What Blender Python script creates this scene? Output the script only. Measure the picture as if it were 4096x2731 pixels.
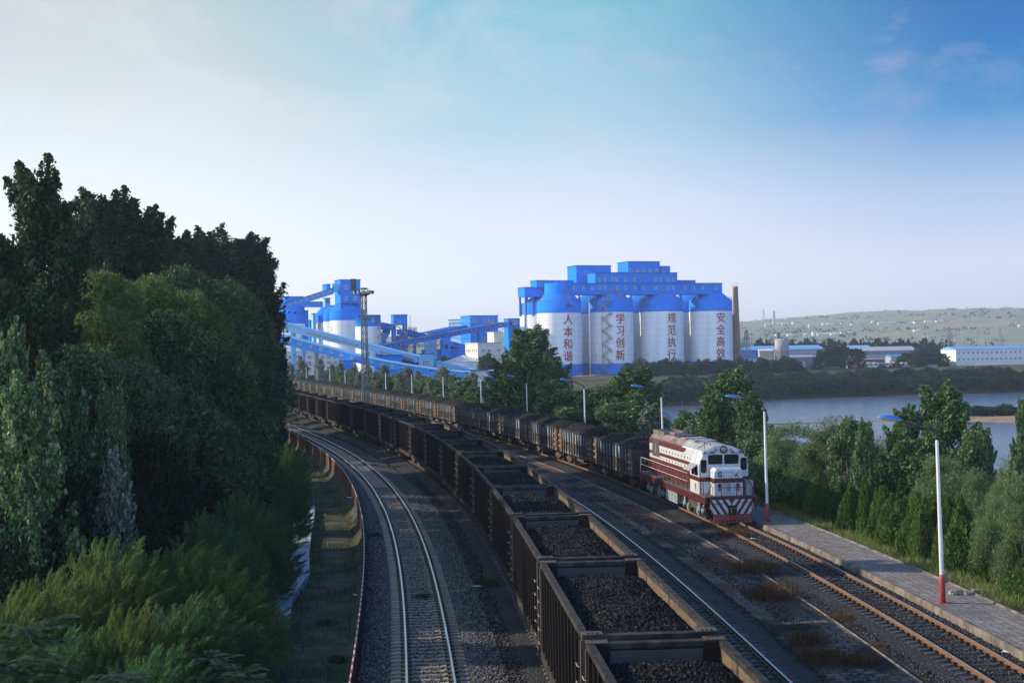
import bpy, bmesh, math, random
import numpy as np
from mathutils import Vector, Matrix

for o in list(bpy.data.objects):
    bpy.data.objects.remove(o)
random.seed(7)
R = math.radians
SC = bpy.context.scene
COL = SC.collection

# ------------------------------------------------------------------ camera
CAM_H, FOC, PITCH, ROLL = 10.32, 5660.0, 0.0056, 0.0183
cd = bpy.data.cameras.new('camera')
cam = bpy.data.objects.new('camera', cd)
COL.objects.link(cam)
cd.sensor_width = 36.0
cd.lens = FOC * 36.0 / 4096.0
cd.clip_start, cd.clip_end = 0.5, 20000
_c, _s = math.cos(-ROLL), math.sin(-ROLL)
_cp, _sp = math.cos(PITCH), math.sin(PITCH)


def _cam2w(x, f, y):
    xx, yy = _c * x - _s * y, _s * x + _c * y
    return Vector((xx, _cp * f - _sp * yy, _sp * f + _cp * yy))


_m = Matrix((_cam2w(1, 0, 0), _cam2w(0, 0, 1), -_cam2w(0, 1, 0))).transposed().to_4x4()
_m.translation = (0, 0, CAM_H)
cam.matrix_world = _m
SC.camera = cam


def ray(px, py):
    return _cam2w((px - 2048) / FOC, 1.0, -(py - 1365.5) / FOC)


def at(px, py, Y):
    """world point seen at a photo pixel, at forward distance Y"""
    r = ray(px, py)
    return Vector((0, 0, CAM_H)) + r * (Y / r.y)


def atz(px, py, z):
    r = ray(px, py)
    return Vector((0, 0, CAM_H)) + r * ((z - CAM_H) / r.z)


DK = 4096 / 2352.0      # survey notes were taken on a 2352 px wide copy


# ------------------------------------------------------------------ light
SUN_EL, SUN_PHI = 24.0, 12.0
sun_dir = Vector((-math.cos(R(SUN_PHI)) * math.cos(R(SUN_EL)),
                  math.sin(R(SUN_PHI)) * math.cos(R(SUN_EL)), math.sin(R(SUN_EL))))
sd = bpy.data.lights.new('sun', 'SUN')
sd.energy, sd.angle, sd.color = 4.9, R(0.55), (1.0, 0.87, 0.68)
sun = bpy.data.objects.new('sun', sd)
COL.objects.link(sun)
sun.rotation_euler = sun_dir.to_track_quat('Z', 'Y').to_euler()

W = bpy.data.worlds.new('World')
SC.world = W
W.use_nodes = True
wt = W.node_tree
wt.nodes.clear()


def wn(t, **kw):
    n = wt.nodes.new(t)
    for k, v in kw.items():
        setattr(n, k, v)
    return n


wl = wt.links.new
w_out = wn('ShaderNodeOutputWorld')
w_bg = wn('ShaderNodeBackground')
sky = wn('ShaderNodeTexSky', sky_type='NISHITA', sun_disc=False)
sky.sun_elevation = R(SUN_EL)
sky.sun_rotation = math.atan2(sun_dir.x, sun_dir.y)
sky.altitude, sky.air_density, sky.dust_density = 800, 1.0, 2.5
tc = wn('ShaderNodeTexCoord')
sep = wn('ShaderNodeSeparateXYZ')
wl(tc.outputs['Generated'], sep.inputs[0])


def srgb(*c):
    return tuple((v / 255 / 12.92 if v / 255 <= 0.04045 else ((v / 255 + 0.055) / 1.055) ** 2.4) for v in c)


def sky_ramp(stops):
    rp = wn('ShaderNodeValToRGB')
    mp = wn('ShaderNodeMapRange')
    mp.inputs['From Min'].default_value, mp.inputs['From Max'].default_value = 0.0, 1.0
    wl(sep.outputs['Z'], mp.inputs['Value'])
    wl(mp.outputs[0], rp.inputs['Fac'])
    el = rp.color_ramp.elements
    while len(el) < len(stops):
        el.new(0.5)
    for e, (p, c) in zip(el, stops):
        e.position, e.color = p, (*srgb(*c), 1)
    return rp


left = sky_ramp([(0.0, (243, 246, 252)), (0.07, (243, 246, 252)), (0.13, (224, 230, 236)), (0.19, (203, 209, 210)), (0.25, (190, 198, 198)), (0.5, (126, 166, 212)), (1.0, (66, 116, 186))])
mid = sky_ramp([(0.0, (236, 239, 250)), (0.05, (228, 232, 246)), (0.10, (211, 221, 239)), (0.155, (170, 202, 219)), (0.24, (108, 180, 202)), (0.5, (84, 142, 206)), (1.0, (60, 112, 184))])
right = sky_ramp([(0.0, (212, 219, 238)), (0.055, (203, 211, 234)), (0.10, (166, 188, 222)), (0.155, (58, 136, 196)), (0.20, (8, 108, 180)), (0.25, (0, 90, 162)), (0.5, (40, 102, 178)), (1.0, (52, 104, 178))])


def w_fac(a, b):
    mp = wn('ShaderNodeMapRange', interpolation_type='SMOOTHSTEP')
    mp.inputs['From Min'].default_value, mp.inputs['From Max'].default_value = a, b
    wl(sep.outputs['X'], mp.inputs['Value'])
    return mp.outputs[0]


def w_mix(fac, a, b, mode='MIX'):
    m = wn('ShaderNodeMix', data_type='RGBA', blend_type=mode)
    if isinstance(fac, float):
        m.inputs[0].default_value = fac
    else:
        wl(fac, m.inputs[0])
    for s, v in ((m.inputs[6], a), (m.inputs[7], b)):
        if isinstance(v, tuple):
            s.default_value = (*v, 1)
        else:
            wl(v, s)
    return m.outputs[2]


col = w_mix(w_fac(-0.30, 0.03), left.outputs[0], mid.outputs[0])
col = w_mix(w_fac(0.02, 0.33), col, right.outputs[0])
# thin broken cloud, pinkish, high in the frame
wmap = wn('ShaderNodeMapping')
wmap.inputs['Scale'].default_value = (9, 9, 16)
wmap.inputs['Location'].default_value = (1.3, 0.2, 0.55)
wl(tc.outputs['Generated'], wmap.inputs[0])
nz = wn('ShaderNodeTexNoise')
nz.inputs['Scale'].default_value, nz.inputs['Detail'].default_value, nz.inputs['Roughness'].default_value = 1.0, 7, 0.62
wl(wmap.outputs[0], nz.inputs['Vector'])
cr = wn('ShaderNodeValToRGB')
cr.color_ramp.elements[0].position, cr.color_ramp.elements[1].position = 0.53, 0.72
wl(nz.outputs['Fac'], cr.inputs['Fac'])
hi = wn('ShaderNodeMapRange', interpolation_type='SMOOTHSTEP')
hi.inputs['From Min'].default_value, hi.inputs['From Max'].default_value, hi.inputs['To Max'].default_value = 0.10, 0.2, 0.36
wl(sep.outputs['Z'], hi.inputs['Value'])
mul = wn('ShaderNodeMath', operation='MULTIPLY')
wl(cr.outputs[0], mul.inputs[0])
wl(hi.outputs[0], mul.inputs[1])
col = w_mix(mul.outputs[0], col, srgb(206, 188, 208))
# pale mottled cloud, left and high
wm2 = wn('ShaderNodeMapping')
wm2.inputs['Scale'].default_value = (7, 7, 13)
wm2.inputs['Location'].default_value = (4.1, 2.7, 1.9)
wl(tc.outputs['Generated'], wm2.inputs[0])
nz2 = wn('ShaderNodeTexNoise')
nz2.inputs['Scale'].default_value, nz2.inputs['Detail'].default_value, nz2.inputs['Roughness'].default_value, nz2.inputs['Distortion'].default_value = 1.0, 9, 0.66, 0.6
wl(wm2.outputs[0], nz2.inputs['Vector'])
cr2 = wn('ShaderNodeValToRGB')
cr2.color_ramp.elements[0].position, cr2.color_ramp.elements[1].position = 0.47, 0.66
wl(nz2.outputs['Fac'], cr2.inputs['Fac'])
lm = wn('ShaderNodeMath', operation='MULTIPLY')
wl(w_fac(0.20, -0.12), lm.inputs[0])
wl(cr2.outputs[0], lm.inputs[1])
lm2 = wn('ShaderNodeMath', operation='MULTIPLY')
wl(lm.outputs[0], lm2.inputs[0])
wl(hi.outputs[0], lm2.inputs[1])
lm3 = wn('ShaderNodeMath', operation='MULTIPLY')
wl(lm2.outputs[0], lm3.inputs[0])
lm3.inputs[1].default_value = 1.0
col = w_mix(lm3.outputs[0], col, srgb(229, 222, 222))
# sky behind the camera brightened, an unseen boost added to lift shaded fronts
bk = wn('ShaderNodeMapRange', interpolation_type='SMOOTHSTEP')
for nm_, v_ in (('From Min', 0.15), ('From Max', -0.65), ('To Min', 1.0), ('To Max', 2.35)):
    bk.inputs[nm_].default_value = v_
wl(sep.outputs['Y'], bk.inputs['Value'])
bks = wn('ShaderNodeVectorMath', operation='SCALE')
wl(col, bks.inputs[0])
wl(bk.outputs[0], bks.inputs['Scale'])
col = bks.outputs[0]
# a share of the physical sky keeps the tint tied to the sun
nsc = wn('ShaderNodeVectorMath', operation='SCALE')
nsc.inputs['Scale'].default_value = 0.10
wl(sky.outputs[0], nsc.inputs[0])
col = w_mix(0.12, col, nsc.outputs[0])
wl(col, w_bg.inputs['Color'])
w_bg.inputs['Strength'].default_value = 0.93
wl(w_bg.outputs[0], w_out.inputs['Surface'])

SC.render.engine = 'CYCLES'
vs = SC.view_settings
vs.view_transform, vs.look, vs.exposure, vs.gamma = 'Standard', 'None', 0.42, 1.0
SC.cycles.max_bounces = 6
SC.cycles.diffuse_bounces = 3
SC.cycles.glossy_bounces = 3
SC.cycles.transmission_bounces = 3
SC.cycles.transparent_max_bounces = 4
SC.cycles.volume_bounces = 0
SC.cycles.caustics_reflective = False
SC.cycles.caustics_refractive = False
SC.cycles.sample_clamp_indirect = 4.0

# ------------------------------------------------------------------ helpers
MATS = {}


def mat(name, c, rough=0.7, c2=None, scale=3.0, amt=0.5, metal=0.0, bump=0.0, bscale=None, spec=0.4,
        coords='Object', stretch=(1, 1, 1), detail=6.0, lo=0.35, hi=0.65, objvar=0.0, voro=False, c3=None, c3scale=0.4, c3lo=0.5, c3hi=0.62):
    """principled surface with a noise mix between two own colours of the thing (paint, dirt, rust)"""
    if name in MATS:
        return MATS[name]
    m = bpy.data.materials.new(name)
    m.use_nodes = True
    t = m.node_tree
    b = t.nodes['Principled BSDF']
    b.inputs['Roughness'].default_value = rough
    b.inputs['Metallic'].default_value = metal
    b.inputs['Specular IOR Level'].default_value = spec
    tx = t.nodes.new('ShaderNodeTexCoord')
    mp = t.nodes.new('ShaderNodeMapping')
    mp.inputs['Scale'].default_value = stretch
    t.links.new(tx.outputs[coords], mp.inputs[0])
    if c2 is None:
        c2 = tuple(v * 0.72 for v in c)
    if voro:
        n = t.nodes.new('ShaderNodeTexVoronoi')
        n.inputs['Scale'].default_value = scale
        t.links.new(mp.outputs[0], n.inputs['Vector'])
        sx = t.nodes.new('ShaderNodeSeparateXYZ')
        t.links.new(n.outputs['Color'], sx.inputs[0])
        src, hsrc = sx.outputs[0], n.outputs['Distance']
    else:
        n = t.nodes.new('ShaderNodeTexNoise')
        n.inputs['Scale'].default_value, n.inputs['Detail'].default_value, n.inputs['Roughness'].default_value = scale, detail, 0.6
        t.links.new(mp.outputs[0], n.inputs['Vector'])
        src = hsrc = n.outputs['Fac']
    rp = t.nodes.new('ShaderNodeValToRGB')
    e = rp.color_ramp.elements
    e[0].position, e[1].position = lo, hi
    e[0].color, e[1].color = (*c, 1), (*[a * (1 - amt) + q * amt for a, q in zip(c, c2)], 1)
    t.links.new(src, rp.inputs['Fac'])
    out = rp.outputs[0]
    if c3 is not None:
        n3 = t.nodes.new('ShaderNodeTexNoise')
        n3.inputs['Scale'].default_value, n3.inputs['Detail'].default_value = c3scale, 5
        t.links.new(mp.outputs[0], n3.inputs['Vector'])
        r3 = t.nodes.new('ShaderNodeValToRGB')
        r3.color_ramp.elements[0].position, r3.color_ramp.elements[1].position = c3lo, c3hi
        t.links.new(n3.outputs['Fac'], r3.inputs['Fac'])
        mx = t.nodes.new('ShaderNodeMix')
        mx.data_type = 'RGBA'
        t.links.new(r3.outputs[0], mx.inputs[0])
        t.links.new(out, mx.inputs[6])
        mx.inputs[7].default_value = (*c3, 1)
        out = mx.outputs[2]
    if objvar:
        oi = t.nodes.new('ShaderNodeObjectInfo')
        mr = t.nodes.new('ShaderNodeMapRange')
        mr.inputs['To Min'].default_value, mr.inputs['To Max'].default_value = 1 - objvar, 1 + objvar
        t.links.new(oi.outputs['Random'], mr.inputs['Value'])
        vm = t.nodes.new('ShaderNodeVectorMath')
        vm.operation = 'SCALE'
        t.links.new(out, vm.inputs[0])
        t.links.new(mr.outputs[0], vm.inputs['Scale'])
        out = vm.outputs[0]
    t.links.new(out, b.inputs['Base Color'])
    if bump:
        bn = t.nodes.new('ShaderNodeBump')
        bn.inputs['Strength'].default_value, bn.inputs['Distance'].default_value = min(1.0, bump), 0.05 * max(1, bump)
        if bscale:
            n2 = t.nodes.new('ShaderNodeTexVoronoi' if voro else 'ShaderNodeTexNoise')
            n2.inputs['Scale'].default_value = bscale
            t.links.new(mp.outputs[0], n2.inputs['Vector'])
            hsrc = n2.outputs['Distance' if voro else 'Fac']
        t.links.new(hsrc, bn.inputs['Height'])
        t.links.new(bn.outputs[0], b.inputs['Normal'])
    MATS[name] = m
    return m


def leafmat(name, cols, rough=0.55, trans=0.35, objvar=0.16, spec=0.35):
    """foliage: every leaf takes its own tint from a ramp, part of the light passes through it"""
    m = bpy.data.materials.new(name)
    m.use_nodes = True
    t = m.node_tree
    b = t.nodes['Principled BSDF']
    b.inputs['Roughness'].default_value = rough
    b.inputs['Specular IOR Level'].default_value = spec
    g = t.nodes.new('ShaderNodeNewGeometry')
    rp = t.nodes.new('ShaderNodeValToRGB')
    e = rp.color_ramp.elements
    while len(e) < len(cols):
        e.new(0.5)
    for i, (q, c) in enumerate(zip(e, cols)):
        q.position, q.color = i / (len(cols) - 1), (*c, 1)
    t.links.new(g.outputs['Random Per Island'], rp.inputs['Fac'])
    oi = t.nodes.new('ShaderNodeObjectInfo')
    mr = t.nodes.new('ShaderNodeMapRange')
    mr.inputs['To Min'].default_value, mr.inputs['To Max'].default_value = 1 - objvar, 1 + objvar
    t.links.new(oi.outputs['Random'], mr.inputs['Value'])
    vm = t.nodes.new('ShaderNodeVectorMath')
    vm.operation = 'SCALE'
    t.links.new(rp.outputs[0], vm.inputs[0])
    t.links.new(mr.outputs[0], vm.inputs['Scale'])
    t.links.new(vm.outputs[0], b.inputs['Base Color'])
    tr = t.nodes.new('ShaderNodeBsdfTranslucent')
    t.links.new(vm.outputs[0], tr.inputs['Color'])
    mx = t.nodes.new('ShaderNodeMixShader')
    mx.inputs[0].default_value = trans
    t.links.new(b.outputs[0], mx.inputs[1])
    t.links.new(tr.outputs[0], mx.inputs[2])
    t.links.new(mx.outputs[0], t.nodes['Material Output'].inputs['Surface'])
    return m


class MB:
    """collects shapes, builds them as ONE mesh object; each face keeps a material slot"""

    def __init__(s):
        s.v, s.f, s.mi, s.sm, s.uv = [], [], [], [], None

    def add(s, vs, fs, mi=0, smooth=False):
        b = len(s.v)
        s.v += [tuple(p) for p in vs]
        for f in fs:
            s.f.append(tuple(b + i for i in f))
            s.mi.append(mi)
            s.sm.append(smooth)
        return s

    def hexa(s, p, mi=0):
        """8 corners: bottom 4 ccw, top 4 ccw"""
        return s.add(p, [(3, 2, 1, 0), (4, 5, 6, 7), (0, 1, 5, 4), (1, 2, 6, 5), (2, 3, 7, 6), (3, 0, 4, 7)], mi)

    def box(s, x0, x1, y0, y1, z0, z1, mi=0):
        return s.hexa([(x0, y0, z0), (x1, y0, z0), (x1, y1, z0), (x0, y1, z0), (x0, y0, z1), (x1, y0, z1), (x1, y1, z1), (x0, y1, z1)], mi)

    def bar(s, a, b, w, h=None, mi=0, up=(0, 0, 1)):
        h = h or w
        a, b = Vector(a), Vector(b)
        d = (b - a).normalized()
        up = Vector(up)
        if abs(d.dot(up)) > 0.98:
            up = Vector((0, 1, 0))
        sx = d.cross(up).normalized() * (w / 2)
        sy = sx.cross(d).normalized() * (h / 2)
        p = [a - sx - sy, a + sx - sy, b + sx - sy, b - sx - sy, a - sx + sy, a + sx + sy, b + sx + sy, b - sx + sy]
        return s.hexa(p, mi)

    def tube(s, pts, r, n=8, mi=0, caps=True):
        pts = [Vector(p) for p in pts]
        rs = r if isinstance(r, (list, tuple)) else [r] * len(pts)
        base = len(s.v)
        ref = Vector((0, 0, 1))
        for i, p in enumerate(pts):
            d = (pts[min(i + 1, len(pts) - 1)] - pts[max(i - 1, 0)]).normalized()
            q = ref if abs(d.dot(ref)) < 0.95 else Vector((0, 1, 0))
            a = d.cross(q).normalized()
            b = a.cross(d).normalized()
            for k in range(n):
                t = 2 * math.pi * k / n
                s.v.append(tuple(p + (a * math.cos(t) + b * math.sin(t)) * rs[i]))
        for i in range(len(pts) - 1):
            for k in range(n):
                k2 = (k + 1) % n
                s.f.append((base + i * n + k, base + i * n + k2, base + (i + 1) * n + k2, base + (i + 1) * n + k))
                s.mi.append(mi)
                s.sm.append(True)
        if caps:
            for i in (0, len(pts) - 1):
                s.f.append(tuple(base + i * n + k for k in range(n)))
                s.mi.append(mi)
                s.sm.append(False)
        return s

    def lathe(s, prof, n=48, mi=None, c=(0, 0), cap=True):
        """prof: list of (r, z); mi: material per segment"""
        base = len(s.v)
        for r, z in prof:
            for k in range(n):
                t = 2 * math.pi * k / n
                s.v.append((c[0] + r * math.cos(t), c[1] + r * math.sin(t), z))
        for i in range(len(prof) - 1):
            for k in range(n):
                k2 = (k + 1) % n
                s.f.append((base + i * n + k, base + i * n + k2, base + (i + 1) * n + k2, base + (i + 1) * n + k))
                s.mi.append(mi[i] if mi else 0)
                s.sm.append(True)
        if cap:
            s.f.append(tuple(base + (len(prof) - 1) * n + k for k in range(n)))
            s.mi.append(mi[-1] if mi else 0)
            s.sm.append(False)
        return s

    def prism(s, poly, x0, x1, mi=0, emi=None):
        """poly of (y, z) points extruded along x; emi = material per edge"""
        n = len(poly)
        base = len(s.v)
        for x in (x0, x1):
            for y, z in poly:
                s.v.append((x, y, z))
        for i in range(n):
            j = (i + 1) % n
            s.f.append((base + i, base + j, base + n + j, base + n + i))
            s.mi.append(emi[i] if emi else mi)
            s.sm.append(False)
        s.f.append(tuple(base + i for i in reversed(range(n))))
        s.f.append(tuple(base + n + i for i in range(n)))
        s.mi += [mi, mi]
        s.sm += [False, False]
        return s

    def mesh(s, name, mats):
        me = bpy.data.meshes.new(name)
        me.from_pydata(s.v, [], s.f)
        for m in (mats if isinstance(mats, (list, tuple)) else [mats]):
            me.materials.append(m)
        me.polygons.foreach_set('material_index', s.mi)
        me.polygons.foreach_set('use_smooth', s.sm)
        if s.uv:
            u = me.uv_layers.new(name='UVMap')
            li = np.empty(len(me.loops), int)
            me.loops.foreach_get('vertex_index', li)
            u.data.foreach_set('uv', np.array(s.uv, float)[li].ravel())
        me.update()
        return me

    def build(s, name, mats, parent=None, M=None, fix=True):
        me = s.mesh(name, mats)
        if fix:
            bm = bmesh.new()
            bm.from_mesh(me)
            bmesh.ops.recalc_face_normals(bm, faces=bm.faces)
            bm.to_mesh(me)
            bm.free()
        return link(name, me, parent, M)


CHILD = {}


def link(name, me, parent=None, M=None):
    o = bpy.data.objects.new(name, me)
    COL.objects.link(o)
    if parent:
        o.parent = parent
        CHILD.setdefault(parent.name, []).append(o)
    if M is not None:
        o.matrix_local = M
    return o


def tag(o, label=None, cat=None, group=None, kind=None):
    for k, v in (('label', label), ('category', cat), ('group', group), ('kind', kind)):
        if v:
            o[k] = v
    return o


def empty(name, loc=(0, 0, 0), rz=0.0, label=None, cat=None, group=None):
    o = bpy.data.objects.new(name, None)
    COL.objects.link(o)
    o.empty_display_size = 0.3
    o.location = loc
    o.rotation_euler = (0, 0, rz)
    return tag(o, label, cat, group)


def copy_tree(o, parent=None):
    """a thing with copies of its parts and their sub-parts"""
    c = o.copy()
    COL.objects.link(c)
    if parent is not None:
        c.parent = parent
        CHILD.setdefault(parent.name, []).append(c)
    for ch in CHILD.get(o.name, []):
        copy_tree(ch, c)
    return c


ORD = ('first second third fourth fifth sixth seventh eighth ninth tenth eleventh twelfth thirteenth fourteenth fifteenth '
       'sixteenth seventeenth eighteenth nineteenth twentieth').split()


def ordinal(i):
    if i < 20:
        return ORD[i]
    tens = {2: 'twenty', 3: 'thirty', 4: 'forty', 5: 'fifty', 6: 'sixty', 7: 'seventy', 8: 'eighty', 9: 'ninety'}
    t, u = divmod(i + 1, 10)
    return {2: 'twentieth', 3: 'thirtieth', 4: 'fortieth', 5: 'fiftieth', 6: 'sixtieth', 7: 'seventieth'}.get(t) if u == 0 else tens[t] + '-' + ORD[u - 1]


def text_mesh(s, size, bold=0.0, depth=0.0):
    cu = bpy.data.curves.new('lettering', 'FONT')
    cu.body, cu.size, cu.offset, cu.extrude = s, size, bold, depth
    cu.align_x, cu.align_y = 'CENTER', 'CENTER'
    cu.resolution_u = 3
    o = bpy.data.objects.new('lettering', cu)
    COL.objects.link(o)
    dg = bpy.context.evaluated_depsgraph_get()
    me = bpy.data.meshes.new_from_object(o.evaluated_get(dg))
    bpy.data.objects.remove(o)
    bpy.data.curves.remove(cu)
    return me


def text_part(name, s, size, material, parent, M, bold=0.0, sx=1.0, label=None):
    me = text_mesh(s, size, bold)
    me.name = name
    me.transform(Matrix.Diagonal((sx, 1, 1, 1)))
    me.materials.clear()
    me.materials.append(material)
    o = link(name, me, parent, M)
    if label:
        o['label'] = label
    return o


def basis(x, y, z, loc):
    m = Matrix((Vector(x), Vector(y), Vector(z))).transposed().to_4x4()
    m.translation = loc
    return m

# ================================================================== tracks and ground
CF = {1: [2.2558407308479754e-08, -1.0142578983374084e-05, 0.0008081323567550678, -0.0990022008431727, 0.8671806153368044],
      2: [2.1724343589955728e-08, -9.806809167083975e-06, 0.0007604173087879414, -0.08554124958209161, 5.315801340613272],
      3: [-1.7401094301980926e-09, 2.782638725805924e-06, -0.001532193119930863, 0.09036853120654642, 13.894561169512178]}
YMAX = {1: 205.0, 2: 205.0, 3: 425.0}


def tX(k, Y):
    Y = np.asarray(Y, float)
    if k == 4:      # the empty track beside the dark train
        s_ = (tX(2, Y + .5) - tX(2, Y - .5))
        return tX(2, Y) + (5.35 + np.clip((Y - 49) * .0143, -.3, 1.0)) * np.sqrt(1 + s_ * s_)
    c = CF[k]
    d = np.polyder(c)
    Yc = np.clip(Y, 24.0, YMAX[k])
    return np.polyval(c, Yc) + (Y - Yc) * np.polyval(d, Yc)


class Path:
    def __init__(s, k, y0=8.0, y1=700.0):
        s.Y = np.arange(y0, y1, 0.5)
        s.X = tX(k, s.Y)
        s.S = np.concatenate([[0], np.cumsum(np.hypot(np.diff(s.X), np.diff(s.Y)))])

    def s_of(s, y):
        return float(np.interp(y, s.Y, s.S))

    def p(s, q, u=0.0):
        """point and heading at arc length q, offset u to the right"""
        x, y = np.interp(q, s.S, s.X), np.interp(q, s.S, s.Y)
        x2, y2 = np.interp(q + 0.5, s.S, s.X), np.interp(q + 0.5, s.S, s.Y)
        d = Vector((x2 - x, y2 - y, 0)).normalized()
        return Vector((x + d.y * u, y - d.x * u, 0)), d


T = {k: Path(k) for k in (1, 2, 3, 4)}


def xl_river(y):
    return np.maximum(tX(3, y) + 33, 35 + (y - 150) * 0.056)


def yf_river(x):
    return np.interp(x, [-50, 54, 103, 157, 200, 400, 1200, 3000], [480, 489, 535, 552, 556, 610, 800, 1200])


def sm(a, b, x):
    t = np.clip((x - a) / (b - a), 0, 1)
    return t * t * (3 - 2 * t)


def ground_z(x, y):
    x, y = np.asarray(x, float), np.asarray(y, float)
    u1, u3 = x - tX(1, y), x - tX(3, y)
    z = np.full(np.broadcast(x, y).shape, -0.55)
    z = z - 0.9 * sm(2.2, 3.2, -u1) - 1.3 * sm(6.0, 16, -u1)
    plate = sm(430, 480, y)
    z = z * (1 - plate) - 2.8 * plate
    # river basin to the right of the embankment
    d1 = x - xl_river(y)
    d2 = yf_river(x) - y
    bank = sm(-25, 3, d1) * sm(-22, 2, d2)
    z = z * (1 - bank) - 12.5 * bank
    right = sm(6, 30, u3) * (1 - plate) * (1 - bank)
    z = z - 1.6 * right
    # hills far away
    h = sm(1100, 3600, y)
    ridge = 69 + 13 * np.sin(x / 900.0 + 1.3) + 8 * np.sin(x / 310.0 + y / 700.0) + 5 * np.sin(x / 140.0 + y / 260.0)
    ridge = ridge * (1 - 0.33 * sm(600, -900, x)) * (1 - .22 * sm(950, 500, x))
    z = z + h * ridge + sm(1500, 2600, y) * 5 * np.sin(x / 120.0 + y / 90.0) * np.sin(y / 170.0 - x / 260.)
    return z


def grid_mesh(xs, ys, zs, name, m, smooth=True):
    ny, nx = xs.shape
    v = np.stack([xs, ys, zs], -1).reshape(-1, 3)
    i = np.arange(ny * nx).reshape(ny, nx)
    f = np.stack([i[:-1, :-1], i[:-1, 1:], i[1:, 1:], i[1:, :-1]], -1).reshape(-1, 4)
    me = bpy.data.meshes.new(name)
    me.vertices.add(len(v))
    me.vertices.foreach_set('co', v.ravel())
    me.loops.add(f.size)
    me.loops.foreach_set('vertex_index', f.ravel())
    me.polygons.add(len(f))
    me.polygons.foreach_set('loop_start', np.arange(len(f)) * 4)
    me.polygons.foreach_set('loop_total', np.full(len(f), 4))
    me.polygons.foreach_set('use_smooth', np.full(len(f), smooth))
    me.materials.append(m)
    me.update(calc_edges=True)
    return link(name, me)


M_ground = mat('dirt and scrub', (0.045, 0.055, 0.022), 0.95, (0.10, 0.085, 0.05), 0.35, 0.9, bump=0.4, bscale=6, spec=0.1,
               c3=(0.17, 0.125, 0.075), c3scale=0.012, c3lo=0.52, c3hi=0.66)
rows = np.concatenate([np.arange(-30, 12, 6.0), np.arange(12, 130, 1.3), np.geomspace(130, 700, 90), np.geomspace(712, 6200, 110)])
a = np.linspace(-1, 1, 261)
a = np.sign(a) * np.abs(a) ** 1.5
ww = 60 + np.clip(rows, 0, None) * 0.62
gx = a[None, :] * ww[:, None]
gy = np.repeat(rows[:, None], len(a), 1)
gz = ground_z(gx, gy)
gz += np.where(gy > 1400, np.random.RandomState(3).randn(*gx.shape) * 0.9, 0)
k_ = int(np.searchsorted(rows, 1000))
M_hill = mat('haze paled hill grass and loess', (0.17, 0.20, 0.125), 0.95, (0.24, 0.235, 0.17), 0.012, 0.9, spec=0.1, c3=(0.30, 0.22, 0.14), c3scale=0.006, c3lo=0.56, c3hi=0.68)  # grass and loess tones lightened, distance haze put into the colour
tag(grid_mesh(gx[:k_ + 1], gy[:k_ + 1], gz[:k_ + 1], 'ground', M_ground), kind='structure')
tag(grid_mesh(gx[k_:], gy[k_:], gz[k_:], 'hills', M_hill), kind='structure')

# water
M_water = bpy.data.materials.new('river water')
M_water.use_nodes = True
_t = M_water.node_tree
_b = _t.nodes['Principled BSDF']
_b.inputs['Base Color'].default_value = (0.09, 0.12, 0.17, 1)
_b.inputs['Roughness'].default_value = 0.16
_b.inputs['IOR'].default_value = 1.33
_tx = _t.nodes.new('ShaderNodeTexCoord')
_mp = _t.nodes.new('ShaderNodeMapping')
_mp.inputs['Scale'].default_value = (0.5, 1.0, 1)
_mp.inputs['Rotation'].default_value = (0, 0, 0.35)
_n1 = _t.nodes.new('ShaderNodeTexNoise')
_n1.inputs['Scale'].default_value, _n1.inputs['Detail'].default_value = 0.75, 5
_bp = _t.nodes.new('ShaderNodeBump')
_bp.inputs['Strength'].default_value, _bp.inputs['Distance'].default_value = 0.6, 0.4
_t.links.new(_tx.outputs['Object'], _mp.inputs[0])
_t.links.new(_mp.outputs[0], _n1.inputs['Vector'])
_t.links.new(_n1.outputs['Fac'], _bp.inputs['Height'])
_t.links.new(_bp.outputs[0], _b.inputs['Normal'])
MB().add([(-40, 20, -10.2), (1500, 20, -10.2), (1500, 1000, -10.2), (-40, 760, -10.2)], [(0, 1, 2, 3)]).build('river', M_water)['kind'] = 'structure'

# sand spit in the river
M_sand = mat('wet sand', (0.30, 0.22, 0.145), 0.9, (0.17, 0.125, 0.085), 0.25, 0.8, bump=0.3, spec=0.2)
cen = [atz(x * DK, y * DK, -10.0) for x, y in ((1700, 974), (1800, 972), (1900, 969), (2000, 965.5), (2060, 964.5), (2120, 963), (2200, 961), (2280, 962), (2352, 963), (2500, 962))]
wid = [0.3, 1.1, 1.5, 1.7, 2.5, 6.5, 11, 14, 17, 10]
spit = MB()
for i, (p, w_) in enumerate(zip(cen, wid)):
    for k in range(9):
        q = (k - 4) / 4
        spit.v.append((p.x + 0.12 * w_ * q, p.y + w_ * q + random.uniform(-.3, .3), -10.32 + (0.28 + 0.05 * w_) * (1 - q * q) ** 0.8 + random.uniform(0, .06)))
for i in range(len(cen) - 1):
    for k in range(8):
        spit.f.append((i * 9 + k, (i + 1) * 9 + k, (i + 1) * 9 + k + 1, i * 9 + k + 1))
        spit.mi.append(0)
        spit.sm.append(True)
tag(spit.build('sandbank', M_sand), kind='structure')


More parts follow.
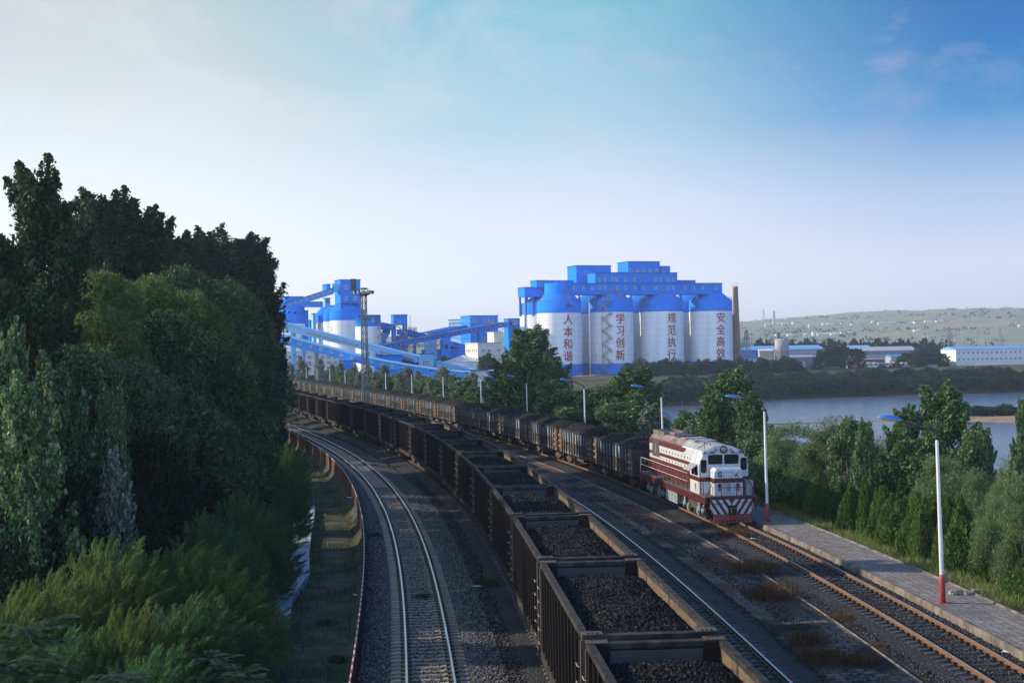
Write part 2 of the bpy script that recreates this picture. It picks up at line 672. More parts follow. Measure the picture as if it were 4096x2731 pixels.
def ribbon(name, k, y0, y1, prof, m, kind='structure', step=1.0, jig=0.0, label=None, cat=None):
    """strip along track k; prof = [(u, z), ...]; UV in metres (across, along)"""
    mb = MB()
    mb.uv = []
    P = T[k]
    ss = np.arange(P.s_of(y0), P.s_of(y1), step)
    n = len(prof)
    for q in ss:
        for j, (u, z) in enumerate(prof):
            p, d = P.p(q, u)
            zz = z + (random.uniform(-jig, jig) if 0 < j < n - 1 else 0)
            mb.v.append((p.x, p.y, zz))
            mb.uv.append((u, q))
    for i in range(len(ss) - 1):
        for j in range(n - 1):
            mb.f.append((i * n + j, i * n + j + 1, (i + 1) * n + j + 1, (i + 1) * n + j))
            mb.mi.append(0)
            mb.sm.append(True)
    o = mb.build(name, m)
    return tag(o, label, cat, None, kind)


M_gravel = mat('grey ballast stones', (0.10, 0.097, 0.092), 0.9, (0.012, 0.014, 0.014), 11, 0.95, bump=1.6, voro=True, lo=0.05, hi=0.95, spec=0.3,
               c3=(0.035, 0.030, 0.028), c3scale=0.5, c3lo=0.55, c3hi=0.72)
M_coalgravel = mat('coal blackened ballast', (0.038, 0.035, 0.034), 0.85, (0.007, 0.007, 0.008), 11, 0.95, bump=1.4, voro=True, lo=0.1, hi=0.9, spec=0.4,
                   c3=(0.012, 0.0115, 0.012), c3scale=0.45, c3lo=0.42, c3hi=0.58)
M_coaldirt = mat('coal dust dirt', (0.010, 0.0095, 0.010), 0.9, (0.045, 0.036, 0.030), 3.2, 0.9, bump=1.0, spec=0.3,
                 c3=(0.085, 0.034, 0.020), c3scale=0.28, c3lo=0.45, c3hi=0.62)
M_path = mat('trodden dirt path', (0.10, 0.078, 0.058), 0.95, (0.035, 0.055, 0.02), 0.9, 0.95, bump=0.4, spec=0.15, c3=(0.03, 0.05, 0.016), c3scale=0.5, c3lo=0.47, c3hi=0.58)
M_conc = mat('weathered concrete', (0.27, 0.25, 0.22), 0.9, (0.13, 0.115, 0.095), 2.2, 0.9, bump=0.25, spec=0.2)
M_kerb = mat('stained kerb concrete', (0.20, 0.17, 0.14), 0.9, (0.06, 0.052, 0.045), 1.6, 0.9, bump=0.3, spec=0.2)

ribbon('ballast', 1, 14, 330, [(-2.75, -1.2), (-2.35, -0.42), (-1.8, -0.24), (-0.9, -0.22), (0, -0.23), (0.9, -0.22), (1.8, -0.24), (2.5, -0.37), (2.95, -0.40)], M_gravel, jig=0.004)
ribbon('ballast', 2, 14, 330, [(-2.62, -0.42), (-2.2, -0.36), (-1.6, -0.23), (0, -0.22), (1.6, -0.23), (2.6, -0.42), (3.2, -0.48)], M_coalgravel, jig=0.004)
ribbon('ballast', 3, 14, 600, [(-2.45, -0.34), (-1.6, -0.21), (-0.8, -0.21), (0, -0.22), (0.8, -0.21), (1.5, -0.22)], M_coalgravel, jig=0.004)
ribbon('yard', 3, 14, 600, [(-13.2, -0.52), (-11, -0.48), (-7.0, -0.45), (-4.6, -0.42), (-4.5, -0.5)], M_coaldirt, jig=0.004)
ribbon('ballast', 4, 14, 330, [(-2.1, -0.47), (-1.6, -0.26), (0, -0.22), (1.6, -0.25), (2.2, -0.40), (2.5, -0.46)], M_coalgravel, jig=0.004)
ribbon('path', 1, 14, 330, [(-8.5, -1.9), (-6.5, -1.38), (-5, -1.32), (-4, -1.3), (-3.2, -1.3), (-2.7, -1.3)], M_path, jig=0.012)

# worn brick pavement between the trains: bricks with coal and rust-red dirt trodden over them
M_brick = bpy.data.materials.new('worn paving bricks')
M_brick.use_nodes = True
_t = M_brick.node_tree
_b = _t.nodes['Principled BSDF']
_b.inputs['Roughness'].default_value = 0.92
_b.inputs['Specular IOR Level'].default_value = 0.2
_uv = _t.nodes.new('ShaderNodeTexCoord')
_br = _t.nodes.new('ShaderNodeTexBrick')
_br.inputs['Scale'].default_value = 1.0
_br.inputs['Mortar Size'].default_value = 0.035
_br.inputs['Brick Width'].default_value, _br.inputs['Row Height'].default_value = 0.62, 0.42
_br.inputs['Color1'].default_value = (0.17, 0.135, 0.11, 1)
_br.inputs['Color2'].default_value = (0.10, 0.08, 0.066, 1)
_br.inputs['Mortar'].default_value = (0.02, 0.018, 0.016, 1)
_t.links.new(_uv.outputs['UV'], _br.inputs['Vector'])


def over(t, col_in, tex_vec, scale, lo, hi, c, det=6, sxy=(1, 1, 1)):
    mp_ = t.nodes.new('ShaderNodeMapping')
    mp_.inputs['Scale'].default_value = sxy
    t.links.new(tex_vec, mp_.inputs[0])
    n_ = t.nodes.new('ShaderNodeTexNoise')
    n_.inputs['Scale'].default_value, n_.inputs['Detail'].default_value = scale, det
    t.links.new(mp_.outputs[0], n_.inputs['Vector'])
    r_ = t.nodes.new('ShaderNodeValToRGB')
    r_.color_ramp.elements[0].position, r_.color_ramp.elements[1].position = lo, hi
    t.links.new(n_.outputs['Fac'], r_.inputs['Fac'])
    m_ = t.nodes.new('ShaderNodeMix')
    m_.data_type = 'RGBA'
    t.links.new(r_.outputs[0], m_.inputs[0])
    t.links.new(col_in, m_.inputs[6])
    m_.inputs[7].default_value = (*c, 1)
    return m_.outputs[2]


_c1 = over(_t, _br.outputs['Color'], _uv.outputs['UV'], 0.55, 0.46, 0.58, (0.011, 0.010, 0.010), sxy=(1, 0.45, 1))
_c1 = over(_t, _c1, _uv.outputs['UV'], 0.40, 0.49, 0.60, (0.085, 0.038, 0.022), sxy=(1, 0.4, 1))
_c1 = over(_t, _c1, _uv.outputs['UV'], 3.0, 0.55, 0.75, (0.03, 0.028, 0.028))
_t.links.new(_c1, _b.inputs['Base Color'])
_bp = _t.nodes.new('ShaderNodeBump')
_bp.inputs['Strength'].default_value, _bp.inputs['Distance'].default_value = 0.35, 0.02
_t.links.new(_br.outputs['Fac'], _bp.inputs['Height'])
_bp.invert = True
_t.links.new(_bp.outputs[0], _b.inputs['Normal'])
ribbon('pavement', 3, 14, 600, [(-5.3, -0.40), (-4.6, -0.36), (-3.5, -0.32), (-2.62, -0.28)], M_brick, jig=0.006)
# hexagonal pavers of the platform
M_hex = bpy.data.materials.new('hexagonal platform pavers')
M_hex.use_nodes = True
_t = M_hex.node_tree
_b = _t.nodes['Principled BSDF']
_b.inputs['Roughness'].default_value = 0.9
_b.inputs['Specular IOR Level'].default_value = 0.2
_uv = _t.nodes.new('ShaderNodeTexCoord')
_mp = _t.nodes.new('ShaderNodeMapping')
_mp.inputs['Scale'].default_value = (1, 0.87, 1)
_vo = _t.nodes.new('ShaderNodeTexVoronoi')
_vo.feature = 'DISTANCE_TO_EDGE'
_vo.inputs['Scale'].default_value, _vo.inputs['Randomness'].default_value = 2.9, 0.32
_vc = _t.nodes.new('ShaderNodeTexVoronoi')
_vc.inputs['Scale'].default_value, _vc.inputs['Randomness'].default_value = 2.9, 0.32
_t.links.new(_uv.outputs['UV'], _mp.inputs[0])
_t.links.new(_mp.outputs[0], _vo.inputs['Vector'])
_t.links.new(_mp.outputs[0], _vc.inputs['Vector'])
_sx = _t.nodes.new('ShaderNodeSeparateXYZ')
_t.links.new(_vc.outputs['Color'], _sx.inputs[0])
_r1 = _t.nodes.new('ShaderNodeValToRGB')
_r1.color_ramp.elements[0].color = (0.225, 0.212, 0.20, 1)
_r1.color_ramp.elements[1].color = (0.17, 0.135, 0.11, 1)
_t.links.new(_sx.outputs[0], _r1.inputs['Fac'])
_r2 = _t.nodes.new('ShaderNodeValToRGB')
_r2.color_ramp.elements[0].position, _r2.color_ramp.elements[1].position = 0.03, 0.075
_t.links.new(_vo.outputs['Distance'], _r2.inputs['Fac'])
_mx = _t.nodes.new('ShaderNodeMix')
_mx.data_type = 'RGBA'
_t.links.new(_r2.outputs[0], _mx.inputs[0])
_mx.inputs[6].default_value = (0.055, 0.05, 0.045, 1)
_t.links.new(_r1.outputs[0], _mx.inputs[7])
_c1 = over(_t, _mx.outputs[2], _uv.outputs['UV'], 0.5, 0.52, 0.72, (0.085, 0.085, 0.10), sxy=(1, 0.5, 1))
_c1 = over(_t, _c1, _uv.outputs['UV'], 2.2, 0.62, 0.75, (0.06, 0.07, 0.03))
_t.links.new(_c1, _b.inputs['Base Color'])
ribbon('platform', 3, 14, 560, [(1.72, 0.05), (2.8, 0.05), (4.0, 0.045)], M_hex)
ribbon('kerb', 3, 14, 560, [(1.50, -0.3), (1.51, 0.055), (1.53, 0.075), (1.70, 0.078), (1.74, 0.05)], M_kerb)
ribbon('kerb', 3, 14, 560, [(3.98, -0.1), (3.985, 0.115), (4.13, 0.115), (4.135, -0.4)], M_kerb)
ribbon('kerb', 3, 14, 300, [(-2.64, -0.4), (-2.63, -0.235), (-2.55, -0.235), (-2.54, -0.4)], M_kerb)
ribbon('verge', 3, 14, 560, [(4.1, -0.12), (5.2, -0.16), (7.5, -0.4), (12, -1.1)], M_ground)

# ------------------------------------------------------------------ rails and sleepers
M_railtop = mat('polished rail head', (0.50, 0.51, 0.53), 0.33, metal=1.0, scale=8, amt=0.3)
M_railside = mat('dark rail side', (0.055, 0.04, 0.032), 0.7, (0.11, 0.065, 0.042), 4, 0.7)
M_railrust = mat('orange rusty rail side', (0.19, 0.092, 0.042), 0.8, (0.11, 0.052, 0.026), 3, 0.8)
M_railtop3 = mat('worn rusty rail head', (0.50, 0.42, 0.36), 0.35, (0.4, 0.26, 0.17), 2, 0.8, metal=0.7)
M_sleep = mat('tan concrete sleepers', (0.31, 0.235, 0.17), 0.9, (0.20, 0.155, 0.115), 1.5, 0.8, spec=0.2, objvar=0.15)
M_sleepdark = mat('blackened concrete sleepers', (0.05, 0.045, 0.043), 0.85, (0.022, 0.02, 0.02), 1.5, 0.8, spec=0.3, objvar=0.35)
M_sleepgrey = mat('dusty concrete sleepers', (0.10, 0.098, 0.092), 0.9, (0.035, 0.034, 0.033), 1.2, 0.8, spec=0.3, objvar=0.3)
M_clip = mat('black rail clips', (0.02, 0.018, 0.018), 0.7)


def sleeper_mesh(m):
    mb = MB()
    prof = [(-1.28, -0.215), (-1.24, -0.185), (-0.95, -0.155), (-0.6, -0.16), (-0.35, -0.195), (0.35, -0.195), (0.6, -0.16), (0.95, -0.155), (1.24, -0.185), (1.28, -0.215)]
    n = len(prof)
    for sgn, wz, wt in ((-1, 0.145, 0.10), (1, 0.145, 0.10)):
        for u, z in prof:
            mb.v.append((u, sgn * wt, z))
        for u, z in prof:
            mb.v.append((u, sgn * wz, -0.30))
    for i in range(n - 1):
        mb.f += [(i, i + 1, 2 * n + i + 1, 2 * n + i), (i, i + 1, n + i + 1, n + i), (2 * n + i, 2 * n + i + 1, 3 * n + i + 1, 3 * n + i)]
    mb.f += [(0, n, 3 * n, 2 * n), (n - 1, 2 * n - 1, 4 * n - 1, 3 * n - 1)]
    mb.mi, mb.sm = [0] * len(mb.f), [False] * len(mb.f)
    for s_ in (-1, 1):
        for o_ in (-0.13, 0.13):
            mb.box(s_ * 0.7525 + o_ - 0.05, s_ * 0.7525 + o_ + 0.05, -0.09, 0.09, -0.157, -0.095, 1)
    return mb


def track(k, y0, y1, mside, mtop, msleep, label, pitch=0.6):
    P = T[k]
    root = empty('railway_track', (0, 0, 0), 0, label, 'railway track', 'railway tracks')
    ss = np.arange(P.s_of(y0), P.s_of(y1), 1.5)
    prof = [(-0.075, -0.158), (0.075, -0.158), (0.075, -0.14), (0.012, -0.125), (0.012, -0.04), (0.037, -0.028), (0.037, -0.004), (0.028, 0), (-0.028, 0), (-0.037, -0.004), (-0.037, -0.028), (-0.012, -0.04), (-0.012, -0.125), (-0.075, -0.14)]
    for side in (-0.7525, 0.7525):
        mb = MB()
        n = len(prof)
        for q in ss:
            for u, z in prof:
                p, d = P.p(q, side + u)
                mb.v.append((p.x, p.y, z))
        for i in range(len(ss) - 1):
            for j in range(n):
                j2 = (j + 1) % n
                mb.f.append((i * n + j, i * n + j2, (i + 1) * n + j2, (i + 1) * n + j))
                mb.mi.append(1 if j in (6, 7, 8) else 0)
                mb.sm.append(False)
        mb.build('rail', [mside, mtop], root)
    me = sleeper_mesh(msleep).mesh('sleeper', [msleep, M_clip])
    bm = bmesh.new()
    bm.from_mesh(me)
    bmesh.ops.recalc_face_normals(bm, faces=bm.faces)
    bm.to_mesh(me)
    bm.free()
    qs = np.arange(P.s_of(y0) + 0.3, P.s_of(y1), pitch)
    vis = [q for q in qs if P.p(q)[0].y > {1: 43.0, 2: 30, 3: 41, 4: 41}[k]][:100]
    rest = [q for q in qs if q not in set(vis)]
    for q in vis:
        p, d = P.p(q)
        a_ = math.atan2(-d.x, d.y) + random.uniform(-.012, .012)
        o = link('sleeper', me, root)
        o.location = (p.x, p.y, random.uniform(-.006, .004))
        o.rotation_euler = (0, 0, a_)
    mb = MB()
    sm_ = sleeper_mesh(msleep)
    for q in rest:
        p, d = P.p(q)
        r_ = Vector((d.y, -d.x, 0))
        mb.add([p + r_ * v[0] + d * v[1] + Vector((0, 0, v[2])) for v in sm_.v], sm_.f, 0)
        mb.mi[-len(sm_.f):] = sm_.mi
    mb.build('sleepers', [msleep, M_clip], root)['kind'] = 'stuff'
    return root


track(1, 14, 300, M_railside, M_railtop, M_sleep, 'empty curving railway track on grey ballast beside the low boundary fence')
track(2, 14, 320, M_railside, M_railtop, M_sleepgrey, 'middle railway track carrying the long line of dark open coal wagons')
track(4, 14, 320, M_railside, M_railtop, M_sleepgrey, 'empty shiny railway track hugging the right side of the dark coal train')
track(3, 14, 520, M_railrust, M_railtop3, M_sleepdark, 'orange rusty railway track beside the lamp post platform, carrying the locomotive')

# ------------------------------------------------------------------ boundary fence left of track 1
M_fy = mat('faded yellow boards', (0.25, 0.145, 0.045), 0.8, (0.11, 0.06, 0.028), 3, 0.9, stretch=(1, 1, 0.3))
M_fo = mat('rust brown boards', (0.085, 0.036, 0.02), 0.85, (0.04, 0.022, 0.015), 3, 0.9, stretch=(1, 1, 0.3))
M_fr = mat('red painted fence cap', (0.33, 0.03, 0.03), 0.6, (0.2, 0.05, 0.04), 4, 0.7)
M_fw = mat('white painted fence', (0.55, 0.54, 0.52), 0.7, (0.3, 0.27, 0.24), 4, 0.8)
fence = empty('boundary_fence', (0, 0, 0), 0, 'low curving board fence with red and white cap along the empty track', 'fence')
P = T[1]
q0, q1 = P.s_of(30), P.s_of(235)
wl_ = 2.2
rnd = random.Random(5)
i = 0
q = q0
while q < q1:
    p0, d0 = P.p(q, -2.45)
    p1, d1_ = P.p(q + wl_, -2.45)
    root = MB()
    L_ = (p1 - p0).length
    dv = (p1 - p0).normalized()
    nrm = Vector((dv.y, -dv.x, 0))
    nb = 11
    far = q > P.s_of(76)
    for b_ in range(nb):
        a0, a1 = b_ * L_ / nb, (b_ + 0.93) * L_ / nb
        k_ = rnd.choice([1, 1, 1, 0] if far else [0, 0, 1, 0, 3, 1])
        off_ = rnd.uniform(-.008, .008)
        c0, c1 = p0 + dv * a0 + nrm * off_, p0 + dv * a1 + nrm * off_
        zt = -0.36 + 0.9 + rnd.uniform(-.02, .015)
        root.hexa([c0 + Vector((0, 0, -1.35)), c1 + Vector((0, 0, -1.35)), c1 + nrm * .025 + Vector((0, 0, -1.35)), c0 + nrm * .025 + Vector((0, 0, -1.35)),
                   c0 + Vector((0, 0, zt)), c1 + Vector((0, 0, zt)), c1 + nrm * .025 + Vector((0, 0, zt)), c0 + nrm * .025 + Vector((0, 0, zt))], k_)
    root.build('fence_panel', [M_fy, M_fo, M_fr, M_fw], fence)
    cap = MB()
    for b_ in range(4):
        c0, c1 = p0 + dv * (b_ * L_ / 4) + nrm * .012, p0 + dv * ((b_ + 1) * L_ / 4) + nrm * .012
        zz = Vector((0, 0, 0.575))
        cap.bar(c0 + zz, c1 + zz, 0.05, 0.06, 1 if b_ % 2 else 0)
    cap.bar(p0 + nrm * .06 + Vector((0, 0, -1.3)), p0 + nrm * .06 + Vector((0, 0, 0.62)), 0.06, 0.06, 2)
    cap.build('fence_cap', [M_fr, M_fw, M_fo], fence)
    q += wl_
    i += 1

# concrete drain wall among the bushes on the left
drain = MB()
pts = [(-10.2, 60), (-11.0, 66), (-11.2, 73), (-12.3, 80.5), (-13.2, 87.5), (-14.2, 96), (-15.4, 105)]
for i in range(len(pts) - 1):
    a_, b_ = Vector((*pts[i], 0)), Vector((*pts[i + 1], 0))
    d_ = (b_ - a_).normalized()
    n_ = Vector((d_.y, -d_.x, 0)) * 0.55
    g = d_ * 0.06
    z0, z1 = -2.6, -0.95 - 0.03 * (i % 2)
    drain.hexa([v + Vector((0, 0, z0)) for v in (a_ - n_, a_ + n_, b_ + n_ - g, b_ - n_ - g)] + [v + Vector((0, 0, z1)) for v in (a_ - n_, a_ + n_, b_ + n_ - g, b_ - n_ - g)])
tag(drain.build('drain_wall', mat('pale drain concrete', (0.42, 0.42, 0.42), 0.9, (0.25, 0.25, 0.25), 1.5, 0.8)), 'pale concrete drain wall half hidden by bushes left of the path', 'wall')

# ================================================================== coal wagons
M_steelblk = mat('coal grimed steel', (0.0075, 0.0068, 0.0066), 0.6, (0.020, 0.0145, 0.012), 1.4, 0.85, spec=.15, stretch=(1, 1, 0.4), objvar=0.3)
M_rim = mat('worn rim steel', (0.014, 0.013, 0.0125), 0.75, spec=.15, c2=(0.06, 0.052, 0.046), scale=2.6, amt=0.8, lo=0.45, hi=0.62, objvar=0.2, c3=(0.03, 0.027, 0.026), c3scale=1.1, c3lo=0.5, c3hi=0.6)
M_tan = mat('tan inner wall', (0.145, 0.10, 0.062), 0.8, (0.055, 0.04, 0.028), 1.5, 0.9, c3=(0.016, 0.014, 0.014), c3scale=1.3, c3lo=0.56, c3hi=0.60)
M_innerdk = mat('dark inner wall', (0.03, 0.032, 0.036), 0.7, (0.065, 0.06, 0.06), 1.2, 0.9)
M_post = mat('ochre corner post', (0.085, 0.06, 0.04), 0.75, (0.02, 0.016, 0.014), 2.0, 0.9, objvar=0.25)
M_bogie = mat('bogie iron', (0.035, 0.030, 0.027), 0.7, (0.09, 0.065, 0.045), 3, 0.7)
M_wheel = mat('wheel steel', (0.06, 0.05, 0.045), 0.5, (0.14, 0.10, 0.075), 4, 0.6, metal=0.3)
M_iron = mat('bright grab iron', (0.33, 0.29, 0.24), 0.6, (0.12, 0.08, 0.06), 3, 0.7)

M_coal = bpy.data.materials.new('lump coal')
M_coal.use_nodes = True
_t = M_coal.node_tree
_b = _t.nodes['Principled BSDF']
_tx = _t.nodes.new('ShaderNodeTexCoord')
_vo = _t.nodes.new('ShaderNodeTexVoronoi')
_vo.inputs['Scale'].default_value = 11
_t.links.new(_tx.outputs['Object'], _vo.inputs['Vector'])
_sx = _t.nodes.new('ShaderNodeSeparateXYZ')
_t.links.new(_vo.outputs['Color'], _sx.inputs[0])
_rp = _t.nodes.new('ShaderNodeValToRGB')
_e = _rp.color_ramp.elements
_e[0].position, _e[0].color = 0.0, (0.006, 0.006, 0.0065, 1)
_e[1].position, _e[1].color = 1.0, (0.022, 0.021, 0.021, 1)
_e.new(0.75).color = (0.006, 0.006, 0.0062, 1)
_t.links.new(_sx.outputs[0], _rp.inputs['Fac'])
_t.links.new(_rp.outputs[0], _b.inputs['Base Color'])
_mr = _t.nodes.new('ShaderNodeMapRange')
_mr.inputs['To Min'].default_value, _mr.inputs['To Max'].default_value = 0.42, 0.95
_b.inputs['Specular IOR Level'].default_value = 0.14
_t.links.new(_sx.outputs[1], _mr.inputs['Value'])
_t.links.new(_mr.outputs[0], _b.inputs['Roughness'])
_bp = _t.nodes.new('ShaderNodeBump')
_bp.inputs['Strength'].default_value, _bp.inputs['Distance'].default_value = 0.9, 0.07
_t.links.new(_vo.outputs['Distance'], _bp.inputs['Height'])
_t.links.new(_bp.outputs[0], _b.inputs['Normal'])


def coal_mesh(lx, ly, zedge, rise, endrun, siderun, seed, nx=200, ny=60):
    rs = np.random.RandomState(seed)
    x = np.linspace(-lx, lx, nx)
    y = np.linspace(-ly, ly, ny)
    X, Y = np.meshgrid(x, y)
    ex = np.clip((lx - np.abs(X)) / endrun, 0, 1)
    ey = np.clip((ly - np.abs(Y)) / siderun, 0, 1)
    h = (1 - (1 - ex) ** 1.7) * (0.25 + 0.75 * (1 - (1 - ey) ** 1.8))
    big = 0.06 * np.sin(X * 1.7 + seed) * np.sin(Y * 2.1 + seed * 2) + 0.05 * np.sin(X * 0.8 + seed * 3)
    Z = zedge + rise * h + big * h
    lump = rs.rand(ny, nx)
    Z += 0.055 * (lump ** 3) + 0.014 * rs.randn(ny, nx)
    X = X + rs.uniform(-.02, .02, X.shape) * (np.abs(X) < lx - .1)
    Y = Y + rs.uniform(-.02, .02, X.shape) * (np.abs(Y) < ly - .08)
    o = grid_mesh(X, Y, Z, 'coal_load', M_coal, smooth=False)
    me = o.data
    bpy.data.objects.remove(o)
    return me


def bogie(root, x):
    b = MB()
    for s_ in (-1, 1):
        yy = s_ * 0.98
        prof = [(-1.25, 0.46), (-1.05, 0.62), (-0.55, 0.66), (-0.3, 0.78), (0.3, 0.78), (0.55, 0.66), (1.05, 0.62), (1.25, 0.46), (0.75, 0.34), (0.4, 0.22), (-0.4, 0.22), (-0.75, 0.34)]
        base = len(b.v)
        for dy in (-0.09, 0.09):
            for u, z in prof:
                b.v.append((x + u, yy + dy, z))
        n = len(prof)
        for i in range(n):
            j = (i + 1) % n
            b.f.append((base + i, base + j, base + n + j, base + n + i))
        b.f += [tuple(base + i for i in range(n)), tuple(base + n + i for i in range(n))]
        b.mi += [0] * (n + 2)
        b.sm += [False] * (n + 2)
        for u in (-0.12, 0.12):
            b.tube([(x + u, yy + s_ * .04, 0.3), (x + u, yy + s_ * .04, 0.62)], 0.075, 6, 0)
    b.box(x - 0.2, x + 0.2, -1.0, 1.0, 0.45, 0.8, 0)
    bo = b.build('bogie', [M_bogie], root)
    for u in (-0.875, 0.875):
        w_ = MB()
        for s_ in (-1, 1):
            y = s_ * 0.7525
            rings = [(0.10, -.09), (0.33, -.075), (0.36, -.07), (0.42, -.065), (0.42, .06), (0.45, .065), (0.45, .075), (0.1, .09)]
            base = len(w_.v)
            n = 20
            for r_, dy in rings:
                for k in range(n):
                    t_ = 2 * math.pi * k / n
                    w_.v.append((x + u + r_ * math.cos(t_), y - s_ * dy, 0.42 + r_ * math.sin(t_)))
            for i in range(len(rings) - 1):
                for k in range(n):
                    k2 = (k + 1) % n
                    w_.f.append((base + i * n + k, base + i * n + k2, base + (i + 1) * n + k2, base + (i + 1) * n + k))
                    w_.mi.append(0)
                    w_.sm.append(False)
        w_.tube([(x + u, -0.8, 0.42), (x + u, 0.8, 0.42)], 0.08, 8)
        w_.tube([(x + u, -1.1, 0.42), (x + u, -0.75, 0.42)], 0.11, 8)
        w_.tube([(x + u, 1.1, 0.42), (x + u, 0.75, 0.42)], 0.11, 8)
        w_.build('wheelset', M_wheel, bo)


def make_dark_wagon():
    """open-top gondola, 11.1 m body, rim 3.77 m above the rail"""
    HX, HY, Z0, Z1 = 5.55, 1.46, 0.98, 3.77
    root = empty('coal_wagon')
    for s_ in (-1, 1):
        w = MB()
        # outer sheet, inner sheet of its own colour
        w.box(-HX + .06, HX - .06, s_ * HY - .02 if s_ > 0 else s_ * HY - .03, s_ * HY + .03 if s_ > 0 else s_ * HY + .02, Z0, Z1 - .14, 0)
        yi = s_ * (HY - .034)
        w.box(-HX + .1, HX - .1, min(yi, yi + .012 * s_), max(yi, yi + .012 * s_), Z0 + .3, Z1 - .16, 1)
        for k in range(13):
            x = -HX + 0.55 + k * (2 * HX - 1.1) / 12
            y0, y1 = sorted((s_ * (HY + .031), s_ * (HY + .115)))
            w.box(x - .055, x + .055, y0, y1, Z0 + .14, Z1 - .15, 0)
        y0, y1 = sorted((s_ * (HY - .03), s_ * (HY + .13)))
        w.box(-HX + .02, HX - .02, y0, y1, Z0 - .16, Z0 + .13, 3)
        for x in (-HX + .09, HX - .09):
            w.box(x - .085, x + .085, y0 if s_ < 0 else y0 + .035, y1 if s_ > 0 else y1 - .035, Z0 + .135, Z1 - .15, 2)
        w.build('side_wall', [M_steelblk, M_tan, M_post, M_rim], root)
    for s_ in (-1, 1):
        w = MB()
        x = s_ * HX
        w.box(x - .03, x + .03, -HY + .04, HY - .04, Z0, Z1 - .15, 0)
        for yy in (-.85, 0, .85):
            w.box(*sorted((x + s_ * .032, x + s_ * .12)), yy - .07, yy + .07, Z0, Z1 - .42, 2)
        w.box(*sorted((x - s_ * .033, x - s_ * .14)), -HY + .04, HY - .04, Z1 - .52, Z1 - .18, 1)
        w.box(*sorted((x + s_ * .033, x + s_ * .15)), -HY - .02, HY + .02, Z1 - .42, Z1 - .145, 0)
        for y_ in (-1, 1):
            w.box(*sorted((x - s_ * .145, x - s_ * .16)), *sorted((y_ * (HY - .04), y_ * (HY - .42))), Z1 - .55, Z1 - .06, 3)
        w.build('end_wall', [M_steelblk, M_innerdk, M_post, M_steelblk], root)
    rim = MB()
    for s_ in (-1, 1):
        rim.box(-HX - .12, HX + .12, *sorted((s_ * (HY - .07), s_ * (HY + .10))), Z1 - .14, Z1, 0)
        x = s_ * HX
        rim.box(*sorted((x - s_ * .14, x + s_ * .14)), -HY + .075, HY - .075, Z1 - .13, Z1 - .012, 0)
        for y_ in (-1, 1):
            rim.box(*sorted((x + s_ * .15, x - s_ * .22)), *sorted((y_ * (HY + .11), y_ * (HY - .38))), Z1 + .002, Z1 + .03, 1)
            for k in range(3):
                rim.box(*sorted((x + s_ * .10, x + s_ * .06)), *sorted((y_ * (HY - .02 - .1 * k), y_ * (HY - .06 - .1 * k))), Z1 + .03, Z1 + .055, 2)
    rim.build('rim', [M_rim, M_post, M_steelblk], root)
    fl = MB()
    fl.box(-HX + .06, HX - .06, -HY + .05, HY - .05, Z0 - .02, Z0 + .12)
    fl.box(-HX - .35, HX + .35, -.22, .22, .72, .98)
    fl.box(-1.6, 1.6, -1.2, 1.2, .55, .9)
    fl.build('underframe', M_bogie, root)
    for sx, sy in ((-1, -1), (-1, 1), (1, -1), (1, 1)):
        ld = MB()
        for z in np.arange(1.35, 3.4, 0.42):
            xa = sx * (HX - .02)
            ya = sy * (HY + .13)
            ld.tube([(xa - sx * .02, ya - .02 * sy, z), (xa - sx * .02, ya + sy * .07, z), (xa - sx * .4, ya + sy * .07, z), (xa - sx * .4, ya - .02 * sy, z)], 0.014, 5)
        ld.build('ladder', M_iron, root)
    for x in (-3.9, 3.9):
        bogie(root, x)
    return root


P2 = T[2]
S0 = P2.s_of(32.4)
dark_coal = [coal_mesh(5.42, 1.41, 3.26, 0.32, 1.9, 1.1, sd_, 280, 84) for sd_ in (1, 2, 3)]
proto = make_dark_wagon()
NW2 = 22
for i in range(-1, NW2 - 1):
    w = proto if i == -1 else copy_tree(proto)
    q = S0 + 12.0 * i + 5.7
    p, d = P2.p(q)
    _, d2 = P2.p(q + 3.9)
    _, d3 = P2.p(q - 3.9)
    d = (d2 + d3).normalized()
    w.location = p
    w.rotation_euler = (0, 0, math.atan2(d.y, d.x))
    j = i + 1
    far = 'nearest' if j == 0 else ordinal(j) + ' nearest'
    tag(w, f'{far} dark open wagon of the left coal train, counted from the foreground', 'coal wagon', 'dark coal wagons of the left train')
    c = link('coal_load', dark_coal[j % 3])
    c.location = p
    c.rotation_euler = (0, 0, math.atan2(d.y, d.x) + (math.pi if j % 2 else 0))
    tag(c, f'black coal heap below the rim inside the {far} wagon of the left coal train', 'coal heap', 'coal loads of the left train')

# ------------------------------------------------------------------ heaped wagons behind the locomotive
M_wbrown = mat('faded brown wagon panels', (0.095, 0.066, 0.047), 0.75, (0.038, 0.030, 0.026), 1.5, 0.8, stretch=(1, 1, .35), objvar=0.25, c3=(0.05, 0.042, 0.04), c3scale=.9)
M_wblue = mat('scuffed blue paint panels', (0.10, 0.21, 0.33), 0.65, (0.24, 0.28, 0.31), 2.4, 0.8, stretch=(1, 1, .35), objvar=0.3, c3=(0.07, 0.06, 0.055), c3scale=1.2, c3lo=.5, c3hi=.6)
M_wrib = mat('dark wagon ribs', (0.014, 0.013, 0.014), 0.65, (0.05, 0.04, 0.034), 1.6, 0.7, objvar=0.25)
M_wtan = mat('tan end panels', (0.125, 0.086, 0.058), 0.75, (0.05, 0.036, 0.027), 1.6, 0.8, objvar=0.3)
M_wora = mat('orange edged end ribs', (0.25, 0.14, 0.062), 0.7, (0.12, 0.075, 0.045), 3, 0.8, objvar=0.3)
M_wwhite = mat('dirty white stencil', (0.62, 0.62, 0.62), 0.7, (0.3, 0.3, 0.3), 5, 0.8)


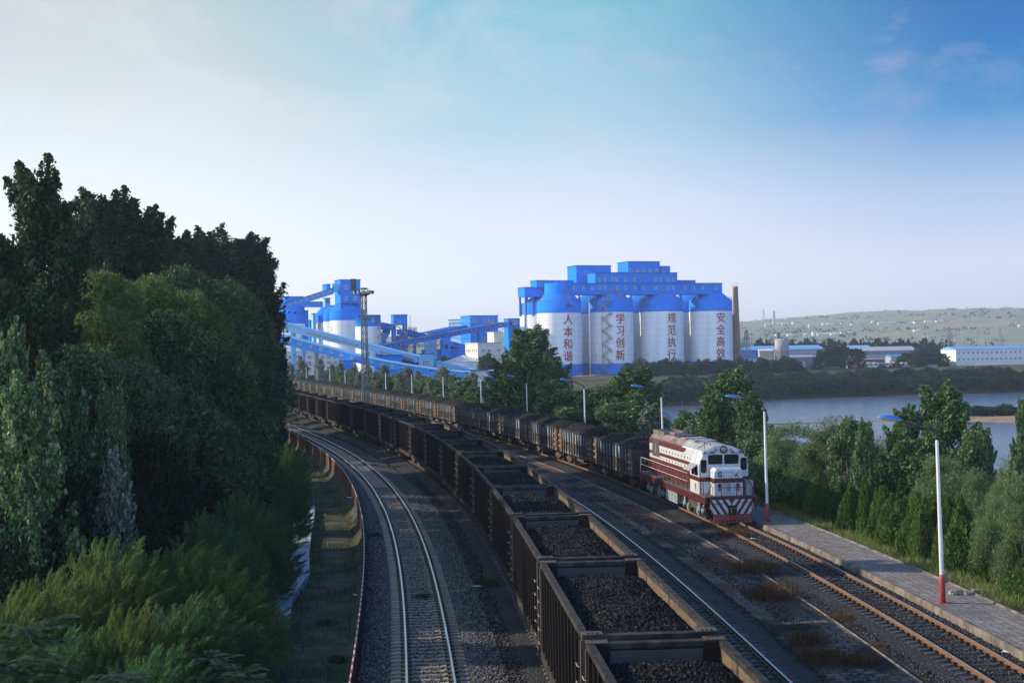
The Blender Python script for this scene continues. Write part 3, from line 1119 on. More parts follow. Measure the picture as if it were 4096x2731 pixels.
def make_heaped_wagon():
    HX, HY, Z0, Z1 = 6.5, 1.5, 1.06, 3.143
    root = empty('heaped_coal_wagon')
    for s_ in (-1, 1):
        w = MB()
        y0, y1 = sorted((s_ * (HY - .03), s_ * (HY + .03)))
        w.box(-HX, HX, y0, y1, Z0 + .5, Z1 - .13, 0)
        w.box(-HX + 2.2, HX - 2.2, y0, y1, Z0 - .05, Z0 + .5, 0)
        for a_, b_ in ((-HX, -HX + 2.2), (HX - 2.2, HX)):
            w.box(a_, b_, y0, y1, Z0 - .05, Z0 + .5, 0)
        ya, yb = sorted((s_ * (HY + .031), s_ * (HY + .038)))
        # ribs; the field between them is blue above, brown below
        xs = [-5.1, -4.2, -3.3, -2.0, -1.05, 0.0, 1.05, 2.0, 3.3, 4.2, 5.1]
        for x in xs:
            yr0, yr1 = sorted((s_ * (HY + .031), s_ * (HY + .12)))
            w.box(x - .13, x + .13, yr0, yr1, Z0 - .04, Z1 - .14, 1)
        for a_, b_ in zip(xs[:-1], xs[1:]):
            top = Z1 - .15
            w.box(a_ + .14, b_ - .14, ya, yb, Z1 - 1.05, top, 2)
            w.box(a_ + .14, b_ - .14, ya, yb, Z0 + .03, Z0 + .22, 2)
        for sx in (-1, 1):
            w.box(*sorted((sx * 5.25, sx * (HX - .05))), ya, yb, Z0, Z1 - .15, 3)
            for zz in (Z1 - .62, Z1 - 1.12, Z1 - 1.6):
                yr0, yr1 = sorted((s_ * (HY + .039), s_ * (HY + .14)))
                w.box(*sorted((sx * 5.25, sx * (HX - .02))), yr0, yr1, zz - .07, zz + .07, 4)
            w.box(*sorted((sx * 5.5, sx * 5.7)), *sorted((s_ * (HY + .04), s_ * (HY + .05))), Z0 + .12, Z0 + .38, 1)
        w.box(-HX, HX, *sorted((s_ * (HY - .06), s_ * (HY + .10))), Z1 - .13, Z1, 5)
        # door latch bars
        for x in (-2.65, 2.65):
            w.box(x - .3, x + .3, *sorted((s_ * (HY + .045), s_ * (HY + .10))), Z1 - 1.18, Z1 - 1.08, 1)
            for dx in (-.16, 0, .16):
                w.box(x + dx - .04, x + dx + .04, *sorted((s_ * (HY + .102), s_ * (HY + .14))), Z1 - 1.24, Z1 - 1.03, 1)
        w.build('side_wall', [M_wbrown, M_wrib, M_wblue, M_wtan, M_wora, M_rim], root)
        em = MB()
        yy = s_ * (HY + .046)
        pts = [(-.5 - .30, Z1 - 1.0), (-.5 + .30, Z1 - 1.0), (-.5, Z1 - .22)]
        e2 = [(-.5 - .16, Z1 - .93), (-.5 + .16, Z1 - .93), (-.5, Z1 - .6)]
        em.add([(x, yy, z) for x, z in pts], [(0, 1, 2)], 0)
        em.add([(x, yy + s_ * .004, z) for x, z in e2], [(0, 1, 2)], 1)
        for k in range(4):
            for x0 in (-4.66, -3.76, 3.76, 4.66):
                z = Z1 - .42 - .13 * k
                em.box(x0 - .09, x0 + .09, *sorted((yy, yy + s_ * .003)), z - .03, z + .03, 0)
        em.build('stencil', [M_wwhite, M_wrib], root, fix=False)
    for s_ in (-1, 1):
        w = MB()
        x = s_ * HX
        w.box(x - .03, x + .03, -HY + .031, HY - .031, Z0 - .05, Z1 - .13, 0)
        for z in (1.5, 2.1, 2.7):
            w.box(*sorted((x + s_ * .031, x + s_ * .13)), -HY + .05, HY - .05, z - .06, z + .06, 0)
        w.box(*sorted((x - s_ * .07, x + s_ * .10)), -HY + .061, HY - .061, Z1 - .125, Z1 - .004, 1)
        w.build('end_wall', [M_wrib, M_rim], root)
    for sx, sy in ((-1, -1), (-1, 1), (1, -1), (1, 1)):
        ld = MB()
        for z in np.arange(1.3, 3.0, 0.34):
            xa, ya = sx * (HX - .25), sy * (HY + .05)
            ld.tube([(xa, ya, z), (xa, ya + sy * .1, z), (xa - sx * .38, ya + sy * .1, z), (xa - sx * .38, ya, z)], 0.013, 5)
        ld.build('ladder', M_iron, root)
    fl = MB()
    fl.box(-HX + .04, HX - .04, -HY + .04, HY - .04, Z0 - .04, Z0 + .1)
    fl.box(-HX - .4, HX + .4, -.2, .2, .74, 1.0)
    fl.box(-1.5, 1.2, -1.1, 1.1, .55, 1.0)
    fl.tube([(1.6, -.9, .75), (2.6, -.9, .75)], .2, 10)
    fl.build('underframe', M_bogie, root)
    for x in (-4.6, 4.6):
        bogie(root, x)
    return root


P3 = T[3]
S3 = P3.s_of(101.9)
heap_coal = [coal_mesh(6.42, 1.44, 2.88, 0.72, 2.0, 1.35, sd_, 190, 50) for sd_ in (11, 12, 13)]
proto3 = make_heaped_wagon()
NW3 = 26
for i in range(NW3):
    w = proto3 if i == 0 else copy_tree(proto3)
    p, d = P3.p(S3 + 13.976 * i + 6.6)
    w.location = p
    w.rotation_euler = (0, 0, math.atan2(d.y, d.x))
    tag(w, f'{ordinal(i)} heaped coal wagon behind the locomotive, blue and brown ribbed sides', 'coal wagon', 'heaped coal wagons behind the locomotive')
    c = link('coal_load', heap_coal[i % 3])
    c.location = p
    c.rotation_euler = (0, 0, math.atan2(d.y, d.x) + (math.pi if i % 2 else 0))
    tag(c, f'black coal heaped above the rim of the {ordinal(i)} wagon behind the locomotive', 'coal heap', 'coal heaps behind the locomotive')

# ================================================================== locomotive
M_lred = mat('maroon locomotive paint', (0.075, 0.009, 0.010), 0.42, (0.06, 0.012, 0.012), 1.3, 0.7, spec=0.5)
M_lred2 = mat('sun bleached red paint', (0.11, 0.017, 0.015), 0.5, (0.05, 0.011, 0.011), 1.3, 0.7)
M_lwhite = mat('dusty white locomotive paint', (0.50, 0.525, 0.56), 0.45, (0.27, 0.26, 0.25), 1.4, 0.8, spec=0.45, lo=.42, hi=.8, stretch=(1, 1, .5), c3=(0.16, 0.15, 0.145), c3scale=1.1, c3lo=.6, c3hi=.8)
M_lroof = mat('soot pink roof', (0.24, 0.175, 0.165), 0.75, (0.10, 0.072, 0.068), 1.2, 0.9)
M_lroofg = mat('grey roof', (0.30, 0.31, 0.325), 0.6, (0.18, 0.17, 0.17), 1.2, 0.8)
M_lblk = mat('black lettering paint', (0.012, 0.012, 0.013), 0.5)
M_ldk = mat('radiator grille', (0.05, 0.047, 0.05), 0.6, (0.09, 0.07, 0.07), 2, 0.7)
M_lglass = mat('dark cab glass', (0.012, 0.018, 0.018), 0.06, spec=0.8)
M_lgrey = mat('grey running gear', (0.27, 0.31, 0.34), 0.55, (0.13, 0.14, 0.15), 2, 0.8)
M_lbluec = mat('blue grey air canister', (0.14, 0.22, 0.28), 0.5)
M_lplow = mat('bright red plough', (0.26, 0.035, 0.022), 0.55, (0.15, 0.03, 0.025), 2.5, 0.8)
M_ldeck = mat('grimy deck plate', (0.10, 0.09, 0.085), 0.8, (0.05, 0.045, 0.045), 2, 0.8)
M_lens = mat('lamp glass', (0.35, 0.38, 0.42), 0.08, metal=0.6)
M_rail_w = mat('pale handrail', (0.50, 0.47, 0.45), 0.5)
M_rail_r = mat('maroon handrail', (0.11, 0.02, 0.02), 0.5)

loco = empty('diesel_locomotive', (0, 0, 0), 0, 'white and maroon diesel shunting locomotive standing at the head of the heaped coal train', 'locomotive')
# local frame: +x towards the front, y to the locomotive's left, z up, origin under the front plough
pf, _ = P3.p(P3.s_of(81.3))
pm, _ = P3.p(P3.s_of(95.0))
df = (pf - pm).normalized()
loco.location = pf
loco.rotation_euler = (0, 0, math.atan2(df.y, df.x))
ZD = 1.62
# frame and deck
b = MB()
b.box(-18.6, -0.45, -1.52, 1.52, ZD - .06, ZD, 1)
for s_ in (-1, 1):
    b.box(-18.6, -0.46, *sorted((s_ * 1.40, s_ * 1.53)), ZD - .46, ZD - .062, 0)
b.box(-18.66, -18.5, -1.38, 1.38, ZD - .9, ZD - .062, 0)
b.box(-17.5, -1.6, -.5, .5, .75, ZD - .062, 2)
b.build('deck', [M_lred, M_ldeck, M_bogie], loco)
# pilot with chevrons
pl = MB()
pl.add([(-.30, -1.30, .95), (-.30, 1.30, .95), (-.30, 1.28, ZD + .02), (-.30, -1.28, ZD + .02), (-.30, 1.06, .35), (-.30, -1.06, .35)], [(0, 1, 2, 3), (5, 4, 1, 0)], 0)
pl.hexa([(-.6, -1.30, .9), (-.31, -1.30, .9), (-.31, 1.30, .9), (-.6, 1.30, .9), (-.6, -1.28, ZD + .02), (-.31, -1.28, ZD + .02), (-.31, 1.28, ZD + .02), (-.6, 1.28, ZD + .02)], 0)


def clip_poly(poly, inside, inter):
    out = []
    for i in range(len(poly)):
        a_, b_ = poly[i], poly[(i + 1) % len(poly)]
        ia, ib = inside(a_), inside(b_)
        if ia:
            out.append(a_)
        if ia != ib:
            out.append(inter(a_, b_))
    return out


def clip_half(poly, nx, nz, c):
    f = lambda p: nx * p[0] + nz * p[1] - c
    return clip_poly(poly, lambda p: f(p) <= 0, lambda a_, b_: tuple(a_[k] + (b_[k] - a_[k]) * (f(a_) / (f(a_) - f(b_))) for k in (0, 1)))


for s_ in (-1, 1):
    for k in range(6):
        # white band in (y, z): slants outwards going up on its own side of the centre line
        y0 = -0.62 + k * 0.40
        quad = [(y0, 0.2), (y0 + .21, 0.2), (y0 + .21 + 1.0, 1.75), (y0 + 1.0, 1.75)]
        for nx, nz, c in ((0, 1, ZD - .17), (0, -1, -.36), (1, 0, 1.27), (-1, 0, -.03 if k > 1 else -.03), (1, -.405, 1.27 - .405 * .95)):
            if quad:
                quad = clip_half(quad, nx, nz, c)
        if len(quad) > 2:
            vs_ = [(-.294, s_ * y, z) for y, z in quad]
            pl.add(vs_, [tuple(range(len(vs_)))], 1)
pl.build('pilot', [M_lred, M_lwhite], loco, fix=False)
pw = MB()
pw.hexa([(-.32, -1.13, .12), (-.10, -1.16, .12), (-.10, 1.16, .12), (-.32, 1.13, .12), (-.34, -1.05, .62), (-.27, -1.05, .62), (-.27, 1.05, .62), (-.34, 1.05, .62)], 0)
for y in np.arange(-.62, .7, .24):
    pw.box(-.13, -.098, y - .045, y + .045, .17, .32, 1)
pw.build('plough', [M_lplow, M_lblk], loco)
cp_ = MB()
cp_.box(-.55, -.20, -.22, .22, .62, 1.12, 0)
cp_.tube([(-.3, 0, .86), (.05, 0, .86)], .11, 10, 0)
cp_.hexa([(-.02, -.2, .68), (.3, -.16, .72), (.3, .12, .72), (-.02, .2, .68), (-.02, -.2, 1.02), (.3, -.16, .98), (.3, .12, .98), (-.02, .2, 1.02)], 0)
cp_.build('coupler', M_lblk, loco)
# cab
CX0, CX1 = -4.15, -1.95
prof = [(-1.48, ZD + .005), (1.48, ZD + .005), (1.48, 2.36), (1.48, 2.62), (1.48, 3.32), (1.14, 4.12), (0.55, 4.40), (0, 4.48), (-0.55, 4.40), (-1.14, 4.12), (-1.48, 3.32), (-1.48, 2.62), (-1.48, 2.36)]
cab = MB()
cab.prism(prof, CX0, CX1, 0, [0, 0, 1, 0, 0, 2, 2, 2, 2, 0, 0, 1, 0])
for x_, dx in ((CX1, .004),):
    cab.box(x_ + .002, x_ + .008, -1.481, 1.481, 2.36, 2.62, 1)
cab.build('cab', [M_lwhite, M_lred, M_lroofg], loco)


def rrect(mb, x, y0, y1, z0, z1, r, mi, cut=None):
    p_ = []
    for cx_, cz_, a0 in ((y1 - r, z1 - r, 0), (y0 + r, z1 - r, 90), (y0 + r, z0 + r, 180), (y1 - r, z0 + r, 270)):
        for k in range(5):
            t_ = R(a0 + 22.5 * k)
            p_.append((x, cx_ + r * math.cos(t_), cz_ + r * math.sin(t_)))
    mb.add(p_, [tuple(range(len(p_)))], mi)


for y0, y1, z0, z1 in ((-.93, -.06, 3.36, 3.93), (.04, .91, 3.36, 3.93), (-1.38, -1.02, 2.88, 3.64), (1.02, 1.40, 2.98, 3.72)):
    wdw = MB()
    rrect(wdw, CX1 + .012, y0 - .035, y1 + .035, z0 - .035, z1 + .035, .12, 0)
    rrect(wdw, CX1 + .018, y0, y1, z0, z1, .1, 1)
    wdw.build('cab_window', [M_lwhite, M_lglass], loco, fix=False)
for s_ in (-1, 1):
    sw = MB()
    sw.box(-3.75, -2.35, *sorted((s_ * 1.482, s_ * 1.492)), 2.68, 3.28, 0)
    sw.box(-3.08, -3.02, *sorted((s_ * 1.493, s_ * 1.51)), 2.68, 3.28, 1)
    sw.build('side_window', [M_lglass, M_lwhite], loco)
aw = MB()
aw.hexa([(-3.85, -1.50, 3.30), (-2.3, -1.50, 3.30), (-2.3, -1.48, 3.36), (-3.85, -1.48, 3.36), (-3.85, -1.98, 2.98), (-2.3, -1.98, 2.98), (-2.3, -1.99, 3.0), (-3.85, -1.99, 3.0)])
aw.build('awning', M_lroofg, loco)
hl = MB()
hl.tube([(CX1 - .02, 0, 4.22), (CX1 + .16, 0, 4.22)], .22, 20, 0)
hl.tube([(CX1 + .16, 0, 4.22), (CX1 + .175, 0, 4.22)], [.18, .12], 20, 1)
hl.build('headlight', [M_lblk, M_lens], loco)
for s_ in (-1, 1):
    h2 = MB()
    h2.tube([(CX1 - .01, s_ * .44, 4.18), (CX1 + .02, s_ * .44, 4.18)], .09, 14, 0)
    h2.build('roof_lamp', M_lroofg, loco)
# nose
nose = MB()
NX = -0.92
npf = [(-.86, ZD + .004), (.86, ZD + .004), (.86, 2.36), (.86, 2.62), (.86, 3.06), (.74, 3.22), (-.74, 3.22), (-.86, 3.06), (-.86, 2.62), (-.86, 2.36)]
nose.prism(npf, CX1 + .009, NX - .12, 0, [0, 0, 1, 0, 0, 0, 0, 0, 1, 0])
nf = [(NX, y * (0.955 if z > 3.0 else .99), z - (.10 if z > 3.0 else 0)) for y, z in npf]
bk = [(NX - .12, y, z) for y, z in npf]
nose.add(bk + nf, [(i, (i + 1) % 10, 10 + (i + 1) % 10, 10 + i) for i in range(10)], 0)
for i in (2, 8):
    nose.mi[-10 + i] = 1
nose.add([nf[i] for i in (0, 1, 2, 9)], [(0, 1, 2, 3)], 0)
nose.add([nf[i] for i in (9, 2, 3, 8)], [(0, 1, 2, 3)], 1)
nose.add([nf[i] for i in (8, 3, 4, 5, 6, 7)], [(0, 1, 2, 3, 4, 5)], 0)
nose.build('nose', [M_lwhite, M_lred], loco)
for s_ in (-1, 1):
    tl = MB()
    for z, m_ in ((2.20, 0), (1.99, 1)):
        tl.tube([(NX + .001, s_ * .53, z), (NX + .03, s_ * .53, z)], .14, 18, 2)
        tl.tube([(NX + .03, s_ * .53, z), (NX + .045, s_ * .53, z)], [.11, .09], 18, m_)
    tl.build('nose_lamp', [M_lblk, M_lens, M_lroofg], loco)
lv = MB()
for k in range(10):
    lv.box(NX + .002, NX + .02, -.14, .14, 1.86 + k * .05, 1.885 + k * .05, 0)
lv.build('nose_grille', M_lbluec, loco)
hd = MB()
for y, z0, z1 in ((-.28, 2.68, 2.98), (.28, 2.68, 2.98), (-.28, 1.74, 2.34), (.28, 1.74, 2.34)):
    hd.box(NX + .001, NX + .006, y - .01, y + .01, z0, z1)
for z in (2.98, 1.74):
    hd.box(NX + .001, NX + .006, -.29, .29, z - .008, z + .008)
hd.build('nose_hatch', M_ldk, loco)
FX = Vector((0, 1, 0))
text_part('lettering', 'G', .42, M_lblk, loco, basis((0, 1, 0), (0, 0, 1), (1, 0, 0), (NX + .008, -.5, 2.83)), .016, .85)
text_part('lettering', 'K', .42, M_lblk, loco, basis((0, 1, 0), (.0, .18, .984), (1, 0, 0), (NX + .008, .5, 2.83)), .016, .8)
for y in (-.93, .80):
    sgn = -1 if y < 0 else 1
    text_part('number', 'GK', .235, M_lblk, loco, basis((0, 1, 0), (0, 0, 1), (1, 0, 0), (CX1 + .012, y - .245, 4.045)), .010, .8)
    text_part('number', 'D3', .14, M_lblk, loco, basis((0, 1, 0), (0, 0, 1), (1, 0, 0), (CX1 + .012, y - .03, 4.005)), .003, .9)
    text_part('number', '1002', .235, M_lblk, loco, basis((0, 1, 0), (0, 0, 1), (1, 0, 0), (CX1 + .012, y + .25, 4.045)), .010, .8)
# emblem panel on the cab side facing the camera's left
em = MB()
em.box(-3.55, -2.05, -1.487, -1.482, 1.68, 2.34, 0)
yy = -1.489
for x0, x1, xt in ((-2.98, -2.84, -2.83), (-2.82, -2.62, -2.80)):
    em.add([(x0, yy, 2.0), (x1, yy, 2.0), (xt, yy, 2.30)], [(0, 1, 2)], 1)
em.add([(-2.93, yy, 1.86), (-2.67, yy, 1.86), (-2.67, yy, 1.96), (-2.93, yy, 1.96)], [(0, 1, 2, 3)], 1)
em.add([(-2.96, yy, 1.76), (-2.64, yy, 1.76), (-2.64, yy, 1.80), (-2.96, yy, 1.80)], [(0, 1, 2, 3)], 1)
em.build('emblem', [M_lwhite, M_lblk], loco, fix=False)
# long hood, banded
HX0, HX1 = -17.6, CX0 - .004
zb = [ZD + .004, 2.72, 2.98, 3.20, 3.66, 3.98]
hp = [(-1.0, z) for z in zb] + [(-.92, 4.06), (-.62, 4.40), (0, 4.46), (.62, 4.40), (.92, 4.06)] + [(1.0, z) for z in reversed(zb)]
cols_r = [0, 1, 0, 1, 0, 0, 2, 3, 3, 2, 0, 0, 1, 0, 1, 0, 0]
hood = MB()
XS = -8.2
hood.prism(hp, HX0, XS, 0, cols_r)
cols_f = [0, 1, 0, 1, 1, 1, 4, 4, 4, 4, 1, 1, 1, 0, 1, 0, 0]
hood.prism(hp, XS + .002, HX1, 0, cols_f)
# rounded white sweep near the cab
arc = [(-5.0 - .95 * math.cos(R(t_)), 1.66 + .95 * math.sin(R(t_))) for t_ in range(0, 91, 10)]
for s_ in (-1, 1):
    vs_ = [(x, s_ * 1.006, z) for x, z in arc] + [(HX1 + .001, s_ * 1.006, 2.61), (HX1 + .001, s_ * 1.006, 1.66)]
    hood.add(vs_, [tuple(range(len(vs_)))], 1)
    arc2 = [(-8.2 + 1.15 * math.cos(R(t_)), 3.97 - .32 * (1 - math.cos(R(90 - t_))) - 0 * t_) for t_ in range(0, 91, 15)]
    vs_ = [(-8.3, s_ * 1.005, 3.98)] + [(x, s_ * 1.005, 3.98 - .32 * math.sin(R(t_))) for (x, z), t_ in zip(arc2, range(0, 91, 15))] + [(-8.3, s_ * 1.005, 3.66)]
    hood.add(vs_, [tuple(range(len(vs_)))], 0)
hood.build('hood', [M_lred2, M_lwhite, M_lroof, M_lroof, M_lroofg], loco, fix=False)
for s_ in (-1, 1):
    rg = MB()
    y0, y1 = sorted((s_ * 1.004, s_ * 1.03))
    rg.box(-16.6, -14.55, y0, y1, 2.86, 3.96, 0)
    rg.box(-15.6, -15.54, *sorted((s_ * 1.03, s_ * 1.04)), 3.1, 3.7, 1)
    rg.build('radiator_grille', [M_ldk, M_lwhite], loco)
    dr = MB()
    for k in range(12):
        x = -14.1 + k * .82
        if x > -5.3:
            break
        dr.box(x - .012, x + .012, *sorted((s_ * 1.003, s_ * 1.016)), 1.72, 2.7, 0)
        for z in (2.02, 2.45, 2.85, 3.4):
            dr.box(x + .12, x + .17, *sorted((s_ * 1.003, s_ * 1.035)), z - .06, z + .06, 0)
    dr.build('hood_doors', M_ldk, loco)
    vt = MB()
    for i_ in range(3):
        for j in range(4):
            t0 = j / 4 + .04
            t1 = j / 4 + .18
            x = -11.6 + i_ * .45
            f_ = lambda t: (s_ * (.925 - .30 * t), 4.06 + .34 * t + .008)
            (ya_, za_), (yb_, zb_) = f_(t0 * .7 + .12), f_(t1 * .7 + .12)
            vt.add([(x, ya_, za_), (x + .32, ya_, za_), (x + .32, yb_, zb_), (x, yb_, zb_)], [(0, 1, 2, 3)], 0)
    vt.build('roof_vent', M_lblk, loco, fix=False)
rf = MB()
rf.box(-17.2, -14.6, -.62, .62, 4.42, 4.475, 1)
for y in (-.68, .68):
    rf.box(-17.5, -14.2, y - .06, y + .06, 4.36, 4.58, 0)
rf.box(-17.55, -17.4, -.62, .62, 4.36, 4.58, 0)
rf.box(-14.0, -12.6, -.4, .4, 4.44, 4.58, 0)
rf.box(-12.2, -10.6, -.55, .55, 4.45, 4.53, 1)
rf.box(-9.6, -8.4, -.7, .7, 4.43, 4.50, 2)
rf.box(-7.6, -6.0, -.7, .7, 4.43, 4.49, 2)
rf.build('roof_gear', [M_lroof, M_ldk, M_lroofg], loco)
eyes = MB()
for x in (-16.9, -14.3, -13.2, -11.2, -10.1, -8.9, -7.9, -6.8, -5.6, -3.9, -2.6):
    for y in (-.6, .6):
        pts_ = [(x + .07 * math.cos(t_), y, 4.50 + .07 * math.sin(t_)) for t_ in np.linspace(0, 2 * math.pi, 9)]
        eyes.tube(pts_, .016, 5, 0, caps=False)
eyes.tube([(-2.6, -.95, 4.2), (-2.6, -.95, 4.62)], .015, 5)
eyes.tube([(-2.2, 1.0, 4.1), (-2.2, 1.0, 4.6)], .03, 6)
eyes.tube([(-4.1, -1.0, 4.2), (-2.8, -.6, 4.62)], .02, 5)
eyes.build('lifting_eyes', M_lblk, loco)
# handrails
for s_ in (-1, 1):
    hr = MB()
    y = s_ * 1.48
    for k in range(12):
        x = -18.2 + k * (13.4 / 11)
        hr.tube([(x, y, ZD), (x, y, ZD + 1.0)], .02, 6, 1)
    for z in (.52, 1.0):
        hr.tube([(-18.2, y, ZD + z), (-4.8, y, ZD + z)], .022, 6, 0)
    hr.tube([(-18.2, y, ZD + 1.0), (-18.5, y, ZD + .3), (-18.55, y, ZD - .7)], .02, 6, 0)
    hr.build('handrail', [M_rail_w, M_rail_r], loco)
fr = MB()
for y in (-1.05, -.55, .35, .9, 1.28):
    fr.tube([(-.5, y, ZD), (-.5, y, ZD + (.98 if abs(y) < 1 else .6))], .022, 6)
fr.tube([(-.5, -1.42, ZD + .02), (-.5, -1.05, ZD + .85), (-.5, -.9, ZD + .98), (-.5, .9, ZD + .98), (-.5, 1.1, ZD + .9), (-.5, 1.46, ZD + .2), (-.5, 1.5, ZD - .9), (-.5, 1.35, ZD - .95)], .024, 6)
fr.tube([(-.5, -.55, ZD + .5), (-.5, .9, ZD + .5)], .02, 6)
fr.tube([(-1.7, -1.46, ZD + .05), (-1.7, -1.46, ZD + 1.0), (-1.85, -1.46, ZD + 1.25)], .022, 6)
fr.tube([(-1.1, -1.46, ZD + .05), (-1.1, -1.46, ZD + 1.0), (-1.7, -1.46, ZD + 1.05)], .022, 6)
fr.tube([(-1.7, 1.46, ZD + .05), (-1.7, 1.46, ZD + 1.3)], .022, 6)
fr.tube([(-.27, -1.2, .75), (-.24, -1.15, 1.2), (-.24, -.3, 1.28), (-.22, -.2, 1.1)], .018, 6)
fr.tube([(-.27, 1.2, .85), (-.24, 1.15, 1.25), (-.24, .3, 1.3), (-.22, .2, 1.1)], .018, 6)
fr.build('handrail', M_rail_r, loco)
bx = MB()
bx.box(-1.45, -.75, .98, 1.42, ZD + .003, ZD + .85, 0)
bx.build('equipment_box', M_lgrey, loco)
tk = MB()
tk.box(-11.2, -8.0, -1.38, 1.38, .42, 1.14, 0)
for k in range(4):
    tk.box(-10.9 + k * .8, -10.86 + k * .8, -1.40, -1.381, .5, 1.08, 1)
tk.build('fuel_tank', [M_lgrey, M_lwhite], loco)
for cx_ in (-4.4, -14.9):
    bg = MB()
    for s_ in (-1, 1):
        y0, y1 = sorted((s_ * 1.02, s_ * 1.18))
        bg.hexa([(cx_ - 1.9, y0, .55), (cx_ + 1.9, y0, .55), (cx_ + 1.9, y1, .55), (cx_ - 1.9, y1, .55), (cx_ - 1.5, y0, .98), (cx_ + 1.5, y0, .98), (cx_ + 1.5, y1, .98), (cx_ - 1.5, y1, .98)], 0)
        for u in (-1.2, 1.2):
            bg.box(cx_ + u - .22, cx_ + u + .22, *sorted((s_ * 1.19, s_ * 1.27)), .3, .75, 1)
            bg.tube([(cx_ + u, s_ * 1.27, .52), (cx_ + u, s_ * 1.33, .52)], .16, 12, 1)
            for dx in (-.42, .42):
                bg.tube([(cx_ + u + dx, s_ * 1.1, .45), (cx_ + u + dx, s_ * 1.1, 1.0)], .09, 8, 0)
        for u in (-2.35, 2.2):
            bg.tube([(cx_ + u, s_ * 1.15, .40), (cx_ + u, s_ * 1.15, .78)], .17, 12, 2)
            bg.tube([(cx_ + u, s_ * 1.15, .8), (cx_ + u, s_ * 1.15, .98)], .08, 8, 1)
        for u in (-1.75, 1.75):
            bg.box(cx_ + u - .2, cx_ + u + .2, *sorted((s_ * 1.30, s_ * 1.36)), .6, 1.15, 1)
    bg.box(cx_ - .3, cx_ + .3, -1, 1, .5, .95, 0)
    bo = bg.build('bogie', [M_bogie, M_lgrey, M_lbluec], loco)
    for u in (-1.2, 1.2):
        w_ = MB()
        for s_ in (-1, 1):
            y = s_ * .7525
            w_.tube([(cx_ + u, y - .065, .525), (cx_ + u, y + .065, .525)], .525, 24, 0)
            w_.tube([(cx_ + u, y - s_ * .06, .525), (cx_ + u, y - s_ * .09, .525)], .555, 24, 0)
        w_.tube([(cx_ + u, -1.0, .525), (cx_ + u, 1.0, .525)], .1, 8, 0)
        w_.build('wheelset', M_wheel, bo)

# ================================================================== the plant
M_blue = mat('plant blue cladding', (0.004, 0.215, 0.80), 0.8, (0.007, 0.20, 0.70), 0.25, 0.8, spec=0.08, stretch=(1, 1, .3))
M_blue2 = mat('lighter blue cladding', (0.045, 0.27, 0.72), 0.8, (0.055, 0.25, 0.66), 0.25, 0.8, spec=0.08)
M_blueroof = mat('blue roof edge', (0.012, 0.07, 0.28), 0.6, spec=0.3)
M_bluepale = mat('pale blue gallery cladding', (0.19, 0.44, 0.72), 0.7, (0.22, 0.46, 0.72), 0.3, 0.8, spec=0.15)
M_silow = mat('white silo paint', (0.83, 0.83, 0.83), 0.75, (0.60, 0.585, 0.56), 0.35, 0.9, spec=0.2, stretch=(1, 1, .10), lo=.45, hi=.78)
M_cream = mat('cream render', (0.62, 0.59, 0.52), 0.85, (0.54, 0.51, 0.45), 0.3, 0.8, spec=0.2)
M_greyw = mat('pale grey render', (0.60, 0.59, 0.58), 0.85, (0.42, 0.41, 0.42), 0.3, 0.8, spec=0.2)
M_wframe = mat('white window frame', (0.72, 0.72, 0.72), 0.6)
M_wglass = mat('dark window glass', (0.035, 0.05, 0.07), 0.15, spec=0.6)
M_void = mat('shaded opening', (0.02, 0.03, 0.055), 0.8)
M_frame = mat('blue steel frame', (0.03, 0.13, 0.44), 0.6)
M_redpaint = mat('red sign paint', (0.42, 0.025, 0.03), 0.6, (0.36, 0.03, 0.03), 0.5, 0.8)
M_stair = mat('rusty stair steel', (0.24, 0.19, 0.15), 0.7, (0.36, 0.33, 0.30), 1.0, 0.8)
M_galv = mat('galvanised lattice', (0.24, 0.26, 0.29), 0.55, (0.15, 0.16, 0.18), 1.5, 0.7)
M_emb = mat('dark emblem grey', (0.02, 0.05, 0.10), 0.6)
M_embred = mat('emblem red', (0.35, 0.05, 0.06), 0.6)
def seams(m, pitch, width, dark):
    """thin horizontal pour joints"""
    t = m.node_tree
    b = t.nodes['Principled BSDF']
    src = b.inputs['Base Color'].links[0].from_socket
    tx = t.nodes.new('ShaderNodeTexCoord')
    sp = t.nodes.new('ShaderNodeSeparateXYZ')
    t.links.new(tx.outputs['Object'], sp.inputs[0])
    last = sp.outputs['Z']
    for op, v in (('DIVIDE', pitch), ('FRACT', None), ('LESS_THAN', width / pitch)):
        n = t.nodes.new('ShaderNodeMath')
        n.operation = op
        t.links.new(last, n.inputs[0])
        if v is not None:
            n.inputs[1].default_value = v
        last = n.outputs[0]
    mx = t.nodes.new('ShaderNodeMix')
    mx.data_type, mx.blend_type = 'RGBA', 'MULTIPLY'
    t.links.new(last, mx.inputs[0])
    t.links.new(src, mx.inputs[6])
    mx.inputs[7].default_value = (dark, dark, dark, 1)
    t.links.new(mx.outputs[2], b.inputs['Base Color'])


seams(M_silow, 3.1, .22, .84)
seams(M_blue, 3.1, .2, .8)
GZ = -3.0
YAW = R(20)
CY_, SY_ = math.cos(YAW), math.sin(YAW)
WIN = {}


def window_mesh(w, h, nx=2, ny=1):
    key = (round(w, 2), round(h, 2), nx, ny)
    if key in WIN:
        return WIN[key]
    b = MB()
    b.box(-w / 2, w / 2, -.05, .0, -h / 2, h / 2, 1)
    t = min(.11, w * .1)
    for x in np.linspace(-w / 2, w / 2, nx + 1):
        b.box(x - t / 2, x + t / 2, -.10, -.052, -h / 2, h / 2, 0)
    for z in np.linspace(-h / 2, h / 2, ny + 1):
        b.box(-w / 2 - t / 2 + .003, w / 2 + t / 2 - .003, -.097, -.055, z - t / 2, z + t / 2, 0)
    WIN[key] = b.mesh('window', [M_wframe, M_wglass])
    return WIN[key]


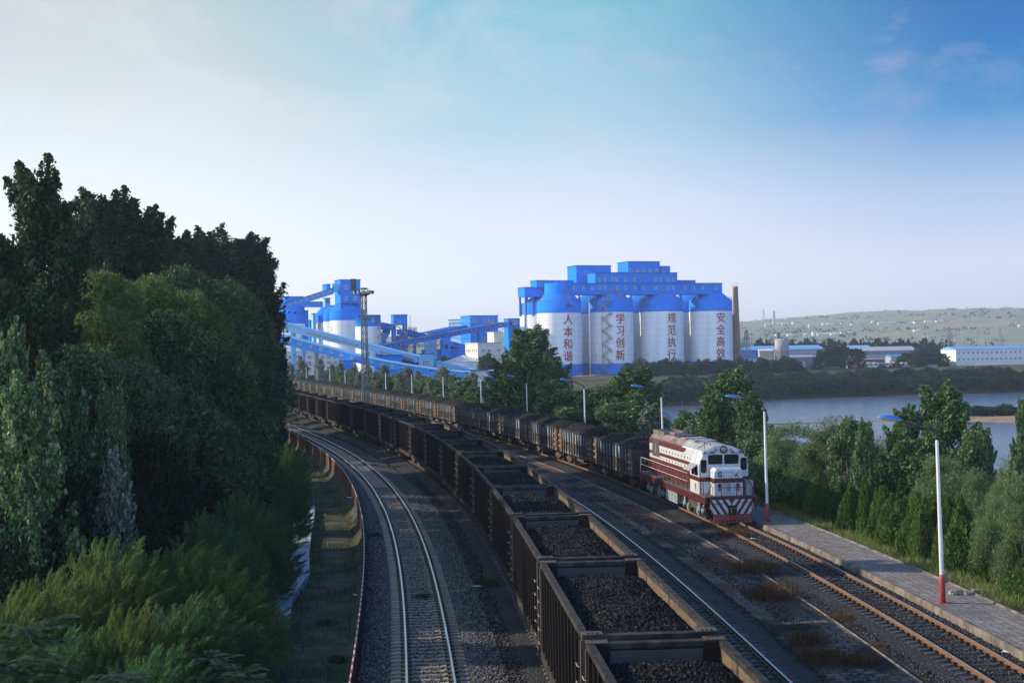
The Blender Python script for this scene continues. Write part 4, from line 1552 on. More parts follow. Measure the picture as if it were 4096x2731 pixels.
def win(parent, x, z, y=-.02, w=1.6, h=1.6, nx=2, ny=1, rz=0.0):
    o = link('window', window_mesh(w, h, nx, ny), parent)
    o.location = (x, y, z)
    o.rotation_euler = (0, 0, rz)
    return o


class Block:
    """a box building part set in the frame of its thing: front-left-bottom corner from the survey"""

    def __init__(s, P0, yaw):
        s.P0, s.yaw = P0, yaw
        s.c, s.s = math.cos(yaw), math.sin(yaw)

    def w_to(s, px, py):
        """local x at which the front wall meets the photo column px"""
        r = ray(px, py)
        t = r.x / r.y
        return (t * s.P0.y - s.P0.x) / (s.c - t * s.s)

    def z_of(s, lx, px, py):
        Y = s.P0.y + lx * s.s
        return at(px, py, Y).z

    def loc(s, px, py):
        x = s.w_to(px, py)
        return x, s.z_of(x, px, py)


def frame_at(px, py, Y, yaw=YAW, z=None):
    p = at(px, py, Y)
    p.z = GZ if z is None else z
    return Block(p, yaw)


def thing_at(B, name, label, cat, group=None):
    return empty(name, B.P0, B.yaw, label, cat, group)


def wall_box(parent, name, B, x0, x1, z0, z1, d0, d1, m, roof=None, ov=.35, rt=.25):
    b = MB().box(x0, x1, d0, d1, z0 - B.P0.z, z1 - B.P0.z, 0)
    o = b.build(name, m, parent)
    if roof:
        MB().box(x0 - ov, x1 + ov, d0 - ov, d1 + ov, z1 - B.P0.z + .004, z1 - B.P0.z + rt, 0).build('roof', roof, parent)
    return o


# ---------------------------------------------------------------- the four lettered silos, row at yaw 20 degrees, and their back row
zq = lambda x, y: (2000 + x * .42517, 1000 + y * .42517)     # survey crop of the silo block
SIL_R = 11.0
words = ['人本和谐', '学习创新', '规范执行', '安全高效']
cxs = [558, 1046, 1520, 1984]
tops = [(480, 590, 1075), (474, 583, 1066), (471, 577, 1055), (467, 573, 1045)]
tx = [642, 1133, 1617, 2078]
tys = [(657, 775, 890, 1005), (652, 764, 879, 995), (645, 760, 872, 987), (640, 755, 867, 977)]
SILOS = []
how = ['first', 'second', 'third', 'fourth']
for i in range(4):
    Yc = 697 + 10.0 * i
    c = at(*zq(cxs[i], 700), Yc)
    zt, zw, zbw = [at(*zq(cxs[i], q), Yc - SIL_R * .92).z for q in tops[i]]
    root = empty('silo', (c.x, c.y, GZ), YAW, f'white and blue storage silo lettered {words[i]} in red down its front', 'silo', 'lettered storage silos')
    SILOS.append((c, zt, zw, zbw, root))
    b = MB()
    g = GZ
    b.lathe([(SIL_R, -2), (SIL_R, zbw - g), (SIL_R, zbw - g + .01), (SIL_R, zw - g), (SIL_R, zw - g + .01), (SIL_R, zt - g), (SIL_R - .5, zt - g + .02)],
            96, [0, 0, 1, 1, 0, 0])
    b.build('barrel', [M_blue, M_silow], root, fix=False)
    cn = MB()
    if i == 0:
        cn.lathe([(SIL_R - .6, zt - g - .2), (SIL_R - 1.4, zt - g + .9), (7.4, zt - g + 3.5), (7.0, zt - g + 4.2), (7.0, zt - g + 9.0)], 64, [0] * 4)
    else:
        cn.lathe([(SIL_R - .6, zt - g - .2), (SIL_R - 1.2, zt - g + .5), (4.2, zt - g + 5.4)], 64, [0] * 2)
    cn.build('cone_roof', [M_blue], root, fix=False)
    rl = MB()
    n = 44
    for k in range(n):
        a_ = 2 * math.pi * k / n
        rl.bar((10.8 * math.cos(a_), 10.8 * math.sin(a_), zt - g), (10.8 * math.cos(a_), 10.8 * math.sin(a_), zt - g + 1.2), .07)
    for z in (.6, 1.2):
        rl.tube([(10.8 * math.cos(2 * math.pi * k / n), 10.8 * math.sin(2 * math.pi * k / n), zt - g + z) for k in range(n + 1)], .05, 4, caps=False)
    rl.build('guard_rail', M_galv, root)
    # characters, wrapped round the barrel
    for ch, ty in zip(words[i], tys[i]):
        px_, py_ = zq(tx[i], ty)
        r_ = ray(px_, py_)
        # intersect sight line with the cylinder
        o2, d2_ = Vector((-c.x, -c.y)), Vector((r_.x, r_.y))
        A_, B_, C_ = d2_.dot(d2_), 2 * o2.dot(d2_), o2.dot(o2) - SIL_R ** 2
        t_ = (-B_ - math.sqrt(B_ * B_ - 4 * A_ * C_)) / (2 * A_)
        hit = Vector((0, 0, CAM_H)) + r_ * t_
        ang = math.atan2(hit.y - c.y, hit.x - c.x) - YAW
        me = text_mesh(ch, 5.35, .022)
        bm = bmesh.new()
        for k_, (sx_, sy_) in enumerate(((-.085, 0), (.085, 0), (0, .05), (0, -.05))):    # strokes drawn over in four passes
            n0 = len(bm.verts)
            bm.from_mesh(me)
            bm.verts.ensure_lookup_table()
            for v in bm.verts[n0:]:
                v.co += Vector((sx_, sy_, k_ * .012))
        for xx in np.arange(-3, 3.01, .35):
            bmesh.ops.bisect_plane(bm, geom=bm.verts[:] + bm.edges[:] + bm.faces[:], plane_co=(xx, 0, 0), plane_no=(1, 0, 0))
        for v in bm.verts:
            th = ang + v.co.x * .94 / SIL_R
            r2_ = SIL_R + .06 + v.co.z
            v.co = Vector((r2_ * math.cos(th), r2_ * math.sin(th), v.co.y + hit.z - GZ))
        bm.to_mesh(me)
        bm.free()
        me.name = 'character'
        me.materials.clear()
        me.materials.append(M_redpaint)
        link('character', me, root)
    # small base windows
    for px_ in {0: (720,), 1: (1122,), 2: (1405, 1503, 1607), 3: (1877, 1975, 2078)}[i]:
        for dy, h_ in ((1105 - 12 * i, 1.3),):
            P_ = zq(px_, dy)
            r_ = ray(*P_)
            o2, d2_ = Vector((-c.x, -c.y)), Vector((r_.x, r_.y))
            A_, B_, C_ = d2_.dot(d2_), 2 * o2.dot(d2_), o2.dot(o2) - SIL_R ** 2
            D_ = B_ * B_ - 4 * A_ * C_
            if D_ <= 0:
                continue
            hit = Vector((0, 0, CAM_H)) + r_ * ((-B_ - math.sqrt(D_)) / (2 * A_))
            a_ = math.atan2(hit.y - c.y, hit.x - c.x) - YAW
            win(root, (SIL_R + .04) * math.cos(a_), hit.z - GZ, (SIL_R + .04) * math.sin(a_), 1.3, 1.2, 2, 1, a_ + math.pi / 2)
    # flood lights low on the barrel
    for px_, py_ in {0: ((495, 1000),), 1: ((910, 990),), 2: ((1399, 968), (1690, 962)), 3: ((1871, 960), (2158, 957))}[i]:
        r_ = ray(*zq(px_, py_))
        o2, d2_ = Vector((-c.x, -c.y)), Vector((r_.x, r_.y))
        A_, B_, C_ = d2_.dot(d2_), 2 * o2.dot(d2_), o2.dot(o2) - SIL_R ** 2
        D_ = max(0, B_ * B_ - 4 * A_ * C_)
        hit = Vector((0, 0, CAM_H)) + r_ * ((-B_ - math.sqrt(D_)) / (2 * A_))
        a_ = math.atan2(hit.y - c.y, hit.x - c.x) - YAW
        vb = MB().box(-.3, .3, -.25, 0, -.9, .9)
        vb.build('vent_hood', M_wframe, root, M=Matrix.Translation(((SIL_R + .25) * math.cos(a_), (SIL_R + .25) * math.sin(a_), hit.z - GZ)) @ Matrix.Rotation(a_ + math.pi / 2, 4, 'Z'))
# emblem on the first silo
c, zt, zw, zbw, root = SILOS[0]


def on_barrel(c, px_, py_, rad=SIL_R):
    r_ = ray(px_, py_)
    o2, d2_ = Vector((-c.x, -c.y)), Vector((r_.x, r_.y))
    A_, B_, C_ = d2_.dot(d2_), 2 * o2.dot(d2_), o2.dot(o2) - rad ** 2
    hit = Vector((0, 0, CAM_H)) + r_ * ((-B_ - math.sqrt(max(0, B_ * B_ - 4 * A_ * C_))) / (2 * A_))
    return math.atan2(hit.y - c.y, hit.x - c.x) - YAW, hit.z


em = MB()
ez = lambda x, y: (2220 + x * .042517, 1190 + y * .042517)


def em_poly(pts, mi):
    vs_ = []
    for p_ in pts:
        a_, z_ = on_barrel(c, *ez(*p_))
        vs_.append(((SIL_R + .07) * math.cos(a_), (SIL_R + .07) * math.sin(a_), z_ - GZ))
    em.add(vs_, [tuple(range(len(vs_)))], mi)


em_poly([(960, 900), (1120, 900), (1290, 590), (1160, 580)], 0)
em_poly([(1160, 900), (1290, 900), (1400, 640), (1330, 560), (1310, 600)], 0)
em_poly([(1330, 900), (1440, 900), (1520, 720), (1430, 660)], 0)
em_poly([(1480, 900), (1590, 890), (1640, 800), (1540, 730)], 0)
em_poly([(1255 + 85 * math.cos(t_), 465 + 95 * math.sin(t_)) for t_ in np.linspace(0, 2 * math.pi, 13)[:-1]], 1)
em.build('emblem', [M_emb, M_embred], root, fix=False)
for k, ch in enumerate('中国神华煤业'):
    a_, z_ = on_barrel(c, *ez(800 + 180 * k, 1085))
    me = text_mesh(ch, .72, .01)
    me.materials.clear()
    me.materials.append(M_emb)
    rr = SIL_R + .09
    link('emblem_character', me, root, basis((-math.sin(a_), math.cos(a_), 0), (0, 0, 1), (math.cos(a_), math.sin(a_), 0), (rr * math.cos(a_), rr * math.sin(a_), z_ - GZ)))

# back row, seen in the gaps
for i in range(4):
    c0, zt, zw, zbw, _r = SILOS[i]
    off_ = Vector((-8.2, 25.5, 0)) if i == 0 else Vector((-8.9, 25.5, 0))
    p = c0 + off_
    root = empty('silo', (p.x, p.y, GZ), YAW, f'plain white and blue silo hidden behind the silo lettered {words[i]}', 'silo', 'back row of plain silos')
    b = MB()
    g = GZ
    b.lathe([(SIL_R, -2), (SIL_R, zbw - g), (SIL_R, zbw - g + .01), (SIL_R, zw - g), (SIL_R, zw - g + .01), (SIL_R, zt - g), (9, zt - g + .5), (4, zt - g + 4)], 72, [0, 0, 1, 1, 0, 0, 0])
    b.build('barrel', [M_blue, M_silow], root, fix=False)
    if i == 0:
        pp = MB()
        a_, z_ = on_barrel(p, *zq(238, 560))
        pp.tube([((SIL_R + .4) * math.cos(a_), (SIL_R + .4) * math.sin(a_), 0), ((SIL_R + .4) * math.cos(a_), (SIL_R + .4) * math.sin(a_), zt - g)], .35, 8)
        pp.build('drain_pipe', M_galv, root)

# head houses and distribution gallery on the silos
B = Block(SILOS[0][0] - Vector((CY_, SY_, 0)) * 6.0 + Vector((SY_, -CY_, 0)) * 5.2, YAW)
B.P0.z = GZ
hall = thing_at(B, 'head_house', 'long blue distribution gallery with stacked head houses across the silo tops', 'industrial building')


def zB(x, y):
    return B.loc(*zq(x, y))


def hbox(name, xa, xb, ya, yb, d0, d1, roof=True):
    x0, z1 = zB(xa, ya)
    x1, _ = zB(xb, ya)
    _, z0 = zB(xa, yb)
    return wall_box(hall, name, B, x0, x1, z0, z1, d0, d1, M_blue, M_blueroof if roof else None), x0, x1, z0, z1


_, gx0, gx1, gz0, gz1 = hbox('gallery', 520, 2090, 316, 421, 0, 10.5)
for x_ in (558, 695, 785, 868, 940, 990, 1105, 1183, 1271, 1350, 1467, 1585, 1630, 1743, 1822, 1907, 2036):
    lx, lz = zB(x_, 357 - (x_ - 558) * .0015)
    win(hall, lx, lz - GZ, -.02, 1.05, 1.35)
_, ux0, ux1, uz0, uz1 = hbox('upper_storey', 898, 1670, 214, 313, .35, 10.2)
for x_ in (938, 990, 1058, 1099, 1183, 1271, 1467, 1512, 1583, 1630):
    lx, lz = zB(x_, 278)
    win(hall, lx, lz - GZ, .33, 1.05, 1.35)


def deep(name, xa, xb, ya, yb, depth, size, wins, roof=True, lw=()):
    """a head house standing 'depth' metres behind the gallery front"""
    o_ = B.P0 + Vector((-SY_, CY_, 0)) * depth
    B2 = Block(o_, YAW)
    x0, z1 = B2.loc(*zq(xa, ya))
    x1, _ = B2.loc(*zq(xb, ya))
    _, z0 = B2.loc(*zq(xa, yb))
    wall_box(hall, name, B2, x0, x1, z0, z1, depth, depth + size, M_blue, M_blueroof if roof else None)
    for x_, y_, w_, h_ in wins:
        lx, lz = B2.loc(*zq(x_, y_))
        win(hall, lx, lz - GZ, depth - .02, w_, h_)
    return x0, x1, z0, z1


deep('tower_block', 717, 1043, 148, 320, 14, 12, ((805, 222, 1.6, 1.5),))
x0, x1, z0, z1 = deep('tower_block', 1205, 1503, 110, 220, 8, 13, tuple((q, 195, 1.5, 1.5) for q in (1231, 1291, 1354, 1412, 1471)))
deep('tower_block', 1508, 1600, 155, 222, 10, 6, ((1537, 196, 1.8, 1.4),))
deep('rear_gallery', 1672, 1838, 288, 320, 12, 9, ())
deep('rear_gallery', 425, 720, 290, 330, 19, 8, ((520, 312, 1.3, 1.0), (585, 312, 1.3, 1.0)))
deep('rear_tower', 345, 440, 288, 352, 21, 9, ((383, 320, 1.8, 1.5),))
x0, x1, z0, z1 = deep('loading_house', 232, 445, 352, 440, 23, 10, ((402, 380, 1.7, 1.3),))
for x_ in (x0 + .7, x0 + 4.5, x1 - .8):
    for y_ in (23.8, 32):
        MB().box(x_ - .45, x_ + .45, y_ - .45, y_ + .45, 30, z0 - GZ).build('support_leg', M_frame, hall)
# legs under the front gallery
for x_ in (750, 905, 1235, 1385, 1708, 1858):
    lx, _ = zB(x_, 440)
    MB().box(lx - .35, lx + .35, .3, 1.0, 32.5, gz0 - GZ - .004).build('support_leg', M_frame, hall)
for x_ in (829, 1312, 1782):
    lx, _ = zB(x_, 360)
    MB().bar((lx, -.12, gz0 - GZ), (lx, -.12, gz1 - GZ), .22, .2).build('drain_pipe', M_frame, hall)
# stair tower on the second silo, dog-legged flights with landings
c2_, zt2 = SILOS[1][0], SILOS[1][1]
st = empty('stair_tower', (c2_.x, c2_.y, GZ), 0, 'rusty zigzag steel stair climbing the silo lettered 学习创新', 'staircase')
ys = [466, 480, 527, 598, 645, 710, 762, 826, 880, 942, 994, 1054, 1106, 1170]
stz = MB()
for k in range(1, len(ys)):
    xa, xb = (965, 1040) if k % 2 else (1040, 965)
    Yp = c2_.y - SIL_R - 1.3
    p_, q_ = at(*zq(xa, ys[k - 1]), Yp), at(*zq(xb, ys[k]), Yp)
    o_ = Vector((c2_.x, c2_.y, GZ))
    for dy in (-.45, .45):
        dv = Vector((0, dy, 0))
        stz.bar(p_ - o_ + dv, q_ - o_ + dv, .13, .32)
        stz.bar(p_ - o_ + dv + Vector((0, 0, 1.0)), q_ - o_ + dv + Vector((0, 0, 1.0)), .07, .07)
    stz.box(q_.x - o_.x - .9, q_.x - o_.x + .9, -SIL_R - 1.9, -SIL_R + .6, q_.z - GZ - .1, q_.z - GZ + .06)
    for dx in (-.8, .8):
        stz.bar((q_.x - o_.x + dx, -SIL_R - 1.85, q_.z - GZ), (q_.x - o_.x + dx, -SIL_R - 1.85, q_.z - GZ + 1.1), .06)
    stz.bar((q_.x - o_.x - .8, -SIL_R - 1.85, q_.z - GZ + 1.1), (q_.x - o_.x + .8, -SIL_R - 1.85, q_.z - GZ + 1.1), .06)
stz.build('flights', M_stair, st)
sp = MB()
for xa in (958,):
    p_ = at(*zq(xa, 470), c2_.y - SIL_R - 1.3) - Vector((c2_.x, c2_.y, GZ))
    sp.tube([(p_.x, p_.y + .6, 0), (p_.x, p_.y + .6, p_.z)], .16, 6)
sp.build('post', M_stair, st)
# roof stairs from the silo shoulders to the gallery doors
for i, (pts_) in enumerate([((655, 468), (610, 378)), ((1150, 465), (1105, 375), (1062, 380), (960, 468)), ((1545, 465), (1528, 385)), ((2008, 460), (1997, 380))]):
    ci, zti = SILOS[i][0], SILOS[i][1]
    rs_ = MB()
    o_ = Vector((ci.x, ci.y, GZ))
    prev = None
    for k, p2 in enumerate(pts_):
        Yp = ci.y - (8.3 if k in (0, 3) else 6.3)
        w_ = at(*zq(*p2), Yp) - o_
        if prev is not None:
            for dx in (-.5, .5):
                rs_.bar(prev + Vector((dx, 0, 0)), w_ + Vector((dx, 0, 0)), .13, .3)
                rs_.bar(prev + Vector((dx, 0, 1.0)), w_ + Vector((dx, 0, 1.0)), .07, .07)
        prev = w_
    tp = at(*zq(*pts_[1]), ci.y - 6.3) - o_
    rs_.box(tp.x - 1.2, tp.x + 1.2, tp.y - .8, tp.y + 1.2, tp.z - .1, tp.z + .05)
    nm = rs_.build('roof_stair', M_stair)
    nm.location = o_
    tag(nm, f'small steel stair from the shoulder of the silo lettered {words[i]} up to the gallery', 'staircase', 'roof stairs on the silos')
# white down pipe between the first and second silo
dp = MB()
p_ = at(*zq(838, 480), 693)
dp.tube([(0, 0, 0), (0, 0, p_.z - GZ - 1.5), (0, 1.5, p_.z - GZ + 1.5)], .38, 8)
o = dp.build('chute_pipe', M_silow)
o.location = (p_.x, p_.y, GZ)
tag(o, 'thin white vertical pipe between the silos lettered 人本和谐 and 学习创新', 'pipe')

# brick chimney beside the silos
pc = at(2947, 1461, 742)
ch = empty('brick_chimney', (pc.x, pc.y, GZ - 1.5), 0, 'tall brown brick chimney with an iron ring beside the silos', 'chimney')
hz = at(2948, 1145, 742).z - GZ + 1.5
M_brickch = mat('brown chimney brick', (0.36, 0.215, 0.155), 0.9, (0.24, 0.145, 0.11), 0.5, 0.9, stretch=(1, 1, .25))
b = MB().lathe([(2.3, 0), (2.2, hz * .3), (1.35, hz - 1.2), (1.45, hz - 1.1), (1.45, hz), (1.1, hz), (1.0, hz - 1)], 28, [0] * 6, cap=True)
b.build('shaft', M_brickch, ch, fix=False)
b = MB().lathe([(2.25, hz * .285), (2.9, hz * .287), (2.9, hz * .295), (2.2, hz * .297)], 28, [0] * 3, cap=False)
for k in range(16):
    a_ = k / 16 * 2 * math.pi
    b.bar((2.8 * math.cos(a_), 2.8 * math.sin(a_), hz * .295), (2.8 * math.cos(a_), 2.8 * math.sin(a_), hz * .295 + 1.1), .08)
b.build('platform', M_stair, ch)
b = MB()
for dx in (-.8, 0, .8):
    b.bar((dx, 0, hz - .2), (dx, 0, hz + 1.9), .09)
b.build('lightning_rod', M_stair, ch)

# ---------------------------------------------------------------- left part of the plant
q1 = lambda x, y: (1080 + x * .2551, 1100 + y * .2551)
q2 = lambda x, y: (1450 + x * .19773, 1230 + y * .19773)
q3 = lambda x, y: (1780 + x * .18498, 1230 + y * .18498)


def silo_px(pl, pr, Y, yb, yt, extra, label, group=None, mats=None, number=None):
    """silo from its left/right outline columns; yb = paint boundary rows, yt = top row"""
    a_, b_ = at(*pl, Y), at(*pr, Y)
    rad = (b_.x - a_.x) / 2
    cx_ = (a_.x + b_.x) / 2
    root = empty('silo', (cx_, Y, GZ), 0, label, 'silo', group)
    zt = at(*yt, Y - rad).z - GZ
    zw = at(*yb, Y - rad).z - GZ
    prof = [(rad, -1), (rad, zw), (rad, zw + .01), (rad, zt)] + [(r_ * rad, at(*p_, Y - rad * r_).z - GZ) for r_, p_ in extra]
    MB().lathe(prof, 72, [0, 1, 1] + [1] * len(extra)).build('barrel', [M_silow, M_blue], root, fix=False)
    if number:
        ch_, (nx_, ny_), sz = number
        r_ = ray(nx_, ny_)
        C0 = Vector((cx_, Y, 0))
        o2, d2_ = Vector((-cx_, -Y)), Vector((r_.x, r_.y))
        A_, B_, C_ = d2_.dot(d2_), 2 * o2.dot(d2_), o2.dot(o2) - rad ** 2
        D_ = B_ * B_ - 4 * A_ * C_
        if D_ > 0:
            hit = Vector((0, 0, CAM_H)) + r_ * ((-B_ - math.sqrt(D_)) / (2 * A_))
            a2 = math.atan2(hit.y - Y, hit.x - cx_)
            rr = rad + .12
            text_part('number', ch_, sz, M_redpaint, root, basis((-math.sin(a2), math.cos(a2), 0), (0, 0, 1), (math.cos(a2), math.sin(a2), 0), (rr * math.cos(a2), rr * math.sin(a2), hit.z - GZ)), .05)
    return root, cx_, rad, zt


r1, c1x, r1r, z1t = silo_px(q1(940, 700), q1(1485, 700), 620, q1(1200, 708), q1(1200, 560), [(.98, q1(1200, 552)), (.55, q1(1200, 430))], 'biggest left silo, white below blue, under the blue tower house', 'silos of the left plant', number=('2', q1(958, 850), 3.4))
silo_px(q1(833, 700), q1(1250, 700), 648, q1(880, 728), q1(880, 590), [(.97, q1(880, 582)), (.5, q1(900, 470))], 'left plant silo numbered 1, half hidden behind the biggest one', 'silos of the left plant', number=('1', q1(845, 860), 3.4))
silo_px(q1(716, 700), q1(1100, 700), 676, q1(775, 745), q1(775, 608), [(.97, q1(775, 600)), (.5, q1(800, 500))], 'left plant silo with a red number 3 on white', 'silos of the left plant', number=('3', q1(752, 805), 4.0))
silo_px(q1(150, 700), q1(545, 700), 640, q1(320, 762), q1(320, 500), [(.9, q1(320, 480))], 'wide leftmost silo with a deep blue top, beside the poplar trees', 'silos of the left plant')
silo_px(q1(1340, 900), q2(372, 500), 560, q2(215, 380), q2(215, 150), [(1.02, q2(215, 150)), (1.02, q2(215, 143))], 'slim flat-roofed white silo with blue top right of the floodlight mast', 'silos of the left plant')
# window, lamp of the slim silo
so = [o for o in bpy.data.objects if o.name.startswith('silo') and o.get('label', '').startswith('slim flat')][0]
rad5 = (at(*q2(372, 500), 560).x - at(*q1(1340, 900), 560).x) / 2
for (x_, y_), w_, h_ in (((85, 288), .9, .85), ((208, 255), 1.15, 1.75)):
    pz = at(*q2(x_, y_), 560 - rad5 * .95)
    a_ = math.asin(max(-1, min(1, (pz.x - so.location.x) / rad5))) - math.pi / 2
    win(so, (rad5 + .05) * math.cos(a_), pz.z - GZ, (rad5 + .05) * math.sin(a_), w_, h_, 2, 1, a_ + math.pi / 2)


def block(name, label, cat, zoom, Y, xa, xb, yt, yb, depth, m=None, roof=None, yaw=YAW, wins=(), to_ground=False, group=None, lwins=()):
    """box building: front wall from column xa to xb, rows yt to yb"""
    m = m or M_blue
    B_ = frame_at(*zoom(xa, yb), Y, yaw)
    root = thing_at(B_, name, label, cat, group)
    x1 = B_.w_to(*zoom(xb, yt))
    z1 = at(*zoom(xa, yt), Y).z
    z0 = GZ - 1 if to_ground else at(*zoom(xa, yb), Y).z
    wall_box(root, 'walls', B_, 0, x1, z0, z1, 0, depth, m, roof or M_blueroof, .3, .22)
    for (x_, y_, w_, h_, nx_, ny_) in wins:
        lx, lz = B_.loc(*zoom(x_, y_))
        win(root, lx, lz - GZ, -.02, w_, h_, nx_, ny_)
    for (dy, z_, w_, h_, nx_, ny_) in lwins:
        win(root, -.02, z_ - GZ, dy, w_, h_, nx_, ny_, -math.pi / 2)
    return root, B_, x1, z0, z1


# tower house above the biggest silo, on columns
root, B_, x1, z0, z1 = block('tower_house', 'tall blue tower house standing on columns over the biggest left silo', 'industrial building', q1, 613, 1108, 1415, 76, 440, 11, wins=((1187, 190, 1.6, 1.4, 3, 1), (1190, 370, 1.6, 1.4, 3, 1), (1338, 370, 1.5, 1.4, 3, 1)))
lx, lz = B_.loc(*q1(1308, 160))
MB().box(lx - 1.2, lx + 1.2, -.06, -.003, lz - GZ - 2.8, lz - GZ + 2.8).build('louvre', M_void, root)
cl = MB()
zc0 = at(*q1(1108, 556), 613).z - GZ
for x_ in (.5, x1 * .5, x1 - .5):
    for y_ in (.5, 10.4):
        cl.box(x_ - .5, x_ + .5, y_ - .5, y_ + .5, zc0 - 2, z0 - GZ - .004)
cl.box(0, x1, 6, 6.2, zc0 - 1, z0 - GZ - .01)
cl.build('columns', M_frame, root)
bay = MB()
p_a, p_b = at(*q1(1010, 140), 613), at(*q1(1065, 255), 613)
bay.box(-3.2, -.004, 1.5, 5.5, at(*q1(1060, 255), 613).z - GZ, at(*q1(1060, 130), 613).z - GZ)
bay.build('bay', M_bluepale, root)
block('head_house', 'small blue head house behind the top of the sloping gallery', 'industrial building', q1, 650, 890, 1003, 146, 240, 9)
block('head_house', 'flat blue head house on the leftmost silo, above the sloping gallery', 'industrial building', q1, 650, 240, 520, 342, 505, 9, wins=())
block('head_house', 'low blue house at the left plant edge, touching the poplar trees', 'industrial building', q1, 655, 0, 135, 428, 470, 9)
block('lift_shaft', 'narrow pale blue shaft between the leftmost silo and silo 3', 'industrial building', q1, 668, 680, 712, 606, 900, 4, m=M_bluepale, to_ground=True)
block('lift_shaft', 'narrow blue shaft behind the pale shaft, beside the leftmost silo', 'industrial building', q1, 674, 622, 664, 710, 900, 4, to_ground=True)
block('annex', 'tall dark blue annex leaning against the leftmost silo', 'industrial building', q1, 650, 545, 600, 560, 1000, 6, to_ground=True)
block('annex', 'narrow pale blue windowed annex left of the biggest silo', 'industrial building', q1, 625, 862, 945, 365, 500, 4, m=M_bluepale, wins=tuple((q, 405, .5, 2.0, 1, 1) for q in (885, 905, 925)))


def gallery(label, zoom_pts, Ya, Yb, thick, wid, m, wspec=None, legs=(), name='conveyor_gallery', ribbon_=None, group='conveyor galleries of the plant', lattice=False, legm=None, roofm=None):
    """covered conveyor bridge; zoom_pts = photo points along its top edge, thick = photo px height"""
    tot = abs(zoom_pts[-1][0] - zoom_pts[0][0])
    P_ = []
    for (x_, y_) in zoom_pts:
        f_ = abs(x_ - zoom_pts[0][0]) / tot
        Y_ = Ya + (Yb - Ya) * f_
        top = at(x_, y_, Y_)
        th = thick if not isinstance(thick, tuple) else thick[0] + (thick[1] - thick[0]) * f_
        P_.append((top, (at(x_, y_, Y_) - at(x_, y_ + th, Y_)).z, Y_))
    o0 = Vector((P_[0][0].x, P_[0][0].y, GZ))
    root = empty(name, o0, 0, label, 'conveyor gallery', group)
    body, roof = MB(), MB()
    for (a_, ha, _), (b_, hb, _) in zip(P_[:-1], P_[1:]):
        d_ = Vector((b_.x - a_.x, b_.y - a_.y, 0)).normalized()
        n_ = Vector((-d_.y, d_.x, 0)) * wid
        if n_.y < 0:
            n_ = -n_
        A0, B0 = a_ - o0, b_ - o0
        dz = Vector((0, 0, 1))
        body.hexa([A0 - dz * ha, B0 - dz * hb, B0 - dz * hb + n_, A0 - dz * ha + n_, A0 - dz * .15, B0 - dz * .15, B0 - dz * .15 + n_, A0 - dz * .15 + n_])
        e_ = n_.normalized() * .25
        roof.hexa([A0 - e_ - dz * .146, B0 - e_ - dz * .146, B0 + n_ + e_ - dz * .146, A0 + n_ + e_ - dz * .146, A0 - e_ + dz * .1, B0 - e_ + dz * .1, B0 + n_ * .5 + dz * .1 + n_ * .6, A0 + n_ * 1.1 + dz * .1])
    body.build('body', m, root)
    roof.build('roof', roofm or M_blueroof, root)

    def locate(x_, y_):
        """point on the front face under photo pixel"""
        for (a_, ha, Y0_), (b_, hb, Y1_) in zip(P_[:-1], P_[1:]):
            r_ = ray(x_, y_)
            t_ = r_.x / r_.y
            den = (b_.x - a_.x) - t_ * (b_.y - a_.y)
            f_ = (t_ * a_.y - a_.x) / den
            if -0.001 <= f_ <= 1.001:
                Y_ = a_.y + (b_.y - a_.y) * f_
                d_ = Vector((b_.x - a_.x, b_.y - a_.y, 0)).normalized()
                return at(x_, y_, Y_) - o0, math.atan2(d_.y, d_.x)
        return None, 0
    if wspec:
        for (x_, y_, w_, h_) in wspec:
            p_, rz = locate(x_, y_)
            if p_ is not None:
                if abs(rz) > math.pi / 2:
                    rz += math.pi
                win(root, p_.x, p_.z, p_.y - .03, w_, h_, 2, 1, rz)
    if ribbon_:
        for (xa, ya, xb, yb, n_, w_, h_) in ribbon_:
            for k in range(n_):
                f_ = (k + .5) / n_
                p_, rz = locate(xa + (xb - xa) * f_, ya + (yb - ya) * f_)
                if p_ is not None:
                    win(root, p_.x, p_.z, p_.y - .03, w_, h_, 1, 1, rz)
    for (x_, y_, w_) in legs:
        p_, rz = locate(x_, y_)
        if p_ is None:
            continue
        lg_ = MB()
        for dy in (.4, wid - .4):
            lg_.bar((p_.x, p_.y + dy, -1), (p_.x, p_.y + dy, p_.z), w_, w_)
        for z_ in np.arange(3, max(3.1, p_.z - 1), 5):
            lg_.bar((p_.x, p_.y + .4, z_), (p_.x, p_.y + wid - .4, z_), w_ * .6)
        lg_.build('trestle', legm or M_frame, root)
    if lattice:
        lt = MB()
        (a_, ha, _), (b_, hb, _) = P_[0], P_[-1]
        n_ = int((b_ - a_).length / 5)
        for k in range(n_):
            f0, f1 = k / n_, (k + 1) / n_
            top0 = a_ - o0 - Vector((0, 0, ha)) + (b_ - a_) * f0
            top1 = a_ - o0 - Vector((0, 0, ha)) + (b_ - a_) * f1
            sag = lambda f: Vector((0, .3, -.4 - 2.2 * abs(math.sin(f * math.pi * 4))))
            lt.bar(top0 + sag(f0), top1 + sag(f1), .16)
            lt.bar(top0 + Vector((0, .3, 0)), top0 + sag(f0), .12)
            lt.bar(top0 + sag(f0), top1 + Vector((0, .3, 0)), .1)
        lt.build('truss', M_galv, root)
    return root


# upper sloping gallery into the tower house
gallery('steep blue conveyor gallery climbing right into the tower house', [q1(-40, 530), q1(1005, 195)], 600, 606, 95 * .2551, 5, M_blue2,
        wspec=[(*q1(x_, 538 - (x_ - 52) * .3205), 1.0, .78) for x_ in (52, 140, 226, 313, 398, 485, 573, 662, 750, 840, 930)])
gallery('short level blue gallery between the leftmost silo and silo 1', [q1(470, 418), q1(862, 420)], 634, 634, 82 * .2551, 5, M_blue)
